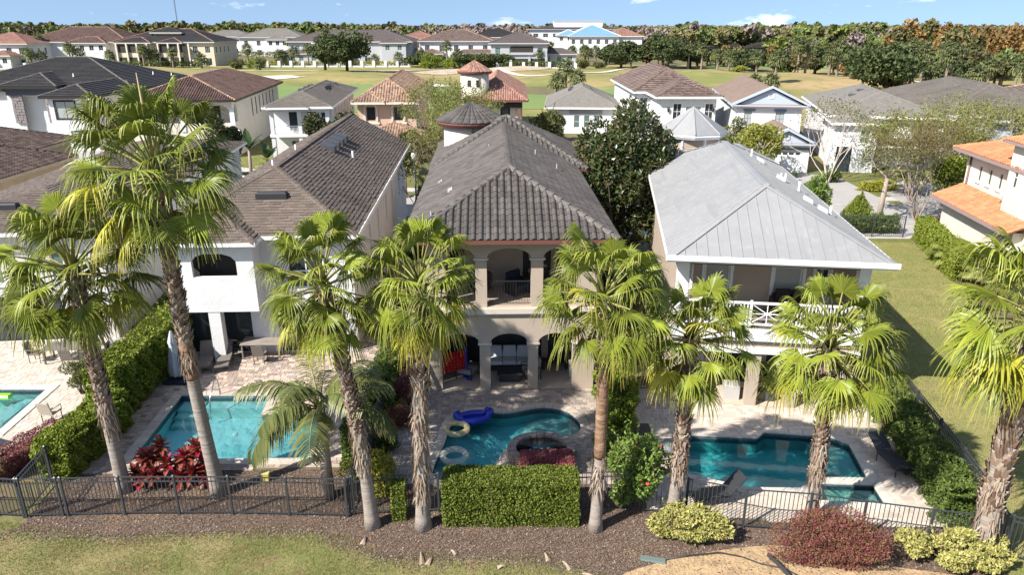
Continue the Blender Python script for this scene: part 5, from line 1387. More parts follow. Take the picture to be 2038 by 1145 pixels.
mansion('mansion', 'villa with terracotta roof far left of the grey mansion', -168, 410, 24, 18, 8.5, .3, cream, redt)
mansion('mansion', 'villa with peach walls half hidden right of the grey mansion', -42, 340, 18, 18, 8.3, .34, peachw, redt)
# ================================================================== fences
fence_m = M('dark_grey_aluminium', (0.045, 0.05, 0.055), 0.45, spec=.5)
PICK = {}
def fence(label, pts, h=1.45, step=0.118, mid=True, mat=None, group='black picket fences round the pools', gate=False, name='fence'):
    mat = mat or fence_m
    p0 = Vector((*pts[0], 0))
    t = thing(name, label, 'gate' if gate else 'fence', p0, 0, group)
    if (h, 'p') not in PICK:
        PICK[(h, 'p')] = MB().box(-.009, .009, -.009, .009, .1, h - .03).mesh('picket', mat)
        q = MB(); q.box(-.032, .032, -.032, .032, 0, h); PICK[(h, 't')] = q.mesh('post', mat)
        q = MB(); q.add([(-.042, -.042, h), (.042, -.042, h), (.042, .042, h), (-.042, .042, h), (0, 0, h + .04)], [(0, 1, 4), (1, 2, 4), (2, 3, 4), (3, 0, 4), (3, 2, 1, 0)]); PICK[(h, 'c')] = q.mesh('post_cap', mat)
    for i, p in enumerate(pts):
        v = Vector((*p, 0)) - p0
        po = inst(PICK[(h, 't')], 'post', t, v)
        inst(PICK[(h, 'c')], 'post_cap', po)
    for i in range(len(pts) - 1):
        a = Vector((*pts[i], 0)) - p0; b = Vector((*pts[i + 1], 0)) - p0
        d = b - a; L_ = d.length; d.normalize(); ang = math.atan2(d.y, d.x)
        for z in ([h - .04, h - .20, .12] if mid else [h - .04, .12]):
            MB().box(.034, L_ - .034, -.016, .016, z - .016, z + .016).build('rail', mat, t, loc=a, rot=(0, 0, ang))
        n = max(2, int((L_ - .06) / step))
        for k in range(1, n):
            inst(PICK[(h, 'p')], 'picket', t, a + d * (L_ * k / n), (0, 0, ang))
    return t
def run(a, b, n): return [(a[0] + (b[0] - a[0]) * k / n, a[1] + (b[1] - a[1]) * k / n) for k in range(n + 1)]
fence('dark fence run in front of the turquoise pool and red leaved plants', [(-13.86, 18.98), (-12.12, 19.05), (-10.42, 19.06), (-8.75, 19.06), (-6.95, 19.0), (-5.13, 18.94)])
g_ = fence('narrow dark gate in the fence below the long stepped hedge', [(-15.12, 18.92), (-14.0, 18.97)], 1.45, .1, gate=True, name='gate', group=None)
MB().box(.25, .55, -.03, -.018, 1.36, 1.42).build('latch_plate', M('brass_latch', (.42, .29, .13), .4, metal=.6), g_)
MB().box(-.08, -.03, -.05, .05, 1.2, 1.34).build('hinge', iron, g_)
fence('short fence piece at the lower left corner of the photo', [(-17.9, 19.05), (-16.1, 19.0), (-15.2, 18.92)])
fence('fence running back beside the purple bush and stepped hedge', run((-15.2, 18.95), (-15.75, 24.3), 3))
fence('fence dividing turquoise pool and kidney pool behind the feathery palm', run((-5.05, 19.0), (-4.95, 24.6), 3))
fence('fence behind the yellow bush and clipped hedge column', run((-4.95, 19.05), (-2.3, 19.2), 2))
fence('fence hidden between the big clipped hedge and the red flowered shrub', run((2.05, 19.25), (3.5, 19.35), 1))
fence('fence along the front of the deep teal pool behind yellow shrubs', [(3.5, 19.35), (5.4, 18.95), (7.04, 18.42), (8.9, 18.2), (10.35, 17.85), (12.1, 17.45), (13.9, 17.1)], mid=False)
fence('fence climbing the right side between the hedge and the lawn', [(16.05, 28.6), (15.72, 26.6), (15.42, 24.6), (15.12, 22.5), (14.85, 20.6), (14.5, 18.8), (14.1, 17.2)])
fence('fence at the lower right corner beside the leaning fan palm', [(14.2, 17.15), (15.4, 16.6), (16.9, 16.3)])
fence('side fence and gate between the taupe and metal roofed houses', [(3.75, 27.2), (5.0, 27.3), (6.1, 27.4)])
fence('fence from the metal roofed house to the right side fence', [(13.4, 26.2), (15.0, 26.4), (15.7, 26.7)])
fence('black fence closing the far end of the side lawn', [(22.0, 51.0), (24.0, 50.9), (26.0, 50.8), (28.2, 50.7)], 1.6, .13)
fence('fence with open gate at the left of the taupe arches', [(-4.75, 27.6), (-3.9, 27.55)], 1.45)
fence('fence behind the stepped hedge by the white house', [(-16.6, 31.8), (-15.9, 32.2), (-14.6, 32.3)], 1.6, .13)

# ================================================================== furniture and small things
wicker = M('dark_brown_wicker', (0.055, 0.042, 0.035), 0.8, bump=(60, .01))
sling = M('grey_brown_sling', (0.16, 0.14, 0.125), 0.8)
blk = M('black_metal', (0.03, 0.03, 0.032), 0.45, spec=.5)
navy = M('navy_cushion', (0.02, 0.03, 0.055), 0.9)
whitec = M('white_cushion', (0.60, 0.62, 0.66), 0.95, bump=(8, .01))

def lounger(label, x, y, rz, mat, frame, back=40, group='sun loungers'):
    t = thing('sun_lounger', label, 'sun lounger', (x, y, .04), rz, group)
    f = MB()
    for s in (-.3, .3): f.tube([(s, -.95, .30), (s, .25, .32)], .022, 6)
    f.tube([(-.3, -.95, .30), (.3, -.95, .30)], .022, 6)
    f.build('frame', frame, t)
    for (a, b) in ((-.3, -.85), (.3, -.85), (-.3, .2), (.3, .2)): MB().tube([(a, b, 0), (a, b, .31)], .02, 6).build('leg', frame, t)
    MB().cbox(-.29, .29, -.93, .25, .32, .36, .01).build('seat', mat, t)
    ca, sa = math.cos(R(back)), math.sin(R(back))
    b = MB(); q = [(-.29, 0, 0), (.29, 0, 0), (.29, .78, 0), (-.29, .78, 0)]
    b.add([(px, .25 + py * ca - dz * sa, .33 + py * sa + dz * ca) for dz in (0, .035) for px, py, _ in q], [(3, 2, 1, 0), (4, 5, 6, 7), (0, 1, 5, 4), (1, 2, 6, 5), (2, 3, 7, 6), (3, 0, 4, 7)])
    b.build('backrest', mat, t)
    return t
lounger('grey brown sun lounger nearest the closed umbrella', -13.75, 29.7, 14, sling, M('taupe_frame', (.12, .10, .09), .5))
lounger('grey brown sun lounger between the first lounger and the dining table', -12.95, 29.8, 12, sling, MATS['taupe_frame'])
lounger('black sun lounger alone on the right side of the deep teal pool', 13.15, 21.9, 8, blk, blk, 28)
lounger('black sun lounger with raised back at the front fence of the deep teal pool', 6.65, 19.75, -78, blk, blk, 48)

u = thing('closed_umbrella', 'closed pale grey cantilever umbrella on a dark blue base', 'umbrella', (-14.35, 28.15, .04), 0)
q = MB()
for (a, b) in ((-.5, -.42), (.02, -.42), (-.5, .02), (.02, .02)): q.cbox(a, a + .48, b, b + .4, 0, .12, .03)
q.build('base', M('dark_blue_base', (.025, .035, .055), .6), u)
MB().tube([(0, 0, .1), (0, 0, 2.3)], .03, 8).build('pole', MATS['taupe_frame'], u)
q = MB(); n = 24
prof = [(.24, .3), (.28, .55), (.22, 1.1), (.13, 1.7), (.16, 1.85), (.07, 2.2), (.03, 2.35)]
V = []; 
for r_, z in prof:
    for k in range(n):
        t_ = 2 * math.pi * k / n; rr = r_ * (1 + .3 * math.cos(t_ * 8)); V.append((rr * math.cos(t_), rr * math.sin(t_), z))
q.add(V, [(i * n + k, i * n + (k + 1) % n, (i + 1) * n + (k + 1) % n, (i + 1) * n + k) for i in range(len(prof) - 1) for k in range(n)], True)
q.build('canopy', M('pale_grey_canvas', (.48, .50, .52), .9), u)

def table(label, x, y, rz, w, d, h, top, leg):
    t = thing('dining_table', label, 'table', (x, y, .04), rz)
    MB().cbox(-w / 2, w / 2, -d / 2, d / 2, h - .05, h, .01).build('tabletop', top, t)
    for a in (-1, 1):
        for b in (-1, 1): MB().box(a * (w / 2 - .07) - .03, a * (w / 2 - .07) + .03, b * (d / 2 - .07) - .03, b * (d / 2 - .07) + .03, 0, h - .05).build('leg', leg, t)
    return t
def chair(label, x, y, rz, mat, group, arms=True, hb=.95):
    t = thing('patio_chair', label, 'chair', (x, y, .04), rz, group)
    MB().cbox(-.26, .26, -.26, .26, .40, .46, .015).build('seat', mat, t)
    b = MB(); b.add([(-.26, .22, .44), (.26, .22, .44), (.26, .27, .44), (-.26, .27, .44), (-.25, .36, hb), (.25, .36, hb), (.25, .40, hb), (-.25, .40, hb)], [(4, 5, 6, 7), (0, 1, 5, 4), (1, 2, 6, 5), (2, 3, 7, 6), (3, 0, 4, 7)]); b.build('backrest', mat, t)
    for a in (-.23, .23):
        for c in (-.22, .24): MB().tube([(a, c, 0), (a, c, .42)], .018, 5).build('leg', blk, t)
        if arms: MB().tube([(a * 1.12, -.24, .42), (a * 1.12, -.24, .64), (a * 1.12, .3, .66)], .02, 5).build('arm', mat, t)
    return t
table('weathered grey rectangular dining table on the deck of the shingle roofed white house', -11.5, 30.75, 2, 1.8, 1.0, .76, M('weathered_grey_wood', (.30, .26, .225), .8, streak=((2, 18, 1), (.2, .17, .15), .45, .65)), M('grey_leg', (.2, .18, .16), .7))
chair('black rounded wicker chair at the left end of the grey table', -12.75, 30.7, 95, wicker, 'chairs round the grey table', True, .85)
chair('grey wicker chair on the near side of the grey table', -11.4, 30.0, 180, sling, 'chairs round the grey table')
table('long brown patio table under the dark glass doors at the left edge', -20.2, 30.2, 4, 1.9, .9, .74, sling, MATS['taupe_frame'])
chair('brown sling chair on the near side of the left patio table', -19.75, 29.55, 182, sling, 'chairs round the left patio table')
chair('brown sling chair at the left end of the left patio table', -21.6, 30.1, 95, sling, 'chairs round the left patio table')
chair('brown sling chair at the right end of the left patio table', -18.7, 30.2, -88, sling, 'chairs round the left patio table')
chair('dark chair in shade behind the left patio table', -20.6, 31.1, 5, blk, 'chairs round the left patio table')
chair('cream backed chair standing by itself between light pool and stepped hedge', -17.75, 24.75, 175, M('cream_sling', (.44, .38, .31), .8), None)
def sofa(label, x, y, rz, w, frame, cush, z=.04, n=3, backh=.85):
    t = thing('sofa', label, 'sofa', (x, y, z), rz)
    f = MB(); f.cbox(-w / 2, w / 2, -.4, .4, .04, .32, .02); f.cbox(-w / 2, w / 2, .32, .42, .32, backh - .1, .02); f.build('frame', frame, t)
    for s in (-1, 1): MB().cbox(s * w / 2 - .09, s * w / 2 + .09, -.4, .42, .05, .62, .02).build('arm', frame, t)
    for k in range(n):
        a = -w / 2 + .1 + (w - .2) * k / n; b = a + (w - .2) / n - .02
        MB().cbox(a, b, -.40, .2, .32, .48, .05).build('seat_cushion', cush, t)
        q = MB(); q.add([(a, .16, .47), (b, .16, .47), (b, .34, .47), (a, .34, .47), (a + .03, .24, backh + .12), (b - .03, .24, backh + .12), (b - .03, .38, backh + .1), (a + .03, .38, backh + .1)], [(4, 5, 6, 7), (0, 1, 5, 4), (1, 2, 6, 5), (2, 3, 7, 6), (3, 0, 4, 7)]); q.build('back_cushion', cush, t)
    return t
sofa('sofa with three white cushions under the middle arch', -.1, 29.45, 1.6, 2.1, wicker, whitec)
sofa('dark wicker love seat against the wall on the white railed balcony', 11.3, 27.4, -7, 1.5, wicker, M('dark_cushion', (.035, .028, .026), .9), 3.44, 2)
sofa('navy blue sofa in the shade under the white railed balcony', 10.15, 27.7, -7.5, 1.7, wicker, navy)
sofa('sofa heaped with grey pillows at the corner of the left house', -17.6, 30.2, 20, 1.5, M('grey_frame', (.28, .28, .29), .7), M('grey_pillow', (.45, .46, .48), .95), .04, 2)
t = thing('fire_table', 'low black square coffee table in front of the white sofa', 'table', (-.1, 28.35, .04), 1.6)
MB().cbox(-.55, .55, -.4, .4, .34, .40, .01).build('tabletop', blk, t); MB().box(-.45, .45, -.32, .32, 0, .34).build('base', blk, t)
for lab, x, y, rz in (('grey cushioned armchair beside the connect game under the left arch', -1.95, 28.55, 70), ('grey cushioned armchair half behind the right hand column', .82, 28.5, -80)):
    t = thing('armchair', lab, 'chair', (x, y, .04), rz, 'armchairs round the black table')
    for s in (-.36, .36):
        q = MB(); q.tube([(s, -.36, 0), (s, -.36, .58), (s, .36, .58), (s, .36, 0)], .025, 4, smooth=False); q.build('arm', blk, t)
    MB().cbox(-.33, .33, -.36, .33, .27, .44, .05).build('seat_cushion', M('mid_grey_cushion', (.30, .30, .31), .95), t)
    q = MB(); q.add([(-.3, .16, .42), (.3, .16, .42), (.3, .34, .42), (-.3, .34, .42), (-.27, .28, .95), (.27, .28, .95), (.27, .40, .93), (-.27, .40, .93)], [(4, 5, 6, 7), (0, 1, 5, 4), (1, 2, 6, 5), (2, 3, 7, 6), (3, 0, 4, 7)]); q.build('back_cushion', MATS['mid_grey_cushion'], t)
t = thing('armchair', 'dark navy armchair on the upper arched balcony', 'chair', (.25, 29.0, 3.78), 40)
MB().cbox(-.34, .34, -.34, .34, .2, .44, .05).build('seat', navy, t); MB().cbox(-.34, .34, .26, .4, .44, .92, .05).build('backrest', navy, t)
for s in (-.38, .38): MB().cbox(s - .04, s + .04, -.34, .36, .0, .62, .01).build('arm', blk, t)
t = thing('armchair', 'second dark seat on the upper arched balcony near the left column', 'chair', (-1.35, 29.1, 3.78), -60)
MB().cbox(-.34, .34, -.34, .34, .2, .44, .05).build('seat', wicker, t); MB().cbox(-.34, .34, .26, .4, .44, .92, .05).build('backrest', wicker, t)

# connect-four garden game
t = thing('garden_game', 'big red four in a row garden game on blue legs', 'game', (-2.55, 28.2, .04), 28)
redp = M('red_plastic', (.55, .02, .018), .35); bluep = M('blue_plastic', (.02, .07, .45), .35)
hs = []
for i in range(7):
    for j in range(6):
        cx, cz = .12 + i * .15, .45 + .1 + j * .135
        hs.append([(cx + .045 * math.cos(-k * math.pi / 4), cz + .045 * math.sin(-k * math.pi / 4)) for k in range(8)])
wall(t, (-.57, -.05, 0), X_, Y_, rect(0, .45, 1.14, .86), hs, redp, .10, 'board')
for s in (-.62, .62):
    MB().cbox(s - .045, s + .045, -.06, .06, 0, 1.42, .02).build('post', bluep, t)
    MB().cbox(s - .06, s + .06, -.35, .35, 0, .07, .02).build('foot', bluep, t)
t = thing('outdoor_kitchen', 'white counter with stone top against the right pier of the taupe arches', 'counter', (2.75, 28.3, .03), 1.6)
MB().box(-.25, .3, -.6, .9, 0, .86).build('base', stucco_w, t); MB().cbox(-.32, .36, -.66, .95, .86, .93, .01).build('worktop', M('granite', (.33, .28, .23), .4, noise=(20, (.2, .16, .13), .4, .65)), t)
t = thing('grill_hood', 'brown covered grill standing on the stone counter', 'grill', (2.8, 28.75, .965), 0)
MB().cbox(-.22, .25, -.28, .28, 0, .3, .08).build('cover', M('brown_cover', (.13, .09, .065), .8), t)
t = thing('bench', 'low dark bench by the back wall under the right arch', 'bench', (1.9, 29.4, .04), 1.6)
MB().cbox(-.6, .6, -.2, .2, .34, .42, .01).build('seat', wicker, t)
for s in (-.5, .5): MB().box(s - .04, s + .04, -.18, .18, 0, .34).build('leg', blk, t)
for k, (x, lab) in enumerate(((-3.62, 'nearer dark plank leaning on the left pier of the taupe house'), (-3.5, 'thinner dark plank leaning on the left pier of the taupe house'))):
    t = thing('plank', lab, 'plank', (x, 27.12, .03), 0, 'planks leaning on the pier')
    q = MB(); q.add([(0, -.5, 0), (.09 - .03 * k, -.5, 0), (.09 - .03 * k, -.46, 0), (0, -.46, 0), (-.12, .18, 1.75), (-.03 - .03 * k, .18, 1.75), (-.03 - .03 * k, .22, 1.75), (-.12, .22, 1.75)], [(3, 2, 1, 0), (4, 5, 6, 7), (0, 1, 5, 4), (1, 2, 6, 5), (2, 3, 7, 6), (3, 0, 4, 7)]); q.build('board', M('dark_plank', (.06, .055, .05), .7), t)

# pool floats
def ring(label, x, y, rad, mat, z=-.05):
    t = thing('swim_ring', label, 'swim ring', (x, y, z), 0, 'clear swim rings in the kidney pool')
    V = []; F = []; n, m = 28, 10
    for i in range(n):
        a = 2 * math.pi * i / n
        for k in range(m):
            b = 2 * math.pi * k / m; rr = rad + .115 * math.cos(b)
            V.append((rr * math.cos(a), rr * math.sin(a), .09 + .115 * math.sin(b)))
    for i in range(n):
        for k in range(m): F.append((i * m + k, ((i + 1) % n) * m + k, ((i + 1) % n) * m + (k + 1) % m, i * m + (k + 1) % m))
    MB().add(V, F, True).build('tube', mat, t)
    return t
def clear(name, col, a):
    m = bpy.data.materials.new(name); m.use_nodes = True; tr = m.node_tree; tr.nodes.clear()
    o = tr.nodes.new('ShaderNodeOutputMaterial'); p = tr.nodes.new('ShaderNodeBsdfPrincipled'); p.inputs['Base Color'].default_value = (*col, 1); p.inputs['Roughness'].default_value = .12
    x = tr.nodes.new('ShaderNodeBsdfTransparent'); s = tr.nodes.new('ShaderNodeMixShader'); s.inputs[0].default_value = a
    tr.links.new(x.outputs[0], s.inputs[1]); tr.links.new(p.outputs[0], s.inputs[2]); tr.links.new(s.outputs[0], o.inputs[0]); return m
ring('clear gold tinted swim ring touching the blue float', -2.12, 24.2, .42, clear('clear_gold_vinyl', (.75, .62, .35), .55))
ring('clear swim ring drifting alone nearer the clipped hedge', -2.05, 22.35, .42, clear('clear_vinyl', (.66, .66, .58), .42))
t = thing('pool_float', 'blue inflatable boat shaped float at the pool edge', 'pool float', (-1.5, 25.0, -.08), 14)
blv = M('blue_vinyl', (.012, .03, .36), .2, spec=.6)
q = MB(); pts = [(.68 * math.cos(a), .30 * math.sin(a), .14 + (.16 if abs(math.cos(a)) > .75 else .0)) for a in np.linspace(0, 2 * math.pi, 25)]
q.tube(pts, .14, 8, caps=False); q.build('rim', blv, t)
q = MB(); q.add([(.55 * math.cos(a), .24 * math.sin(a), .12) for a in np.linspace(0, 6.0, 18)], [tuple(range(18))]); q.build('floor', blv, t)
t = thing('pool_float', 'lime green float at the far edge of the left pool', 'pool float', (-21.3, 26.9, -.08), 0)
MB().cbox(-.9, .5, -.18, .18, 0, .12, .05).build('body', M('lime_vinyl', (.25, .62, .03), .3), t)
t = thing('sun_lounger', 'lounger with bright blue towel at the left photo edge', 'sun lounger', (-19.6, 23.1, .04), 70, 'sun loungers')
MB().cbox(-.3, .3, -.9, .9, .26, .34, .02).build('seat', sling, t); MB().cbox(-.33, .33, -.1, .75, .345, .39, .02).build('towel', M('blue_towel', (.01, .08, .50), .95), t)
for a in (-.25, .25):
    for b in (-.8, .8): MB().tube([(a, b, 0), (a, b, .27)], .02, 5).build('leg', blk, t)
t = thing('planter_box', 'dark grey rectangular planter box on the cream patio', 'planter', (10.15, 26.55, .04), -7)
wm = M('dark_grey_planter', (.085, .09, .095), .6)
q = MB(); q.add([(-.48, -.2, 0), (.48, -.2, 0), (.48, .2, 0), (-.48, .2, 0), (-.54, -.25, .42), (.54, -.25, .42), (.54, .25, .42), (-.54, .25, .42), (-.49, -.2, .42), (.49, -.2, .42), (.49, .2, .42), (-.49, .2, .42), (-.46, -.18, .3), (.46, -.18, .3), (.46, .18, .3), (-.46, .18, .3)],
    [(3, 2, 1, 0), (0, 1, 5, 4), (1, 2, 6, 5), (2, 3, 7, 6), (3, 0, 4, 7), (4, 5, 9, 8), (5, 6, 10, 9), (6, 7, 11, 10), (7, 4, 8, 11), (8, 9, 13, 12), (9, 10, 14, 13), (10, 11, 15, 14), (11, 8, 12, 15), (12, 13, 14, 15)]); q.build('box', wm, t)
t = thing('planter_box', 'pale grey square planter left of the dark planter box', 'planter', (9.0, 26.75, .04), -7)
q = MB(); q.cbox(-.3, .3, -.3, .3, 0, .62, .03); q.build('box', M('pale_planter', (.42, .41, .39), .7), t)
t = thing('pool_equipment_mat', 'long black mat lying on the pavers between the red flowered shrub and the teal pool', 'mat', (4.95, 23.5, .045), 2)
MB().cbox(-.32, .32, -1.0, 1.0, 0, .04, .01).build('mat', blk, t)
t = thing('garden_stool', 'pale round stool behind the trunk of the palm by the teal pool', 'stool', (5.6, 22.6, .04), 0)
MB().lathe([(.22, 0), (.33, .16), (.34, .28), (.24, .42)], (0, 0, 0), 18).build('body', M('pale_grey_ceramic', (.22, .235, .25), .5), t)
t = thing('valve_box', 'small yellow box on the mulch in front of the turquoise pool', 'box', (-8.3, 20.9, .0), 0)
MB().cbox(-.13, .13, -.1, .1, 0, .3, .02).build('box', M('mustard_plastic', (.52, .42, .10), .6), t); MB().cbox(-.15, .15, -.12, .12, .3, .34, .01).build('lid', M('mustard_lid', (.55, .47, .16), .6), t)
t = thing('box_lid', 'flat grey green lid lying in front of the yellow shrub', 'lid', (4.05, 17.0, .012), -12)
MB().cbox(-.36, .36, -.11, .11, 0, .05, .015).build('lid', M('grey_green_plastic', (.13, .17, .155), .7), t)
t = thing('drain_pipe', 'black corrugated pipe lying in bare soil beside the big purple bush', 'pipe', (7.55, 16.6, .03), 0)
q = MB(); pts = [(-.15, .55, .06), (0, .2, .06), (.12, -.2, .06), (.28, -.7, .06), (.35, -1.2, .05)]
P_ = [Vector(p) for p in pts]; fp = []
for i in range(4):
    for k in range(14): fp.append(P_[i].lerp(P_[i + 1], k / 14))
q.tube(fp, [.062 + .012 * (i % 2) for i in range(len(fp))], 8, smooth=False); q.build('pipe', blk, t)
t = thing('garden_hose', 'thin black hose curling over the bare soil', 'hose', (5.6, 16.9, .03), 0)
MB().tube([(-1.2, .1, .02), (-.4, .25, .03), (.4, .35, .05), (1.0, .2, .03), (1.5, -.1, .02), (2.1, -.3, .03), (2.6, -.8, .02)], .02, 6).build('hose', blk, t)
bark_m = M('fallen_palm_boot', (.30, .22, .16), .9, ob=.3, noise=(6, (.42, .34, .27), .45, .7), bump=(25, .01))
bk = []
for (x, y, a, s) in ((-2.6, 17.05, 100, .55), (-2.35, 16.95, 70, .4), (1.55, 16.75, 120, .4), (2.15, 16.35, 155, .38), (2.6, 16.2, 20, .3), (-4.4, 17.8, 80, .35), (-1.7, 17.3, 130, .25), (-.3, 16.7, 15, .25), (1.0, 17.1, 105, .35)): bk.append((x, y, a, s))
for i, (x, y, a, s) in enumerate(bk):
    q = MB(); n = 6; V = []
    for k in range(n + 1):
        f = k / n; w = .07 * (1 - f * .8) + .01
        V += [(s * (f - .5), -w, .02 + .05 * math.sin(f * 3)), (s * (f - .5), 0, .05 + .05 * math.sin(f * 3)), (s * (f - .5), w, .02 + .04 * math.sin(f * 3))]
    q.add(V, [(3 * k + j, 3 * k + 3 + j, 3 * k + 4 + j, 3 * k + 1 + j) for k in range(n) for j in (0, 1)])
    o = q.build('fallen_leaf_base', bark_m, None, loc=(x, y, .01), rot=(0, 0, R(a)))
    tag(o, 'dry curled palm leaf base lying on the mulch', 'palm debris', 'fallen palm leaf bases on the mulch')
# little iron trellis and boulders by the spa
t = thing('iron_trellis', 'low curved rusty iron garden screen between pool and clipped hedge', 'trellis', (-.1, 21.15, .02), 10)
q = MB(); rust = M('rusty_iron', (.14, .08, .055), .8)
q.tube([(-.6, 0, 0), (-.6, 0, .45), (-.4, 0, .62), (0, 0, .7), (.4, 0, .62), (.6, 0, .45), (.6, 0, 0)], .016, 5)
for k in range(9): q.tube([(-.5 + .125 * k, 0, 0), (-.5 + .125 * k, 0, .58 + .1 * math.sin(math.pi * k / 8))], .009, 4)
q.build('frame', rust, t)
rk = M('pale_limestone', (.52, .46, .38), .9, noise=(5, (.36, .31, .26), .45, .7), bump=(12, .03))
for i, (x, y, s) in enumerate(((.35, 21.2, .32), (.75, 21.1, .26), (-.35, 21.05, .22), (1.15, 20.95, .24))):
    g = np.random.default_rng(90 + i); q = MB(); n, m = 9, 6; V = []
    for j in range(m):
        ph = math.pi * (j + .5) / m
        for k in range(n):
            th = 2 * math.pi * k / n; r_ = s * g.uniform(.8, 1.15); V.append((r_ * math.sin(ph) * math.cos(th), r_ * math.sin(ph) * math.sin(th), max(-.05, .62 * r_ * math.cos(ph) + .4 * s)))
    q.add(V, [(j * n + k, (j + 1) * n + k, (j + 1) * n + (k + 1) % n, j * n + (k + 1) % n) for j in range(m - 1) for k in range(n)] + [tuple(range(n))])
    o = q.build('boulder', rk, None, loc=(x, y, .02)); tag(o, 'pale limestone boulder in the corner between spa and clipped hedge', 'boulder', 'boulders beside the spa')

# street lamps
def lamp(label, x, y, h):
    t = thing('street_lamp', label, 'street lamp', (x, y, 0), 0, 'street lamps')
    MB().lathe([(.2, 0), (.2, .3), (.12, .45), (.08, .8), (.06, h - .5), (.1, h - .42), (.12, h - .35)], (0, 0, 0), 12).build('pole', M('lamp_pole_grey', (.12, .13, .13), .5), t)
    MB().lathe([(.12, h - .35), (.24, h - .2), (.27, h), (.2, h + .2), (.12, h + .26)], (0, 0, 0), 14).build('globe', M('frosted_globe', (.72, .74, .75), .25), t)
    MB().lathe([(.2, h + .24), (.15, h + .34), (.03, h + .5)], (0, 0, 0), 12).build('finial', MATS['lamp_pole_grey'], t)
lamp('street lamp between shingle roof and grey turret', -8.1, 60.5, 4.3)
lamp('street lamp far right in front of the green palms', 111, 200, 5.0)

t = thing('radio_mast', 'thin lattice radio mast far beyond the woods', 'mast', (-790, 1830, 0), 0)
q = MB()
for k in range(3):
    a = 2 * math.pi * k / 3; q.tube([(1.2 * math.cos(a), 1.2 * math.sin(a), 0), (1.2 * math.cos(a), 1.2 * math.sin(a), 92)], .28, 4, smooth=False)
for j in range(30):
    for k in range(3):
        a, b = 2 * math.pi * k / 3, 2 * math.pi * (k + 1) / 3
        q.tube([(1.2 * math.cos(a), 1.2 * math.sin(a), j * 3.07), (1.2 * math.cos(b), 1.2 * math.sin(b), j * 3.07 + 3.07)], .16, 3, smooth=False)
q.build('lattice', M('mast_grey', (.2, .2, .21), .6), t)

t = thing('golf_cart', 'red golf cart on the path between the golf course palms', 'golf cart', (89.5, 198.5, .9), -60)
redc = M('red_cart_paint', (.55, .02, .03), .3)
q = MB(); q.cbox(-1.2, 1.2, -.6, .6, .3, .75, .12); q.cbox(.75, 1.25, -.58, .58, .7, 1.0, .12); q.build('body', redc, t)
MB().cbox(-1.0, .9, -.62, .62, 1.85, 1.93, .03).build('canopy', redc, t)
MB().cbox(-.5, .1, -.52, .52, .74, .9, .05).build('seat', M('cart_seat', (.5, .47, .42), .8), t)
for a in (-.95, .8):
    for b in (-.5, .5): MB().tube([(a, b, .7), (a * .95, b, 1.86)], .025, 5).build('roof_post', blk, t)
wh = MB()
wh.tube([(0, -.1, 0), (0, .1, 0)], .24, 12); wm_ = wh.mesh('wheel', blk)
for a in (-.8, .8):
    for b in (-.55, .55): inst(wm_, 'wheel', t, (a, b, .24))

# garden walls with white pillars along the far side of the golf course
def pillar_wall(label, x0, x1, y, n, hedge_mat, grp):
    t = thing('garden_wall', label, 'wall', (x0, y, 0), 0, 'pillared garden walls along the fairway')
    pm = MB().box(-.5, .5, -.5, .5, 0, 2.2).mesh('pillar', white2)
    for k in range(n + 1): inst(pm, 'pillar', t, ((x1 - x0) * k / n, 0, 0))
    q = MB(); q.box(0, x1 - x0, -.2, .2, 0, .5); q.build('plinth', white2, t)
    return t
pillar_wall('white pillared wall in front of the grey mansion with the bay', -88, -37, 274, 12, None, 1)
pillar_wall('white pillared wall in front of the white pinkish roofed mansion', -33, -8, 277, 5, None, 1)
pillar_wall('white pillared wall in front of the pale grey balcony mansion', -5, 22, 264, 6, None, 1)
pillar_wall('white pillared wall by the far left red roofed mansion', -190, -150, 258, 8, None, 1)
# ================================================================== plants
def leaf_cloud(P, size, g, aspect=0.5, up=0.4, outd=None, fold=0.25, jit=0.35):
    n = len(P)
    s = size * g.uniform(1 - jit, 1 + jit, n)
    d = g.normal(size=(n, 3))
    if outd is not None: d = d * 0.75 + outd * 1.0
    d[:, 2] += up * .3
    d /= np.linalg.norm(d, axis=1)[:, None] + 1e-9
    nr = g.normal(size=(n, 3)); nr[:, 2] += up * 2
    if outd is not None: nr += outd * .8
    w = np.cross(d, nr); w /= np.linalg.norm(w, axis=1)[:, None] + 1e-9
    nn = np.cross(w, d)
    a = s[:, None] * .5
    V = np.stack([P - d * a, P + w * a * aspect + nn * a * fold - d * a * .1, P + d * a, P - w * a * aspect + nn * a * fold - d * a * .1], 1).reshape(-1, 3)
    return V, np.arange(4 * n).reshape(n, 4)

def sphere_pts(n, g):
    d = g.normal(size=(n, 3)); d /= np.linalg.norm(d, axis=1)[:, None]
    return d

def lumps(n, g, r, k=14, lump=0.45, shell=0.55, bottom=-1.0):
    """points over a lumpy ellipsoid r=(rx, ry, rz) centred on 0, with outward directions"""
    c = sphere_pts(k, g) * g.uniform(.35, .75, (k, 1)); c[:, 2] = np.maximum(c[:, 2], bottom)
    i = g.integers(0, k, n)
    d = sphere_pts(n, g)
    rad = lump * g.uniform(.7, 1.15, k)[i] * g.uniform(shell, 1.0, n) ** .6
    P = c[i] + d * rad[:, None]
    return P * np.array(r), d

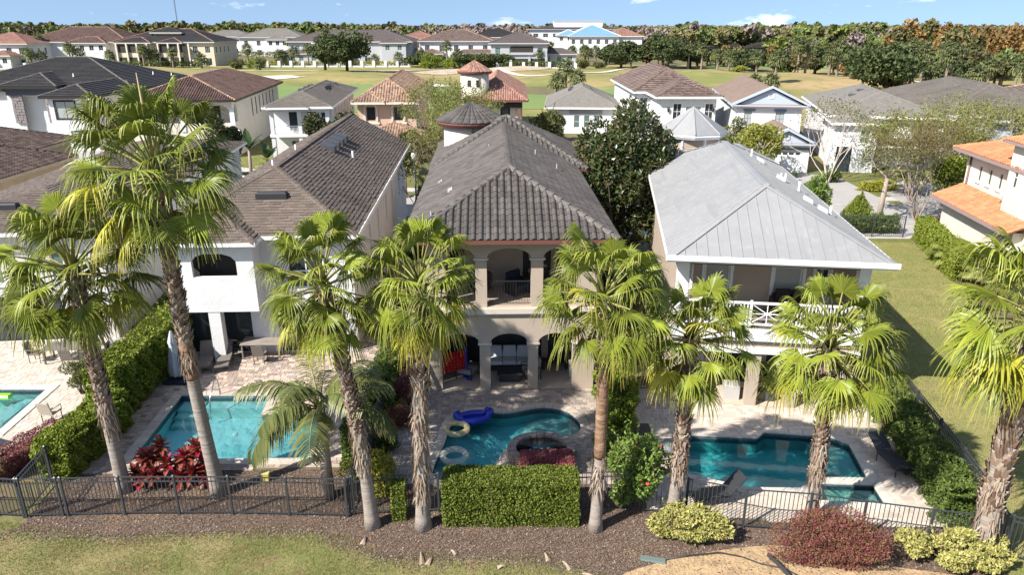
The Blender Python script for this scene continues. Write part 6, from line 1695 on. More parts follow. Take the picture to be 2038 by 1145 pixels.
LEAFM = {}
def leafm(name, ramp, rough=.55, trans=.25, spec=.35, ob=0):
    return M(name, ramp[0], rough, ramp=ramp, trans=trans, spec=spec, ob=ob)
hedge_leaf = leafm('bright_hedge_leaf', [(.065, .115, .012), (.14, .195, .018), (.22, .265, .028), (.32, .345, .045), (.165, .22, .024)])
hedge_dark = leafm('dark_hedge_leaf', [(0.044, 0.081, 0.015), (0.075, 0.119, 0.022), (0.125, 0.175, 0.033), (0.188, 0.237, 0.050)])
clip_leaf = leafm('clipped_hedge_leaf', [(.05, .08, .010), (.095, .135, .016), (.165, .205, .024), (.25, .28, .05), (.125, .165, .02)])
lime_leaf = leafm('lime_yellow_leaf', [(.28, .28, .03), (.40, .38, .045), (.22, .25, .03), (.48, .44, .07)])
varieg = leafm('cream_yellow_leaf', [(.44, .40, .13), (.56, .51, .20), (.28, .29, .07), (.50, .45, .15), (.15, .18, .04)])
purple = leafm('purple_leaf', [(0.162, 0.048, 0.067), (0.304, 0.095, 0.114), (0.399, 0.162, 0.162), (0.228, 0.085, 0.076), (0.190, 0.171, 0.057)])
purple_s = leafm('rose_purple_leaf', [(.26, .06, .085), (.38, .11, .13), (.46, .17, .17), (.30, .09, .09)])
purple_g = leafm('purple_green_leaf', [(.19, .035, .055), (.29, .065, .09), (.15, .13, .035), (.24, .055, .075), (.21, .19, .055), (.33, .10, .12)])
magn = leafm('glossy_magnolia_leaf', [(0.024, 0.043, 0.014), (0.047, 0.074, 0.022), (0.081, 0.115, 0.035), (0.041, 0.061, 0.019), (0.149, 0.101, 0.047), (0.068, 0.101, 0.030)], .3, .10, .5)
oakm = leafm('oak_leaf', [(0.031, 0.049, 0.017), (0.058, 0.085, 0.026), (0.091, 0.117, 0.039), (0.046, 0.065, 0.021)], .6, .15)
olive = leafm('olive_leaf', [(0.078, 0.098, 0.033), (0.143, 0.156, 0.052), (0.208, 0.208, 0.072), (0.111, 0.117, 0.039)], .6, .2)
sparse = leafm('autumn_myrtle_leaf', [(.12, .145, .03), (.19, .21, .05), (.27, .25, .06), (.15, .175, .035)], .6, .25)
rusty = leafm('rust_myrtle_leaf', [(.21, .12, .045), (.13, .125, .04), (.20, .17, .055), (.15, .125, .045)], .6, .25)
brt = leafm('yellow_green_leaf', [(0.165, 0.198, 0.033), (0.275, 0.297, 0.050), (0.374, 0.363, 0.066), (0.209, 0.231, 0.039)], .55, .25)
redfl = M('red_flower', (.55, .035, .02), .6)
twig = M('twig_brown', (.12, .085, .06), .9)
bark_pale = M('pale_smooth_bark', (.36, .29, .235), .85, noise=(6, (.24, .19, .15), .45, .7), bump=(30, .006))
bark_dk = M('dark_bark', (.085, .068, .055), .95, noise=(4, (.05, .04, .034), .4, .7), bump=(16, .03))

def hedge(label, x, y, rz, lx, ly, h, size, n, mat, group=None, name='hedge', seed=1, wav=.06, cat='hedge', rnd=.0):
    g = np.random.default_rng(seed)
    t = thing(name, label, cat, (x, y, 0), rz, group)
    A = np.array([lx * ly, lx * h, lx * h, ly * h, ly * h]); f = g.choice(5, n, p=A / A.sum())
    u, v = g.uniform(-.5, .5, n), g.uniform(0, 1, n); w = g.uniform(-.5, .5, n)
    P = np.zeros((n, 3)); o = np.zeros((n, 3))
    k = f == 0; P[k] = np.stack([u[k] * lx, w[k] * ly, np.full(k.sum(), h)], 1); o[k] = (0, 0, 1)
    for idx, sg in ((1, -1), (2, 1)):
        k = f == idx; P[k] = np.stack([u[k] * lx, np.full(k.sum(), sg * ly / 2), v[k] * h], 1); o[k] = (0, sg, 0)
    for idx, sg in ((3, -1), (4, 1)):
        k = f == idx; P[k] = np.stack([np.full(k.sum(), sg * lx / 2), w[k] * ly, v[k] * h], 1); o[k] = (sg, 0, 0)
    wv = wav * (np.sin(P[:, 0] * 5.1 + seed) + np.sin(P[:, 1] * 4.3 + P[:, 2] * 5.7) + np.sin(P[:, 2] * 3.1 - P[:, 0] * 2.3) + .8 * np.sin(P[:, 0] * 11 + P[:, 2] * 9))
    dep = g.exponential(.06, n); dep = np.minimum(dep, .3)
    P = P + o * (wv - dep)[:, None]
    # soften the arrises
    e = .09
    for ax, L_ in ((0, lx), (1, ly)):
        over = (np.abs(P[:, ax]) > L_ / 2 - e) & (P[:, 2] > h - e); P[over, 2] -= .04
    P[:, 2] = np.maximum(P[:, 2], .03)
    if wav >= .05:
        ns = int((lx + ly) * 9); i = g.choice(n, ns); L_ = g.uniform(.06, .26, ns)
        dd = o[i] * .5 + np.array((0, 0, .9)) + g.normal(size=(ns, 3)) * .35
        S_ = (P[i][:, None, :] + dd[:, None, :] * (L_[:, None] * np.linspace(.2, 1, 7)[None, :])[..., None] + g.normal(size=(ns, 7, 3)) * .02).reshape(-1, 3)
        P = np.concatenate([P, S_]); o = np.concatenate([o, np.repeat(o[i], 7, 0)])
    V, F = leaf_cloud(P, size, g, .55, .5, o)
    inst(npmesh('foliage', V, F, mat), 'foliage', t)
    q = MB()
    for i in range(max(3, int(lx * ly * 5))):
        a, b = g.uniform(-.42, .42) * lx, g.uniform(-.42, .42) * ly
        q.tube([(a, b, 0), (a + g.uniform(-.1, .1), b + g.uniform(-.1, .1), h * .5), (a + g.uniform(-.2, .2), b + g.uniform(-.15, .15), h * .92)], [.025, .018, .006], 4)
    q.build('stems', twig, t)
    # added core of larger leaves, dark green unless the hedge is purple
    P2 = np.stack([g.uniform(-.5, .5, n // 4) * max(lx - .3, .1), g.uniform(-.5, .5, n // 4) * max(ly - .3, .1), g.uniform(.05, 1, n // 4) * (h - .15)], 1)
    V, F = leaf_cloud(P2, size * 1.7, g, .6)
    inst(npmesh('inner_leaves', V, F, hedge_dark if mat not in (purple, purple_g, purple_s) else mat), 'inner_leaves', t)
    return t

def bush(label, x, y, r, size, n, mat, group=None, name='bush', seed=1, k=16, cat='bush', z0=None, aspect=.5, lump=.42, extra=None, up=.5):
    g = np.random.default_rng(seed)
    t = thing(name, label, cat, (x, y, 0), 0, group)
    P, d = lumps(n, g, r, k, lump, .5, -.55)
    P[:, 2] += r[2] * .82 if z0 is None else z0
    kp = P[:, 2] > .02; P, d = P[kp], d[kp]
    ns = int(n / 90); i = g.choice(len(P), ns); L_ = g.uniform(.1, .38, ns) * r[2]
    dd = d[i] * .7 + np.array((0, 0, .8)) + g.normal(size=(ns, 3)) * .3
    S_ = (P[i][:, None, :] + dd[:, None, :] * (L_[:, None] * np.linspace(.2, 1, 6)[None, :])[..., None]).reshape(-1, 3)
    P = np.concatenate([P, S_]); d = np.concatenate([d, np.repeat(d[i], 6, 0)])
    V, F = leaf_cloud(P, size, g, aspect, up, d)
    inst(npmesh('foliage', V, F, mat), 'foliage', t)
    q = MB()
    for i in range(9):
        a = g.uniform(0, 6.28); rr = g.uniform(.2, .7)
        q.tube([(0.05 * math.cos(a), .05 * math.sin(a), 0), (rr * .4 * r[0] * math.cos(a), rr * .4 * r[1] * math.sin(a), r[2] * .7), (rr * r[0] * math.cos(a), rr * r[1] * math.sin(a), r[2] * 1.3)], [.03, .02, .006], 4)
    q.build('stems', twig, t)
    if extra:
        m_, cnt, sz = extra
        i = g.choice(len(P), cnt); Q = P[i] + d[i] * .05
        V, F = leaf_cloud(Q, sz, g, 1.0, 0, d[i])
        inst(npmesh('flowers', V, F, m_), 'flowers', t)
    return t

# ------------------------------------------------------------------ fan palms
frond_m = M('fan_frond', (.12, .17, .02), .42, ramp=[(.105, .14, .016), (.165, .20, .022), (.23, .26, .03), (.14, .175, .019)], ob=.42, trans=.16, spec=.26, tip=(.36, .33, .11))
frond_y = M('old_fan_frond', (.25, .22, .05), .5, ramp=[(.28, .28, .025), (.40, .38, .035), (.34, .33, .03)], ob=.25, trans=.25, spec=.4, tip=(.38, .25, .11))
frond_d = M('dead_fan_frond', (.27, .2, .13), .9, ramp=[(.24, .17, .11), (.33, .26, .18), (.19, .13, .09)], trans=.15)
pet_m = M('palm_petiole', (.24, .25, .07), .5, ob=.2, noise=(3, (.34, .22, .09), .5, .75))
tr_smooth = M('palm_trunk', (.30, .255, .215), .95, streak=((.6, .6, 16), (.20, .165, .14), .45, .65), noise=(2.5, (.36, .32, .28), .45, .7), bump=(14, .012))
boot_m = M('palm_boot', (0.187, 0.132, 0.093), .9, ramp=[(0.119, 0.072, 0.049), (0.187, 0.123, 0.085), (0.281, 0.212, 0.162), (0.365, 0.306, 0.251), (0.212, 0.106, 0.060)], bump=(20, .008))
fibre_m = M('palm_fibre', (.27, .165, .105), .95, streak=((3, 3, 14), (.16, .09, .055), .45, .65), noise=(4, (.36, .26, .19), .5, .75), bump=(18, .03))
shag_m = M('palm_shag', (0.234, 0.172, 0.125), .95, ramp=[(0.156, 0.101, 0.070), (0.257, 0.195, 0.140), (0.351, 0.296, 0.242), (0.234, 0.129, 0.078)])

def frond_mesh(elev, pet, rad, seed, nseg=34, spread=118, mat=None, collapse=0.0):
    g = np.random.default_rng(seed)
    e = R(elev)
    # petiole: bends under its load
    pts = []
    for i in range(6):
        f = i / 5
        ee = e - .22 * f
        pts.append((pts[-1][0] + pet / 5 * math.cos(ee), 0, pts[-1][2] + pet / 5 * math.sin(ee)) if i else (0.06, 0, 0))
    base = np.array(pts[-1]); ee = e - .30
    D = np.array((math.cos(ee), 0, math.sin(ee))); S = np.array((0, 1.0, 0)); Nn = np.cross(D, S)
    if Nn[2] < 0: Nn = -Nn
    tilt = R(g.uniform(-38, 38)); S, Nn = S * math.cos(tilt) + Nn * math.sin(tilt), Nn * math.cos(tilt) - S * math.sin(tilt)
    fr = np.array([0, .26, .44, .60, .76, .9, 1.0])
    V = []; F = []; A = []
    da = R(2 * spread / nseg)
    for k in range(nseg):
        a = R(-spread) + da * (k + .5)
        L_ = rad * (.80 + .22 * math.cos(a * .75)) * g.uniform(.92, 1.06)
        d = D * math.cos(a) + S * math.sin(a)
        cup = .16 * math.sin(a) ** 2 + .04
        d = d - Nn * cup * (.5 + collapse); d /= np.linalg.norm(d)
        wd = np.cross(d, Nn); wd /= np.linalg.norm(wd)
        nn = np.cross(wd, d); nn = nn if nn[2] > 0 else -nn
        dr = g.uniform(.4, 1.35) * (1.0 + .3 * abs(math.sin(a)))
        tw = g.uniform(-.22, .22)
        n0 = len(V)
        for f in fr:
            p = base + d * (L_ * f)
            if f > .42:
                q = (f - .42)
                p = p + np.array((0, 0, -1)) * dr * L_ * q * q * 1.25 + wd * tw * q * L_ - d * L_ * q * q * .42 * min(dr, 1)
            w = math.tan(da / 2) * L_ * min(f, .46) * (.97 if f <= .46 else max(.08, .97 - (f - .46) / .54 * .9)) + .002
            V += [p - wd * w, p + nn * w * .8, p + wd * w]
            tv = max(0, (f - .66) / .34) ** 1.6 * .6
            A += [tv, min(1, tv + .05), tv]
        for j in range(len(fr) - 1):
            b = n0 + 3 * j
            F += [(b, b + 1, b + 4, b + 3), (b + 1, b + 2, b + 5, b + 4)]
    bl = npmesh('frond_blade', V, np.array(F), mat or frond_m, attr=A)
    q = MB(); q.tube(pts, [.05, .032, .026, .022, .02, .017], 5)
    pm = q.mesh('petiole', pet_m if mat is not frond_d else frond_d)
    return bl, pm

FR = []
for i, (el, pet, rad) in enumerate([(82, 1.15, 1.02), (70, 1.2, 1.05), (58, 1.18, 1.04), (46, 1.12, 1.05), (34, 1.05, 1.05), (22, 1.08, 1.05), (10, 1.1, 1.05), (-2, 1.1, 1.05), (-14, 1.1, 1.02), (-26, 1.1, 1.02), (-38, 1.05, 1.0), (-50, 1.0, 1.0)]):
    for v in range(3):
        FR.append((el, frond_mesh(el, pet * (1.06, .92, 1.18)[v], rad * (.84, .9, .74)[v], 100 + 7 * i + v, collapse=.0 if el > -5 else .25), frond_mesh(el, pet * 1.05, rad * .86, 300 + 7 * i + v, mat=frond_y, collapse=.35)))
DEAD = [frond_mesh(el, .9, .85, 500 + i, 24, 80, frond_d, .9) for i, el in enumerate((-62, -70))]

def fan_palm(label, base, top, scale, boots, shag, seed, bend=0.0, nf=36, spike=False, rb=.24, fib=None, group='tall fan palms along the fence'):
    g = np.random.default_rng(seed)
    t = thing('fan_palm', label, 'palm tree', (base[0], base[1], 0), 0, group)
    tx, ty, h = top[0] - base[0], top[1] - base[1], top[2]
    n = 22; pts = []; rad = []
    for i in range(n + 1):
        f = i / n
        b = bend * math.sin(math.pi * f)
        pts.append((tx * f + b, ty * f, h * f)); rad.append(rb * (1.45 * math.exp(-f / .05) * .3 + 1.05 - .2 * f))
    q = MB(); q.tube(pts, rad, 14); q.build('trunk', tr_smooth, t)
    def at(f):
        i = min(int(f * n), n - 1); r_ = f * n - i
        a, b = Vector(pts[i]), Vector(pts[i + 1]); return a.lerp(b, r_), rad[i] + (rad[i + 1] - rad[i]) * r_
    if fib:
        q = MB(); fp = [at(fib[0] + (fib[1] - fib[0]) * i / 12) for i in range(13)]
        q.tube([c for c, r_ in fp], [r_ * 1.05 + .012 * (i % 2) for i, (c, r_) in enumerate(fp)], 14); q.build('fibre_sleeve', fibre_m, t)
    V = []; F = []; z = boots[0] * h; row = 0
    while z < h * 1.0:
        c, r_ = at(min(z / h, .999))
        m = 7
        for k in range(m):
            a = 2 * math.pi * (k + .5 * (row % 2)) / m + g.uniform(-.12, .12)
            w = .115 * g.uniform(.75, 1.15) * rb / .24; L_ = g.uniform(.17, .34) * rb / .24; out_ = g.uniform(.05, .13)
            if g.uniform() < .12: continue
            er = np.array((math.cos(a), math.sin(a), 0)); et = np.array((-math.sin(a), math.cos(a), 0)); c3 = np.array(c)
            sk = g.uniform(-.5, .5)
            def P(s, f, o): return c3 + er * (r_ * .93 + o) + et * (s * w + sk * L_ * f * .4) + np.array((0, 0, f * L_))
            n0 = len(V)
            V += [P(-1, 0, .0), P(0, -.05, .03), P(1, 0, .0), P(-.75, .6, out_ * .55), P(0, .55, out_ * .55 + .03), P(.75, .6, out_ * .55), P(-.55, 1.0, out_), P(0, .8, out_ * .8 + .01), P(.55, 1.0, out_), P(0, .95, out_ - .05)]
            F += [(n0, n0 + 1, n0 + 4, n0 + 3), (n0 + 1, n0 + 2, n0 + 5, n0 + 4), (n0 + 3, n0 + 4, n0 + 7, n0 + 6), (n0 + 4, n0 + 5, n0 + 8, n0 + 7), (n0 + 6, n0 + 7, n0 + 9, n0 + 9), (n0 + 7, n0 + 8, n0 + 9, n0 + 9)]
        z += .115 * rb / .24; row += 1
    F4 = np.array([f for f in F if f[2] != f[3]]); F3 = np.array([f[:3] for f in F if f[2] == f[3]])
    if len(F4): inst(npmesh('leaf_boots', V, [F4, F3], boot_m), 'leaf_boots', t)['kind'] = 'stuff'
    if shag:
        V = []; F = []
        for i in range(int(190 * (shag[1] - shag[0]) * h / 2) + 30):
            f = g.uniform(*shag); c, r_ = at(f); a = g.uniform(0, 6.283); L_ = g.uniform(.18, .5); w = g.uniform(.012, .034); o = g.uniform(.01, .06); ou = g.uniform(.0, .10)
            er = np.array((math.cos(a), math.sin(a), 0)); et = np.array((-math.sin(a), math.cos(a), 0)); c3 = np.array(c); n0 = len(V); sk = g.uniform(-.08, .08)
            for ff in (0, .5, 1):
                p = c3 + er * (r_ + o + ou * ff) + et * sk * ff - np.array((0, 0, L_ * ff)); ww = w * (1 - .7 * ff)
                V += [p - et * ww, p + et * ww + er * .01]
            F += [(n0, n0 + 1, n0 + 3, n0 + 2), (n0 + 2, n0 + 3, n0 + 5, n0 + 4)]
        inst(npmesh('hanging_shag', V, np.array(F), shag_m), 'hanging_shag', t)['kind'] = 'stuff'
    c, _ = at(.995)
    gold = 2.39996
    for i in range(nf):
        f = (i + .5) / nf
        el = 86 - 136 * f ** .95 + g.uniform(-10, 10)
        j = min(range(len(FR)), key=lambda q: abs(FR[q][0] - el) + g.uniform(0, 4))
        old = (el < -22 and g.uniform() < .5) or g.uniform() < .03
        bl, pm = FR[j][2] if old else FR[j][1]
        sc = scale * g.uniform(.88, 1.1)
        o = inst(pm, 'frond', t, (c.x, c.y, c.z + .30 * (1 - f) - .25 * f), (0, 0, i * gold + g.uniform(-.25, .25)), sc)
        inst(bl, 'frond_blade', o)
    for i in range(4 + seed % 4):
        bl, pm = DEAD[i % 2]
        o = inst(pm, 'dead_frond', t, (c.x, c.y, c.z - .35), (0, 0, g.uniform(0, 6.28)), scale * g.uniform(.7, .95)); inst(bl, 'frond_blade', o)
    if spike:
        MB().tube([(c.x, c.y, c.z), (c.x - .02, c.y, c.z + 1.6), (c.x - .05, c.y - .03, c.z + 2.75)], [.07, .05, .012], 6).build('spear_leaf', M('spear_leaf', (.40, .30, .15), .7), t)
    return t

fan_palm('fan palm left of the turquoise pool, with ragged boots above a smooth lower trunk', (-12.78, 20.32), (-12.9, 20.3, 7.65), 1.2, (.42, 1), (.30, .45), 21, .0, 46, rb=.195)
fan_palm('tallest fan palm, its crown above the roofs and a tan spear leaf on top', (-9.58, 20.13), (-9.9, 20.1, 10.6), 1.3, (.52, 1), (.44, .50), 22, -.12, 52, True, rb=.20, fib=(.40, .54))
fan_palm('fan palm with curved trunk leaning left between turquoise pool and yellow bush', (-4.27, 18.53), (-5.14, 18.5, 7.85), .98, (.42, 1), (.28, .46), 23, .15, 44, rb=.185)
fan_palm('fan palm with shaggy brown trunk at the left end of the big clipped hedge', (-2.71, 18.48), (-2.5, 18.5, 7.85), .96, (.6, 1), (.13, .66), 24, -.06, 44, rb=.195)
fan_palm('fan palm with smooth reddish trunk right of the big clipped hedge', (2.54, 18.37), (2.5, 18.4, 7.5), .98, (.72, 1), (.2, .36), 25, .05, 46, rb=.165, fib=(.34, .76))
fan_palm('fan palm rising from the yellow shrubs at the left of the deep teal pool', (4.97, 18.84), (5.08, 18.85, 6.15), .98, (.28, 1), (.26, .5), 26, .03, 42, rb=.18)
fan_palm('fan palm behind the big purple bush in front of the deep teal pool', (9.22, 18.72), (8.95, 18.7, 5.9), 1.06, (.26, 1), (.24, .5), 27, .04, 46, rb=.175)
fan_palm('thick fan palm at the right edge, its trunk wrapped in big pale boots', (13.38, 17.04), (13.3, 17.0, 7.5), 1.32, (.22, 1), (.15, .4), 28, -.02, 48, rb=.275)

# ------------------------------------------------------------------ feather palms
pin_m = M('feather_frond', (.12, .15, .05), .45, ramp=[(.085, .115, .032), (.13, .155, .045), (.18, .19, .06)], ob=.2, trans=.25, spec=.4, tip=(.34, .30, .11))
pin_g = M('areca_frond', (.17, .2, .04), .45, ramp=[(.10, .15, .03), (.17, .21, .045), (.25, .25, .06)], ob=.25, trans=.3, spec=.4, tip=(.42, .36, .10))
def feather_mesh(elev, L_, lf, seed, mat, n=34, curl=1.7):
    g = np.random.default_rng(seed)
    e = R(elev); pts = [np.array((.05, 0, 0))]; dirs = []
    m = 16
    for i in range(m):
        ee = e - curl * (i / m) ** 1.5
        d = np.array((math.cos(ee), 0, math.sin(ee))); dirs.append(d); pts.append(pts[-1] + d * L_ / m)
    dirs.append(dirs[-1])
    V = []; F = []; A = []
    for k in range(n):
        f = .18 + .81 * k / n; i = min(int(f * m), m - 1); p = pts[i] + (pts[i + 1] - pts[i]) * (f * m - i); d = dirs[i]
        for s in (-1, 1):
            l = lf * (math.sin(math.pi * min(f * .85 + .12, 1)) * .9 + .15) * g.uniform(.85, 1.1)
            side = np.array((0, s, 0)) * .85 + d * .55 + np.array((0, 0, g.uniform(.0, .35)))
            side /= np.linalg.norm(side); w = .018 * (1 + lf); n0 = len(V)
            t_ = np.cross(side, (0, 0, 1)); t_ /= np.linalg.norm(t_) + 1e-6
            for ff, wf in ((0, .5), (.35, 1), (.7, .8), (1, .12)):
                q = p + side * l * ff - np.array((0, 0, 1)) * l * .75 * ff ** 2
                V += [q - t_ * w * wf, q + t_ * w * wf]; A += [max(0, ff - .6), max(0, ff - .6)]
            F += [(n0 + 2 * j, n0 + 2 * j + 1, n0 + 2 * j + 3, n0 + 2 * j + 2) for j in range(3)]
    bl = npmesh('leaflets', V, np.array(F), mat, attr=A)
    q = MB(); q.tube([tuple(p) for p in pts[::2]], [.035 * (1 - .85 * i / 8) for i in range(9)], 5)
    return bl, q.mesh('rachis', pet_m)
def feather_palm(label, x, y, h, L_, lf, n, mat, seed, rt=.14, group=None, lean=(0, 0), elevs=(78, -5), multi=1, trunk=True):
    g = np.random.default_rng(seed)
    t = thing('feather_palm', label, 'palm tree', (x, y, 0), 0, group)
    ms = [(el, feather_mesh(el, L_ * (1 if el < 70 else .85), lf, seed * 31 + i, mat)) for i, el in enumerate((82, 68, 54, 40, 26, 12, -4))]
    for s in range(multi):
        ox, oy = (g.uniform(-.6, .6), g.uniform(-.5, .5)) if multi > 1 else (0, 0)
        hh = h * (g.uniform(.5, 1.1) if multi > 1 else 1)
        if trunk: MB().tube([(ox, oy, 0), (ox + lean[0] * .4, oy, hh * .5), (ox + lean[0], oy + lean[1], hh)], [rt * 1.25, rt, rt * .9], 9).build('trunk', bark_pale if multi == 1 else M('green_cane', (.2, .21, .08), .6), t)
        for i in range(n):
            el = elevs[0] + (elevs[1] - elevs[0]) * (i + .5) / n + g.uniform(-6, 6)
            _, (bl, rc) = min(ms, key=lambda q: abs(q[0] - el))
            o = inst(rc, 'frond', t, (ox + lean[0], oy + lean[1], hh), (0, 0, i * 2.4 + g.uniform(-.4, .4)), g.uniform(.85, 1.1)); inst(bl, 'leaflets', o)
    return t
feather_palm('small feather leaved palm with pale trunk and long drooping leaflets by the turquoise pool', -5.96, 19.99, 3.3, 2.7, .75, 15, pin_m, 3, .17, elevs=(76, 2))
for k, (x, y) in enumerate(((28.2, 43.2), (29.2, 41.0), (29.8, 44.8), (28.0, 39.0))):
    feather_palm(['yellow green areca clump at the far end beside the orange roofed house', 'areca clump nearest the cream tower wall', 'areca clump under the window grille of the cream house', 'low areca clump by the edging stones of the side lawn'][k], x, y, .5, 1.9, .5, 8, pin_g, 40 + k, .05, 'areca palms beside the side lawn', multi=3, elevs=(80, 25))
feather_palm('slim young palm with feathery green crown behind the shingle roof', -21.5, 66, 2.0, 2.0, .55, 14, pin_g, 60, .12)
feather_palm('young palm with arching fronds between street lamp and shingle roof', -9.4, 63.5, 2.4, 2.6, .6, 14, pin_m, 61, .13)
feather_palm('little palm in the planting island before the white gabled garage', 35.4, 64.5, 1.3, 1.5, .4, 12, pin_g, 62, .09)
feather_palm('second little palm beside the yellow border across the street', 36.6, 65.8, 1.5, 1.5, .4, 12, pin_g, 63, .09)

# ------------------------------------------------------------------ hedges and shrubs close by
hedge('tall leafy hedge stretching from the white house down the left of the turquoise pool', -15.45, 29.2, 88.5, 9.2, 1.2, 2.3, .13, 33000, hedge_leaf, seed=1, wav=.075)
hedge('near lower half of the stepped hedge, behind the left gate', -15.2, 22.7, 86, 3.8, 1.2, 1.55, .12, 17000, hedge_leaf, seed=2, wav=.07)
hedge('big box clipped hedge in the centre foreground', -.05, 18.95, 0, 4.15, 1.05, 1.62, .075, 32000, clip_leaf, seed=3, wav=.022)
hedge('narrow clipped hedge column between two fan palm trunks', -3.5, 18.95, 4, .44, .5, 1.35, .07, 3600, clip_leaf, seed=4, wav=.012, name='clipped_column')
hedge('box clipped purple hedge on the rim of the round spa', 1.2, 21.5, 1, 1.85, .9, .62, .06, 10000, purple_s, seed=5, wav=.03)
hedge('tall bright green hedge between taupe arches and metal roofed house', 4.0, 25.2, 90, 3.6, 1.0, 2.6, .12, 17000, hedge_leaf, seed=6, wav=.09)
hedge('dark green hedge climbing along the right side fence', 14.3, 22.2, 81, 7.6, 1.15, 1.3, .09, 26000, hedge_dark, seed=7, wav=.10)
hedge('purple hedge beside the left fence, behind the lime green plant', -16.9, 22.1, 66, 2.6, 1.0, .9, .065, 11000, purple, seed=8, wav=.05)
hedge('narrow dark green shrub column at the fence right of the turquoise pool', -5.55, 22.2, 88, 1.5, .55, 1.75, .09, 6000, hedge_dark, seed=9, wav=.05, name='shrub')
hedge('green hedge bordering the far right of the side lawn', 28.0, 45.6, 75, 9.5, 1.1, 1.7, .13, 17000, hedge_leaf, seed=10, wav=.05)
hedge('green hedge behind the black far end fence', 25.2, 52.0, 0, 6.2, .8, 1.3, .13, 7000, hedge_dark, seed=11, wav=.08)
hedge('vine covered dark green strip between turquoise pool house and taupe house', -5.15, 27.0, 90, 5.2, .8, 1.7, .12, 10000, hedge_dark, seed=12, wav=.14)
bush('round light green shrub standing free beside the left pool', -17.85, 27.0, (.85, .8, .62), .075, 6500, olive, seed=13, z0=.95)
bush('yellow lime bush wrapped round the leaning palm trunk', -4.55, 20.3, (1.0, .8, .78), .10, 5200, lime_leaf, seed=14)
bush('lime green leafy plant at the left photo edge', -17.7, 20.9, (.7, .6, .6), .14, 1800, brt, seed=15)
bush('sprawling pale yellow variegated bush right of the red flowered shrub', 5.1, 17.85, (1.6, .7, .72), .115, 10500, varieg, 'yellow variegated bushes', seed=16, k=30, lump=.27)
bush('yellow variegated bush at the foot of the right edge fan palm', 12.8, 16.75, (1.6, .85, .66), .12, 8500, varieg, 'yellow variegated bushes', seed=17, k=26, lump=.28)
bush('thin yellow variegated bush with bare stems right of the big purple bush', 11.35, 17.0, (.62, .5, .6), .11, 1500, varieg, 'yellow variegated bushes', seed=18, k=9)
bush('big rounded purple bush with green leaves mixed in, right foreground', 9.25, 17.05, (1.85, .95, .82), .062, 30000, purple_g, seed=19, k=26, lump=.42)
bush('loose bright green shrub dotted with red flowers right of the centre', 3.9, 19.75, (1.15, .95, 1.5), .135, 6800, leafm('hibiscus_leaf', [(0.077, 0.140, 0.025), (0.140, 0.224, 0.042), (0.238, 0.308, 0.070), (0.112, 0.175, 0.031)]), seed=20, k=20, extra=(redfl, 70, .10), z0=1.3, lump=.36)
bush('second red flowered shrub behind the smooth trunk palm', 3.35, 21.9, (.75, .65, .8), .12, 2600, MATS['hibiscus_leaf'], seed=21, k=14, extra=(redfl, 26, .09), lump=.36)
bush('reddish purple shrub behind the shaggy trunk palm', -4.1, 25.9, (.7, .6, .62), .065, 6500, purple, 'reddish shrubs left of the kidney pool', seed=22, z0=1.0)
bush('lower reddish green shrub nearer the kidney pool', -4.2, 24.4, (.6, .55, .5), .075, 4200, purple_g, 'reddish shrubs left of the kidney pool', seed=23)
bush('small dark shrub on the ground left of the kidney pool deck', -4.55, 22.9, (.5, .5, .36), .07, 2400, hedge_dark, seed=24)
bush('dark potted looking shrub by the taupe house corner fence', 14.9, 25.6, (.7, .9, .55), .09, 3600, hedge_leaf, seed=25)
bush('dark leafy shrub filling the gap beside the metal roof', 4.7, 29.8, (.8, 1.4, 1.5), .15, 4200, hedge_dark, seed=26, z0=1.3)
hedge('low hedge along the right wall of the white house at left', -17.6, 36.5, 92, 6.5, .9, 1.2, .14, 9000, hedge_dark, seed=29, wav=.08)
bush('leafy shrub in shade between white stucco house and taupe house', -5.2, 31.5, (.7, 2.2, 1.4), .15, 4800, hedge_dark, seed=27, z0=1.2)

def rosette(parent, x, y, z, n, L_, mats, seed):
    g = np.random.default_rng(seed)
    for i in range(n):
        el = 82 - 95 * (i / n) + g.uniform(-8, 8); me = TI[g.integers(len(TI))]
        inst(me, 'leaf', parent, (x, y, z - .18 * i / n), (0, -R(el), i * 2.4 + g.uniform(-.3, .3)), L_ * g.uniform(.75, 1.1))
def ti_mesh(seed, mat):
    g = np.random.default_rng(seed); V = []; F = []; A = []
    for i, (f, w) in enumerate(((0, .03), (.2, .13), (.45, .20), (.7, .17), (.9, .08), (1, .004))):
        z = .05 * f - .42 * f * f
        V += [(f, -w, z + w * .35), (f, 0, z), (f, w, z + w * .35)]; A += [f * .4] * 3
    F = [(3 * i + j, 3 * i + j + 3, 3 * i + j + 4, 3 * i + j + 1) for i in range(5) for j in (0, 1)]
    return npmesh('ti_leaf', V, np.array(F), mat, attr=A)
ti_a = M('crimson_leaf', (.26, .012, .03), .4, ob=.5, trans=.2, spec=.3, tip=(.12, .012, .02))
ti_b = M('bronze_red_leaf', (.20, .04, .03), .45, ob=.5, trans=.2, spec=.3, tip=(.30, .11, .05))
TI = [ti_mesh(1, ti_a), ti_mesh(2, ti_b), ti_mesh(3, ti_b)]
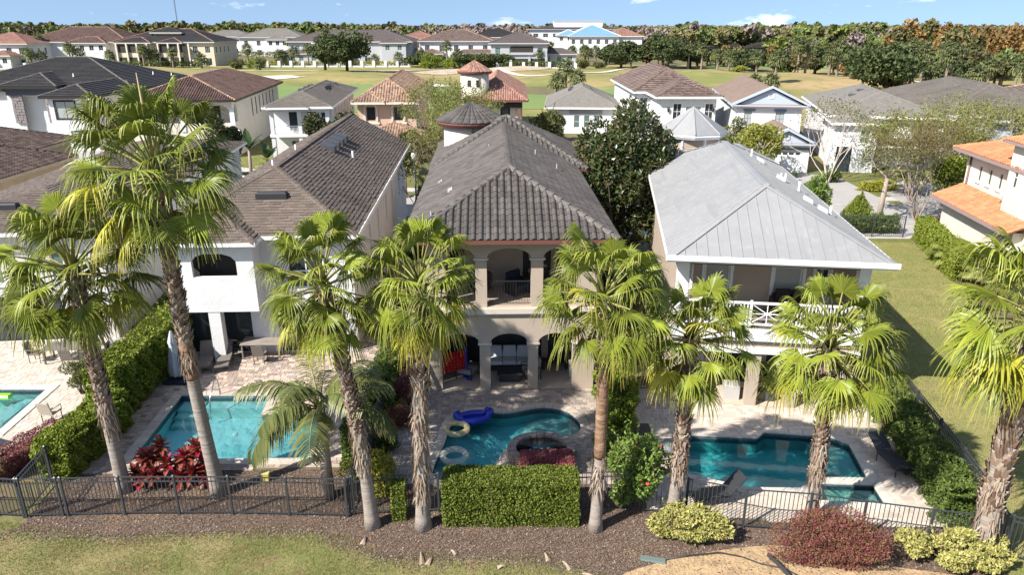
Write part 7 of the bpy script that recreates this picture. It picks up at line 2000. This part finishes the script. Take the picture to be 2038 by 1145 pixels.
for lab, x, y, hs in (('crimson leaved ti plant left half of the pair before the turquoise pool', -12.05, 20.75, ((0, 0, 1.05), (.35, .25, 1.3), (-.25, .2, .8), (.3, -.3, .62), (-.05, -.35, .5), (.62, -.05, .8), (-.45, -.1, .45), (.1, .4, .9))),
                      ('crimson leaved ti plant right half of the pair before the turquoise pool', -10.85, 20.85, ((0, 0, 1.0), (.35, .2, 1.25), (-.25, .1, .7), (.3, -.3, .6), (-.1, -.35, .42), (.6, .05, .75), (.05, .4, .9), (.75, -.25, .4)))):
    t = thing('ti_plant', lab, 'plant', (x, y, 0), 0, 'crimson ti plants by the turquoise pool')
    q = MB()
    for i, (a, b, h) in enumerate(hs):
        q.tube([(a * .4, b * .4, 0), (a, b, h)], .018, 5); TI_n = 30; rosette(t, a, b, h, TI_n, .40, None, 700 + i + int(x * -10))
    q.build('stems', twig, t)
t = thing('ti_plant', 'red leaved ti plant at the corner of the cream house by the street', 'plant', (31.4, 51.2, 0), 0)
q = MB()
for i, (a, b, h) in enumerate(((0, 0, 1.9), (.4, .2, 1.5), (-.4, .1, 1.1), (.2, -.3, .8))):
    q.tube([(a * .4, b * .4, 0), (a, b, h)], .03, 5); rosette(t, a, b, h, 16, .7, None, 800 + i)
q.build('stems', twig, t)

# ------------------------------------------------------------------ trees in the gardens and across the street
def branch_tree(q, g, p, d, L_, r, depth, tips, spread=.5, kids=3, seg=3, grav=0.0):
    pts = [p]; rr = [r]
    for i in range(seg):
        d = (d + Vector(g.normal(size=3)) * .10 + Vector((0, 0, grav))).normalized(); p = p + d * (L_ / seg); pts.append(p); rr.append(r * (1 - .4 * (i + 1) / seg))
    q.tube(pts, rr, 5 if r > .03 else 3, caps=False)
    if depth == 0:
        tips.append((p, d)); return
    for k in range(kids):
        dd = (d + Vector(g.normal(size=3)) * spread).normalized()
        branch_tree(q, g, pts[-1] if k else p, dd, L_ * g.uniform(.6, .85), r * .58, depth - 1, tips, spread, kids, seg, grav)
def myrtle(label, x, y, h, nst, leaf_m, nleaf, seed, size=.14, group='crape myrtles', lo=.45, spread=.42, bark=None, clump=.3, depth=3):
    g = np.random.default_rng(seed)
    t = thing('crape_myrtle', label, 'tree', (x, y, 0), 0, group)
    q = MB(); tips = []
    for i in range(nst):
        a = 2 * math.pi * i / nst + g.uniform(-.3, .3); d = Vector((math.cos(a) * .28, math.sin(a) * .28, 1)).normalized()
        branch_tree(q, g, Vector((.12 * math.cos(a), .12 * math.sin(a), 0)), d, h * lo, .05 * h / 6, depth, tips, spread * .62, 3, 3, .02)
    q.build('branches', bark or bark_pale, t)
    if nleaf:
        k = max(1, nleaf // len(tips)); P = []
        for p, d in tips:
            if g.uniform() < .85: P.append(np.array(p) + g.normal(size=(k, 3)) * clump - np.array(d) * clump * .8)
        P = np.concatenate(P); V, F = leaf_cloud(P, size, g, .5, .3)
        inst(npmesh('foliage', V, F, leaf_m), 'foliage', t)
    return t
def crown_tree(label, x, y, h, r, leaf_m, nleaf, size, seed, name='tree', cat='tree', group=None, trunk=.2, bark=None, base=.25, k=26, lump=.36, trunks=1, aspect=.5, cone=False):
    g = np.random.default_rng(seed)
    t = thing(name, label, cat, (x, y, 0), 0, group)
    q = MB()
    for s in range(trunks):
        ox = g.uniform(-.3, .3) if trunks > 1 else 0
        q.tube([(ox, 0, 0), (ox + g.uniform(-.15, .15), g.uniform(-.15, .15), h * base), (ox * 2 + g.uniform(-.3, .3), g.uniform(-.3, .3), h * .8)], [trunk * 1.3, trunk, trunk * .35], 8)
    rz = (h - h * base * .6) / 2; zc = h - rz
    for i in range(9):
        a = g.uniform(0, 6.28); e = g.uniform(.2, .9); z0 = h * base * g.uniform(.8, 1.6)
        q.tube([(0, 0, z0), (r[0] * .4 * math.cos(a), r[1] * .4 * math.sin(a), z0 + rz * .45 * e), (r[0] * .8 * math.cos(a), r[1] * .8 * math.sin(a), zc + rz * .5 * (e - .4))], [trunk * .5, trunk * .3, trunk * .08], 5)
    q.build('trunk', bark or bark_dk, t)
    P, d = lumps(nleaf, g, (r[0], r[1], rz), k, lump, .55, -.7)
    if cone:
        f = np.clip((P[:, 2] + rz) / (2 * rz), 0, 1); P[:, :2] *= (1.25 * (1 - f) + .12)[:, None]
    P[:, 2] += zc
    V, F = leaf_cloud(P, size, g, aspect, .4, d)
    inst(npmesh('crown', V, F, leaf_m), 'crown', t)
    return t
crown_tree('tall dark magnolia with glossy leaves between taupe house and metal roof', 6.5, 42.5, 10.7, (3.5, 3.2), magn, 27000, .27, 201, 'magnolia_tree', base=.14, k=44, lump=.30, trunk=.22)
crown_tree('lower dark magnolia shoulder against the metal roof', 5.4, 33.5, 4.6, (1.1, 1.6), magn, 5200, .22, 202, 'magnolia_tree', base=.1, k=14, lump=.4, trunk=.1)
crown_tree('dark magnolia beside the narrow white porch house', -17.2, 70.5, 7.2, (3.6, 2.4), magn, 11000, .32, 203, 'magnolia_tree', base=.15, k=24, lump=.34)
crown_tree('dark magnolia between arcaded house and narrow white porch house', -28.8, 73, 7.0, (2.4, 2.0), magn, 6000, .34, 204, 'magnolia_tree', base=.15, k=16, lump=.36)
crown_tree('small dark magnolia right of the tallest palm', -26.2, 64.5, 4.6, (2.2, 1.8), magn, 3200, .3, 205, 'magnolia_tree', base=.15, k=14, lump=.38)
crown_tree('bright yellow green tree behind the octagonal metal turret', 24.2, 71.5, 6.3, (2.8, 2.4), brt, 5600, .26, 206, 'garden_tree', base=.25, k=20, lump=.34, bark=bark_pale)
crown_tree('darker small tree left of the yellow green tree by the gabled house', 22.3, 74, 6.0, (1.9, 1.8), olive, 3600, .26, 207, 'garden_tree', base=.25, k=16, lump=.36)
crown_tree('cone clipped green shrub behind the black far fence', 25.9, 53.2, 2.9, (1.25, 1.2), hedge_leaf, 6500, .14, 208, 'cone_shrub', 'shrub', base=.05, k=30, lump=.4, trunk=.06, cone=True)
crown_tree('dark leafy tree hugging the right eave of the metal roof', 22.4, 53.0, 4.4, (1.5, 1.4), MATS['hibiscus_leaf'], 4200, .24, 209, 'garden_tree', base=.15, k=18, lump=.36, trunk=.1)
crown_tree('leafy green tree at the corner of the cream house by the street', 36.2, 59.5, 5.4, (1.8, 1.8), hedge_leaf, 4200, .26, 210, 'garden_tree', base=.15, k=18, lump=.36, trunk=.12)
crown_tree('dark slim trees in the gap between shingle roof and taupe roof', -5.6, 49, 4.9, (.9, 1.6), olive, 2600, .24, 211, 'garden_tree', base=.35, k=14, lump=.34, trunks=3, trunk=.07)
myrtle('pale yellow crape myrtle left of the grey turret', -5.6, 64, 7.8, 7, sparse, 10000, 301, .17, depth=3, clump=.36, spread=.30)
myrtle('second thin crape myrtle close to the street lamp', -4.3, 58.5, 6.6, 5, sparse, 6500, 302, .17, clump=.34, spread=.30)
myrtle('thin reddish leaved tree in the gap by the street lamp', -6.9, 55.0, 5.2, 4, rusty, 1700, 303, .2, clump=.35)
myrtle('many stemmed crape myrtle with rusty leaves beside the driveway', 31.6, 55.6, 6.0, 8, rusty, 7600, 304, .15, clump=.40)
myrtle('vase shaped white stemmed crape myrtle in front of the white garage', 30.6, 70.0, 6.6, 7, olive, 1800, 305, .2, lo=.45, bark=M('bone_bark', (.55, .47, .41), .85), clump=.32)
myrtle('large pale crape myrtle spreading before the shingle roofed white house', 34.6, 62.0, 6.4, 6, sparse, 7500, 306, .19, clump=.5)
myrtle('bare crape myrtle with seed heads behind the driveway', 39.0, 66.5, 7.0, 6, sparse, 3000, 307, .2, bark=MATS['bone_bark'], clump=.35)
myrtle('green crape myrtle before the blue grey house', 47.5, 67.5, 6.4, 5, olive, 4200, 308, .22, clump=.5)
myrtle('bare grey crape myrtle left of the arched entry', 43.5, 64.5, 6.6, 5, sparse, 2600, 309, .22, clump=.4, bark=MATS['bone_bark'])
crown_tree('leafy green tree crowding the left side of the peach house', -10.2, 74, 5.4, (2.0, 1.8), olive, 4200, .28, 212, 'garden_tree', base=.2, k=16, lump=.36, trunk=.1)
crown_tree('small green tree between the slate roofed house and the arcaded house', -44.5, 84, 5.0, (2.2, 2.0), magn, 4000, .32, 213, 'garden_tree', base=.2, k=16, lump=.36, trunk=.12)
crown_tree('green tree between pale shingle house and flat tiled white house', 16.0, 97, 5.2, (1.8, 1.8), olive, 3200, .34, 214, 'garden_tree', base=.2, k=16, lump=.36, trunk=.12)
crown_tree('full green tree in front of the gap between the shingle roofed houses at right', 45.0, 72.5, 5.6, (2.2, 2.0), olive, 5200, .26, 215, 'garden_tree', base=.2, k=18, lump=.36, trunk=.12)
crown_tree('dark rounded tree by the corner of the blue grey house', 49.5, 70.0, 4.6, (2.0, 1.8), hedge_dark, 4600, .26, 216, 'garden_tree', base=.2, k=18, lump=.36, trunk=.12)
t = thing('street_tree', 'single pale straight trunk at the kerb with its thin crown above', 'tree', (28.7, 55.5, 0), 0)
q = MB(); tips = []; g = np.random.default_rng(5); q.tube([(0, 0, 0), (.05, 0, 1.6), (.2, .1, 3.4)], [.24, .2, .15], 9)
for k in range(5): branch_tree(q, g, Vector((.2, .1, 3.3)), Vector((math.cos(k * 1.26) * .8, math.sin(k * 1.26) * .8, .9)).normalized(), 1.25, .08, 2, tips, .4, 3)
q.build('trunk', bark_pale, t)
P = np.concatenate([np.array(p) + g.normal(size=(26, 3)) * .38 for p, d in tips]); V, F = leaf_cloud(P, .2, g); inst(npmesh('crown', V, F, olive), 'crown', t)
for lab, x, y, r_, m_, n_, s_ in (('golden yellow shrub border across the street', 34.0, 66.5, (2.6, .8, .55), lime_leaf, 4200, .16), ('low round dark shrub by the garage driveway', 28.3, 67.2, (1.4, .7, .4), hedge_dark, 2200, .14), ('clipped dark shrub at the white garage corner', 27.2, 70.8, (.8, .7, .7), hedge_dark, 1600, .14),
    ('dark shrub under the white stemmed crape myrtle', 31.3, 70.2, (1.1, .9, .8), hedge_dark, 2000, .16), ('yellow green shrub beside the walk behind the shingle roof', -22.8, 61.5, (1.3, 1.0, .75), lime_leaf, 2800, .16), ('leafy shrub at the foot of the narrow white porch house', -20.6, 69.3, (1.6, 1.0, 1.0), hedge_dark, 2600, .2),
    ('tall reedy shrubs right of the red tiled turret house', 5.0, 97, (3.0, 1.8, 2.2), olive, 4600, .34), ('tawny tree peeping above the magnolia', 14.0, 93, (1.2, 1.2, 3.2), rusty, 2600, .32), ('low shrub on the near side of the garage driveway', 25.3, 58.9, (.8, .6, .45), hedge_leaf, 1500, .15),
    ('small round garden shrub by the cream house drive', 35.6, 56.0, (1.6, .9, .7), olive, 2400, .16), ('dark clipped bush in the gap behind the leaning planks', -6.3, 46.0, (1.3, 1.2, .55), hedge_dark, 2600, .14)):
    bush(lab, x, y, r_, s_, n_, m_, seed=int(abs(x * 13 + y * 7)))
# bird of paradise by the arcaded house
t = thing('bird_of_paradise', 'tall bird of paradise with big paddle leaves by the arcaded house', 'plant', (-25.6, 71, 0), 0)
q = MB(); q.tube([(0, 0, 0), (.1, 0, 3.2)], [.2, .14], 8); q.tube([(1.6, .4, 0), (1.6, .4, 2.2)], [.18, .13], 8); q.build('trunk', bark_pale, t)
pl = M('paddle_leaf', (.06, .11, .03), .4, ob=.4, trans=.2, spec=.5)
V = []
for f, w in ((0, .05), (.15, .28), (.5, .36), (.8, .26), (1, .02)): V += [(f * 1.9, -w, .35 * f - .5 * f * f + .07), (f * 1.9, 0, .35 * f - .5 * f * f), (f * 1.9, w, .35 * f - .5 * f * f + .07)]
pme = npmesh('paddle', V, np.array([(3 * i + j, 3 * i + j + 3, 3 * i + j + 4, 3 * i + j + 1) for i in range(4) for j in (0, 1)]), pl)
for k in range(12): inst(pme, 'leaf', t, (.1, 0, 3.1), (0, -R(random.uniform(15, 75)), k * 2.1), random.uniform(.7, 1.1))
for k in range(10): inst(pme, 'leaf', t, (1.6, .4, 2.1), (0, -R(random.uniform(25, 80)), k * 2.3), random.uniform(.6, 1.0))
# ================================================================== trees round the golf course and the far woods
PALMS = [(60, 259, 7.8), (63, 253, 8.3), (67, 248, 6.5), (65, 228, 5.5), (75, 233, 6.3), (80, 213, 8.7), (83, 215, 9.2), (82, 196, 6.7), (84, 196, 9.1), (101, 228, 7.9), (11, 155, 6.8), (13, 151, 4.9), (9, 151, 4.1), (52, 162, 3.1), (55, 160, 3.7), (63, 181, 7.3), (83, 162, 6.1), (91, 167, 5.4), (94, 162, 8.8), (101, 178, 9.2), (102, 162, 6.0), (93, 151, 5.7), (108, 167, 6.0), (110, 165, 6.3), (-137, 334, 6.3), (-158, 334, 5.8), (-140, 325, 4.9), (-140, 316, 2.8), (-179, 316, 5.9), (-189, 316, 5.9), (-179, 334, 4.4), (-170, 268, 6.7), (-181, 278, 7.3), (-71, 292, 13.1), (-50, 278, 3.9), (-23, 271, 8.8), (-21, 278, 4.7), (-34, 285, 5.4), (-88, 292, 5.1), (-85, 300, 5.6), (30, 316, 5.3), (32, 292, 6.6), (38, 300, 6.8), (76, 292, 3.7), (77, 278, 3.5), (58, 285, 5.7), (105, 155, 5.6), (86, 145, 5.3), (-84, 253, 3.5), (-175, 285, 10.7)]
OAKS = [(-51, 235, 13.1, 10.3), (-59, 240, 9.8, 5.9), (38, 265, 9.6, 9.3), (53, 268, 12.2, 8.0), (53, 259, 11.7, 6.4), (62, 265, 10.1, 6.5), (50, 278, 10.4, 5.4), (77, 155, 11.0, 10.1), (82, 181, 8.7, 5.1), (36, 292, 7.0, 5.1), (-88, 292, 5.1, 3.6), (76, 253, 7.6, 5.8), (79, 248, 6.9, 4.4), (83, 233, 7.0, 4.5), (91, 228, 8.6, 4.0), (99, 172, 6.0, 4.5), (-140, 366, 6.2, 4.5), (-31, 274, 4.8, 8.7), (-10, 253, 5.1, 11.6), (86, 167, 4.9, 2.9)]

rp = np.random.default_rng(44)
for _ in range(16): PALMS.append((float(rp.uniform(-100, 30)), float(rp.uniform(272, 284)), float(rp.uniform(4, 8))))
for _ in range(14): PALMS.append((float(rp.uniform(-190, -105)), float(rp.uniform(262, 276)), float(rp.uniform(4.5, 9))))
for _ in range(26):
    y_ = float(rp.uniform(150, 235)); PALMS.append((y_ * float(rp.uniform(.50, .62)), y_, float(rp.uniform(4.5, 9))))
sab_m = M('sabal_frond', (.13, .15, .06), .5, ramp=[(.075, .095, .035), (.13, .15, .055), (.19, .20, .085), (.10, .12, .045)], trans=.2)
sab_t = M('sabal_trunk', (.26, .21, .165), .95, noise=(3, (.17, .135, .105), .45, .7))
def sabal_crown(seed):
    g = np.random.default_rng(seed); V = []; F = []
    for i in range(30):
        a = i * 2.4 + g.uniform(-.3, .3); el = R(78 - 125 * i / 30 + g.uniform(-8, 8)); pl_ = g.uniform(.5, .9)
        D = np.array((math.cos(a) * math.cos(el), math.sin(a) * math.cos(el), math.sin(el))); S = np.array((-math.sin(a), math.cos(a), 0)); b = D * pl_
        for k in range(9):
            t_ = R(-100 + 25 * k + g.uniform(-5, 5)); d = D * math.cos(t_) + S * math.sin(t_); L_ = g.uniform(.8, 1.15); w = np.cross(d, (0, 0, 1)); w /= np.linalg.norm(w) + 1e-6
            m = b + d * L_ * .55; e = b + d * L_ + np.array((0, 0, -.38 * L_)); n0 = len(V)
            V += [b, m + w * .11, e, m - w * .11]; F.append((n0, n0 + 1, n0 + 2, n0 + 3))
    return npmesh('sabal_crown', V, np.array(F), sab_m)
SC = [sabal_crown(s) for s in range(4)]
tm_ = MB().tube([(0, 0, 0), (.02, .0, .5), (0, .01, 1)], [.24, .19, .17], 7).mesh('sabal_trunk', sab_t)
def sabal(x, y, h, s, label, group):
    z = float(terr(x, y)) if 112 < y < 290 else 0
    t = thing('sabal_palm', label, 'palm tree', (x, y, z), random.uniform(0, 360), group)
    hh = max(h - 1.0 * s, .8)
    inst(tm_, 'trunk', t, (0, 0, 0), (random.uniform(-.04, .04), random.uniform(-.04, .04), 0), (s, s, hh)); inst(random.choice(SC), 'crown', t, (0, 0, hh), (0, 0, 0), s)
for i, (x, y, h) in enumerate(PALMS):
    if x < -100: lab, gr = 'palm growing among the far left mansions', 'palms by the far left mansions'
    elif x < 20 and y > 250: lab, gr = 'palm standing before the mansions across the fairway', 'palms before the middle mansions'
    elif y > 262: lab, gr = 'palm near the blue roofed clubhouse', 'palms near the clubhouse'
    elif y < 175 and x < 30: lab, gr = 'bushy sabal palm on the near edge of the putting green', 'sabal palms by the green'
    elif y < 185: lab, gr = 'sabal palm in the rough beyond the right hand houses', 'sabal palms beyond the right houses'
    else: lab, gr = 'sabal palm lining the cart path', 'sabal palms along the cart path'
    sabal(x, y, h, 1.55 if y > 180 else 1.45, lab, gr)

def far_crown(seed, n, size, mat, flat=.8, k=14, lump=.42, name='crown'):
    g = np.random.default_rng(seed); P, d = lumps(n, g, (1, 1, flat), k, lump, .5, -.5)
    V, F = leaf_cloud(P, size, g, .75, .6, d); return npmesh(name, V, F, mat)
oak_far = M('dark_oak_crown', (.04, .055, .02), .7, ramp=[(0.033, 0.051, 0.018), (0.068, 0.090, 0.030), (0.112, 0.135, 0.048)], trans=.1)
OAKLAB = ['big dark live oak before the grey mansion with the bay', 'smaller oak joined to the left of the big live oak', 'dark oak standing apart right of the blue roofed clubhouse', 'tallest oak in the clump behind the cart path', 'oak at the right side of the oak clump, next to the tall single palm', 'oak at the right end of the clump, beside open fairway', 'oak low at the back left of the clump', 'broad dark oak in shade behind the right hand shingle roofs', 'oak half hidden left of the broad dark oak', 'small oak just right of the clubhouse wall', 'dark shrubby tree at the left end of the pillared bay mansion wall', 'small spreading tree at the start of the row along the cart path', 'second small tree of the row along the cart path', 'third small tree of the row along the cart path', 'tree by the red golf cart', 'bushy oak among palms at the far right rough', 'dark tree right of the sandy mansion', 'dark spreading trees before the white pinkish roofed mansion', 'low wide dark tree between waste sand and balcony mansion', 'oak tucked against the right side of the broad dark oak']
for i, (x, y, h, r_) in enumerate(OAKS):
    lab = OAKLAB[i]
    gr = 'dark oaks round the golf course'
    z = float(terr(x, y)) if 112 < y < 290 else 0
    g = np.random.default_rng(900 + i)
    t = thing('oak_tree', lab, 'tree', (x, y, z), 0, gr)
    q = MB(); q.tube([(0, 0, 0), (.1, 0, h * .3), (0, .1, h * .7)], [.5, .38, .12], 7)
    for k in range(6):
        a = k * 1.05; q.tube([(0, 0, h * .22), (r_ * .35 * math.cos(a), r_ * .35 * math.sin(a), h * .4), (r_ * .7 * math.cos(a), r_ * .7 * math.sin(a), h * .6)], [.28, .18, .05], 5)
    q.build('trunk', bark_dk, t)
    n = int(900 * r_ ** 1.25 / 3) + 900
    P, d = lumps(n, g, (r_, r_ * .9, h * .43), 26, .34, .5, -.75); P[:, 2] += h * .56
    V, F = leaf_cloud(P, .75, g, .7, .5, d); inst(npmesh('crown', V, F, oak_far), 'crown', t)

# woods: kinds of crowns
WK = {
 'green': M('wood_green', (0.061, 0.084, 0.026), .8, ramp=[(0.069, 0.098, 0.033), (0.128, 0.169, 0.050), (0.198, 0.226, 0.070)], ob=.22, trans=.1),
 'pine': M('wood_pine', (0.045, 0.064, 0.014), .8, ramp=[(0.074, 0.101, 0.025), (0.128, 0.154, 0.035), (0.174, 0.194, 0.049)], ob=.2, trans=.1),
 'bare': M('wood_bare', (0.151, 0.119, 0.104), .95, ramp=[(0.127, 0.101, 0.086), (0.191, 0.149, 0.127), (0.247, 0.202, 0.179)], ob=.2),
 'olive': M('wood_olive', (0.078, 0.073, 0.028), .8, ramp=[(0.077, 0.074, 0.028), (0.130, 0.119, 0.047), (0.178, 0.162, 0.065)], ob=.25, trans=.1),
 'orange': M('wood_cypress', (0.186, 0.093, 0.028), .85, ramp=[(0.142, 0.084, 0.030), (0.209, 0.121, 0.041), (0.270, 0.162, 0.054), (0.162, 0.121, 0.046)], ob=.22, trans=.1),
}
CR = {k: [far_crown(1000 + 10 * i + j, 330, .34, m_, {'pine': .55, 'orange': 1.25, 'bare': .9}.get(k, .8)) for j in range(3)] for i, (k, m_) in enumerate(WK.items())}
wt = MB().tube([(0, 0, 0), (.01, 0, .5), (0, .02, 1)], [.32, .24, .1], 5).mesh('trunk', bark_dk)
g = np.random.default_rng(77)
wood = []   # x, y, h, r, kind
def pick(x, y):
    n = math.sin(x * .021 + 1.3) + math.sin(y * .017 + x * .008) + g.uniform(-1.2, 1.2)
    if y > 700: return 'bare' if g.uniform() < .78 else ('olive' if g.uniform() < .6 else 'green')
    if n > .75: return 'bare'
    if n > -.15: return 'olive'
    if n > -.7: return 'green'
    return 'pine'
for y in (424, 436, 448, 462, 478, 496, 520, 548, 580, 620, 670, 730, 800, 890, 1000, 1150, 1350, 1600, 1900):
    half = y * .78 + 40; st_ = 4.4 + max(0, y - 420) * .0095
    x = -half
    while x < half:
        h = g.normal(14.0, 1.2) + (g.uniform(1.5, 4) if g.uniform() < .07 else 0) + (1.5 if x < -120 else 0); k = pick(x, y)
        if k == 'bare': h -= .5
        yy = y + g.uniform(-7, 7)
        if not (-12 < x - 42 < 40 and yy < 485 and False): wood.append((x + g.uniform(-2, 2), yy, min(max(h, 10.5), 18.5), g.uniform(3.8, 6.2) * (1 + (y - 420) * .0007), k))
        x += st_ * g.uniform(.7, 1.3)
# nearer woods: right side, down to the houses
def fill(x0, x1, y0, y1, n, kinds, hm, rr, test=lambda x, y: True):
    c = 0
    while c < n:
        x, y = g.uniform(x0, x1), g.uniform(y0, y1)
        if not test(x, y): c += .3; continue
        wood.append((x, y, g.normal(hm, hm * .13), g.uniform(*rr), str(g.choice(kinds)))); c += 1
fill(95, 420, 300, 430, 190, ['green', 'green', 'olive', 'pine', 'pine', 'bare'], 9.5, (3.2, 5.2), lambda x, y: x > 95 + max(0, (y - 300)) * .35)
fill(104, 300, 235, 420, 110, ['orange', 'orange', 'orange', 'orange', 'olive'], 12.5, (2.8, 4.4), lambda x, y: x > y * .49 and x < y * .80)
fill(104, 190, 165, 240, 70, ['green', 'olive', 'green', 'green'], 6.8, (2.6, 4.2), lambda x, y: x > y * .53)
fill(40, 110, 268, 300, 26, ['olive', 'olive', 'orange', 'green'], 6.0, (2.2, 3.6))
fill(70, 98, 200, 262, 14, ['olive', 'orange', 'olive'], 5.0, (2.0, 3.2), lambda x, y: x > y * .36)
fill(-330, -92, 318, 420, 80, ['green', 'olive', 'pine', 'bare'], 9.5, (3.4, 5.2), lambda x, y: not (-165 < x < -95 and y < 402))
fill(-95, 20, 322, 420, 60, ['green', 'olive', 'pine', 'green'], 8.2, (3.2, 5.0), lambda x, y: not (-60 < x < 8 and y < 402))
fill(22, 100, 430, 445, 4, ['green'], 9, (3, 4))
wood = [w for w in wood if not (8 < w[0] < 75 and 385 < w[1] < 505) and w[2] > 3]
wood.sort(key=lambda w: w[1])
LABW = {'green': 'green broadleaf tree in the woods round the golf course', 'pine': 'light green flat crowned tree in the woods round the golf course', 'bare': 'bare greyish tree in the woods round the golf course', 'olive': 'olive brown tree in the woods round the golf course', 'orange': 'rust orange cypress in the stand at the right horizon'}
def wood_tree(x, y, h, r_, k):
    z = float(terr(x, y)) if 112 < y < 290 else 0
    t = thing('woodland_tree', LABW[k], 'tree', (x, y, z), g.uniform(0, 360), {'green': 'green trees of the woods', 'pine': 'light green trees of the woods', 'bare': 'bare trees of the woods', 'olive': 'olive trees of the woods', 'orange': 'rust orange cypresses'}[k])
    rz = min(h * .46, r_ * 1.25)
    inst(wt, 'trunk', t, (0, 0, 0), (0, 0, 0), (1, 1, h * .8)); inst(CR[k][g.integers(3)], 'crown', t, (0, 0, h - rz * .85), (0, 0, 0), (r_, r_, rz))
for w in wood[:300]: wood_tree(*w)
# the rest of the woods read as one mass
LOWS = {}
for k in CR:
    gg = np.random.default_rng(5); P, d = lumps(150, gg, (1, 1, .8), 9, .45, .45, -.6); LOWS[k] = leaf_cloud(P, .46, gg, .8, .6, d)
acc = {k: [[], [], 0] for k in CR}
for x, y, h, r_, k in wood[300:]:
    V, F = LOWS[k]; a = g.uniform(0, 6.28); ca, sa = math.cos(a), math.sin(a); rz = min(h * .5, r_ * 1.2)
    Vw = np.stack([(V[:, 0] * ca - V[:, 1] * sa) * r_ + x, (V[:, 0] * sa + V[:, 1] * ca) * r_ + y, V[:, 2] * rz + h - rz * .85], 1)
    A = acc[k]; A[0].append(Vw); A[1].append(F + A[2]); A[2] += len(V)
for k, (VV, FF, n) in acc.items():
    if n:
        o = inst(npmesh('woods', np.concatenate(VV), np.concatenate(FF), WK[k]), 'woods'); tag(o, {'green': 'mass of green trees of the far woods', 'pine': 'mass of light green crowns of the far woods', 'bare': 'mass of bare mauve brown trees along the horizon', 'olive': 'mass of olive trees of the far woods', 'orange': 'mass of rust orange cypresses'}[k], 'woods', kind='stuff')
# floor under the woods, the shade below the crowns put into its colour
sheet('forest_floor', [(-1900, 412), (1900, 412), (1900, 2300), (-1900, 2300)], [], 0.03, M('dark_woods_floor', (.045, .038, .026), .95))
sheet('forest_floor', smooth_loop([(104, 300), (140, 268), (104, 190), (112, 165), (150, 150), (420, 240), (420, 425), (150, 425)], 4), [], 0.05, MATS['dark_woods_floor'])

# hedges and shrubs by the mansions
def far_hedge(label, x0, x1, y, h, w, mat, grp='clipped hedges behind the garden walls', size=.5, n=None):
    gq = np.random.default_rng(int(abs(x0) + y)); L_ = x1 - x0; n = n or int(L_ * h * 24)
    P = np.stack([gq.uniform(0, L_, n), gq.uniform(-w, w, n), gq.uniform(0, 1, n) ** .7 * h], 1)
    V, F = leaf_cloud(P, size, gq, .8, .5); t = thing('hedge', label, 'hedge', (x0, y, 0), 0, grp); inst(npmesh('foliage', V, F, mat), 'foliage', t)
far_hedge('yellow green hedge behind the pillars of the grey bay mansion', -88, -37, 276, 1.9, .8, lime_leaf)
far_hedge('dark green hedge behind the pillars of the balcony mansion', -4, 22, 266, 2.4, .8, hedge_dark)
far_hedge('low hedge before the sandy mansion', -150, -108, 272, 2.2, 1.2, hedge_dark)
far_hedge('planting round the white pinkish roofed mansion', -33, -8, 282, 2.6, 1.8, brt)
far_hedge('planting round the far pale villas', -160, -95, 362, 2.4, 2, olive)
for i, (x, y, r_, m_) in enumerate(((-28, 262, 5.2, hedge_leaf), (-20, 262, 4.2, hedge_leaf), (-13, 258, 5.0, olive), (-9, 252, 4.2, olive), (24, 262, 3.2, olive), (31, 266, 2.6, olive), (-90, 268, 4.5, hedge_leaf), (-95, 262, 3.5, olive), (72, 240, 2.4, brt), (83, 232, 2.2, hedge_dark), (105, 170, 2.5, brt), (110, 160, 2.2, hedge_leaf))):
    bush(['willowy green shrub left of the red turret top', 'second willowy shrub behind the red turret', 'bushy shrub between turret and pale grey mansion', 'bushy shrub on the rim of the waste sand', 'scrub right of the pale grey mansion', 'low scrub before the clubhouse', 'green clump left of the long pillared wall', 'shrub at the left end of the putting green rise', 'round shrub beside the cart path bend', 'cone shaped green shrub on the fairway', 'yellow green shrub behind the right shingle roof', 'green shrub nearest the long brown tile roof'][i], x, y, (r_, r_ * .8, r_ * .55), .6, 1500, m_, seed=950 + i)
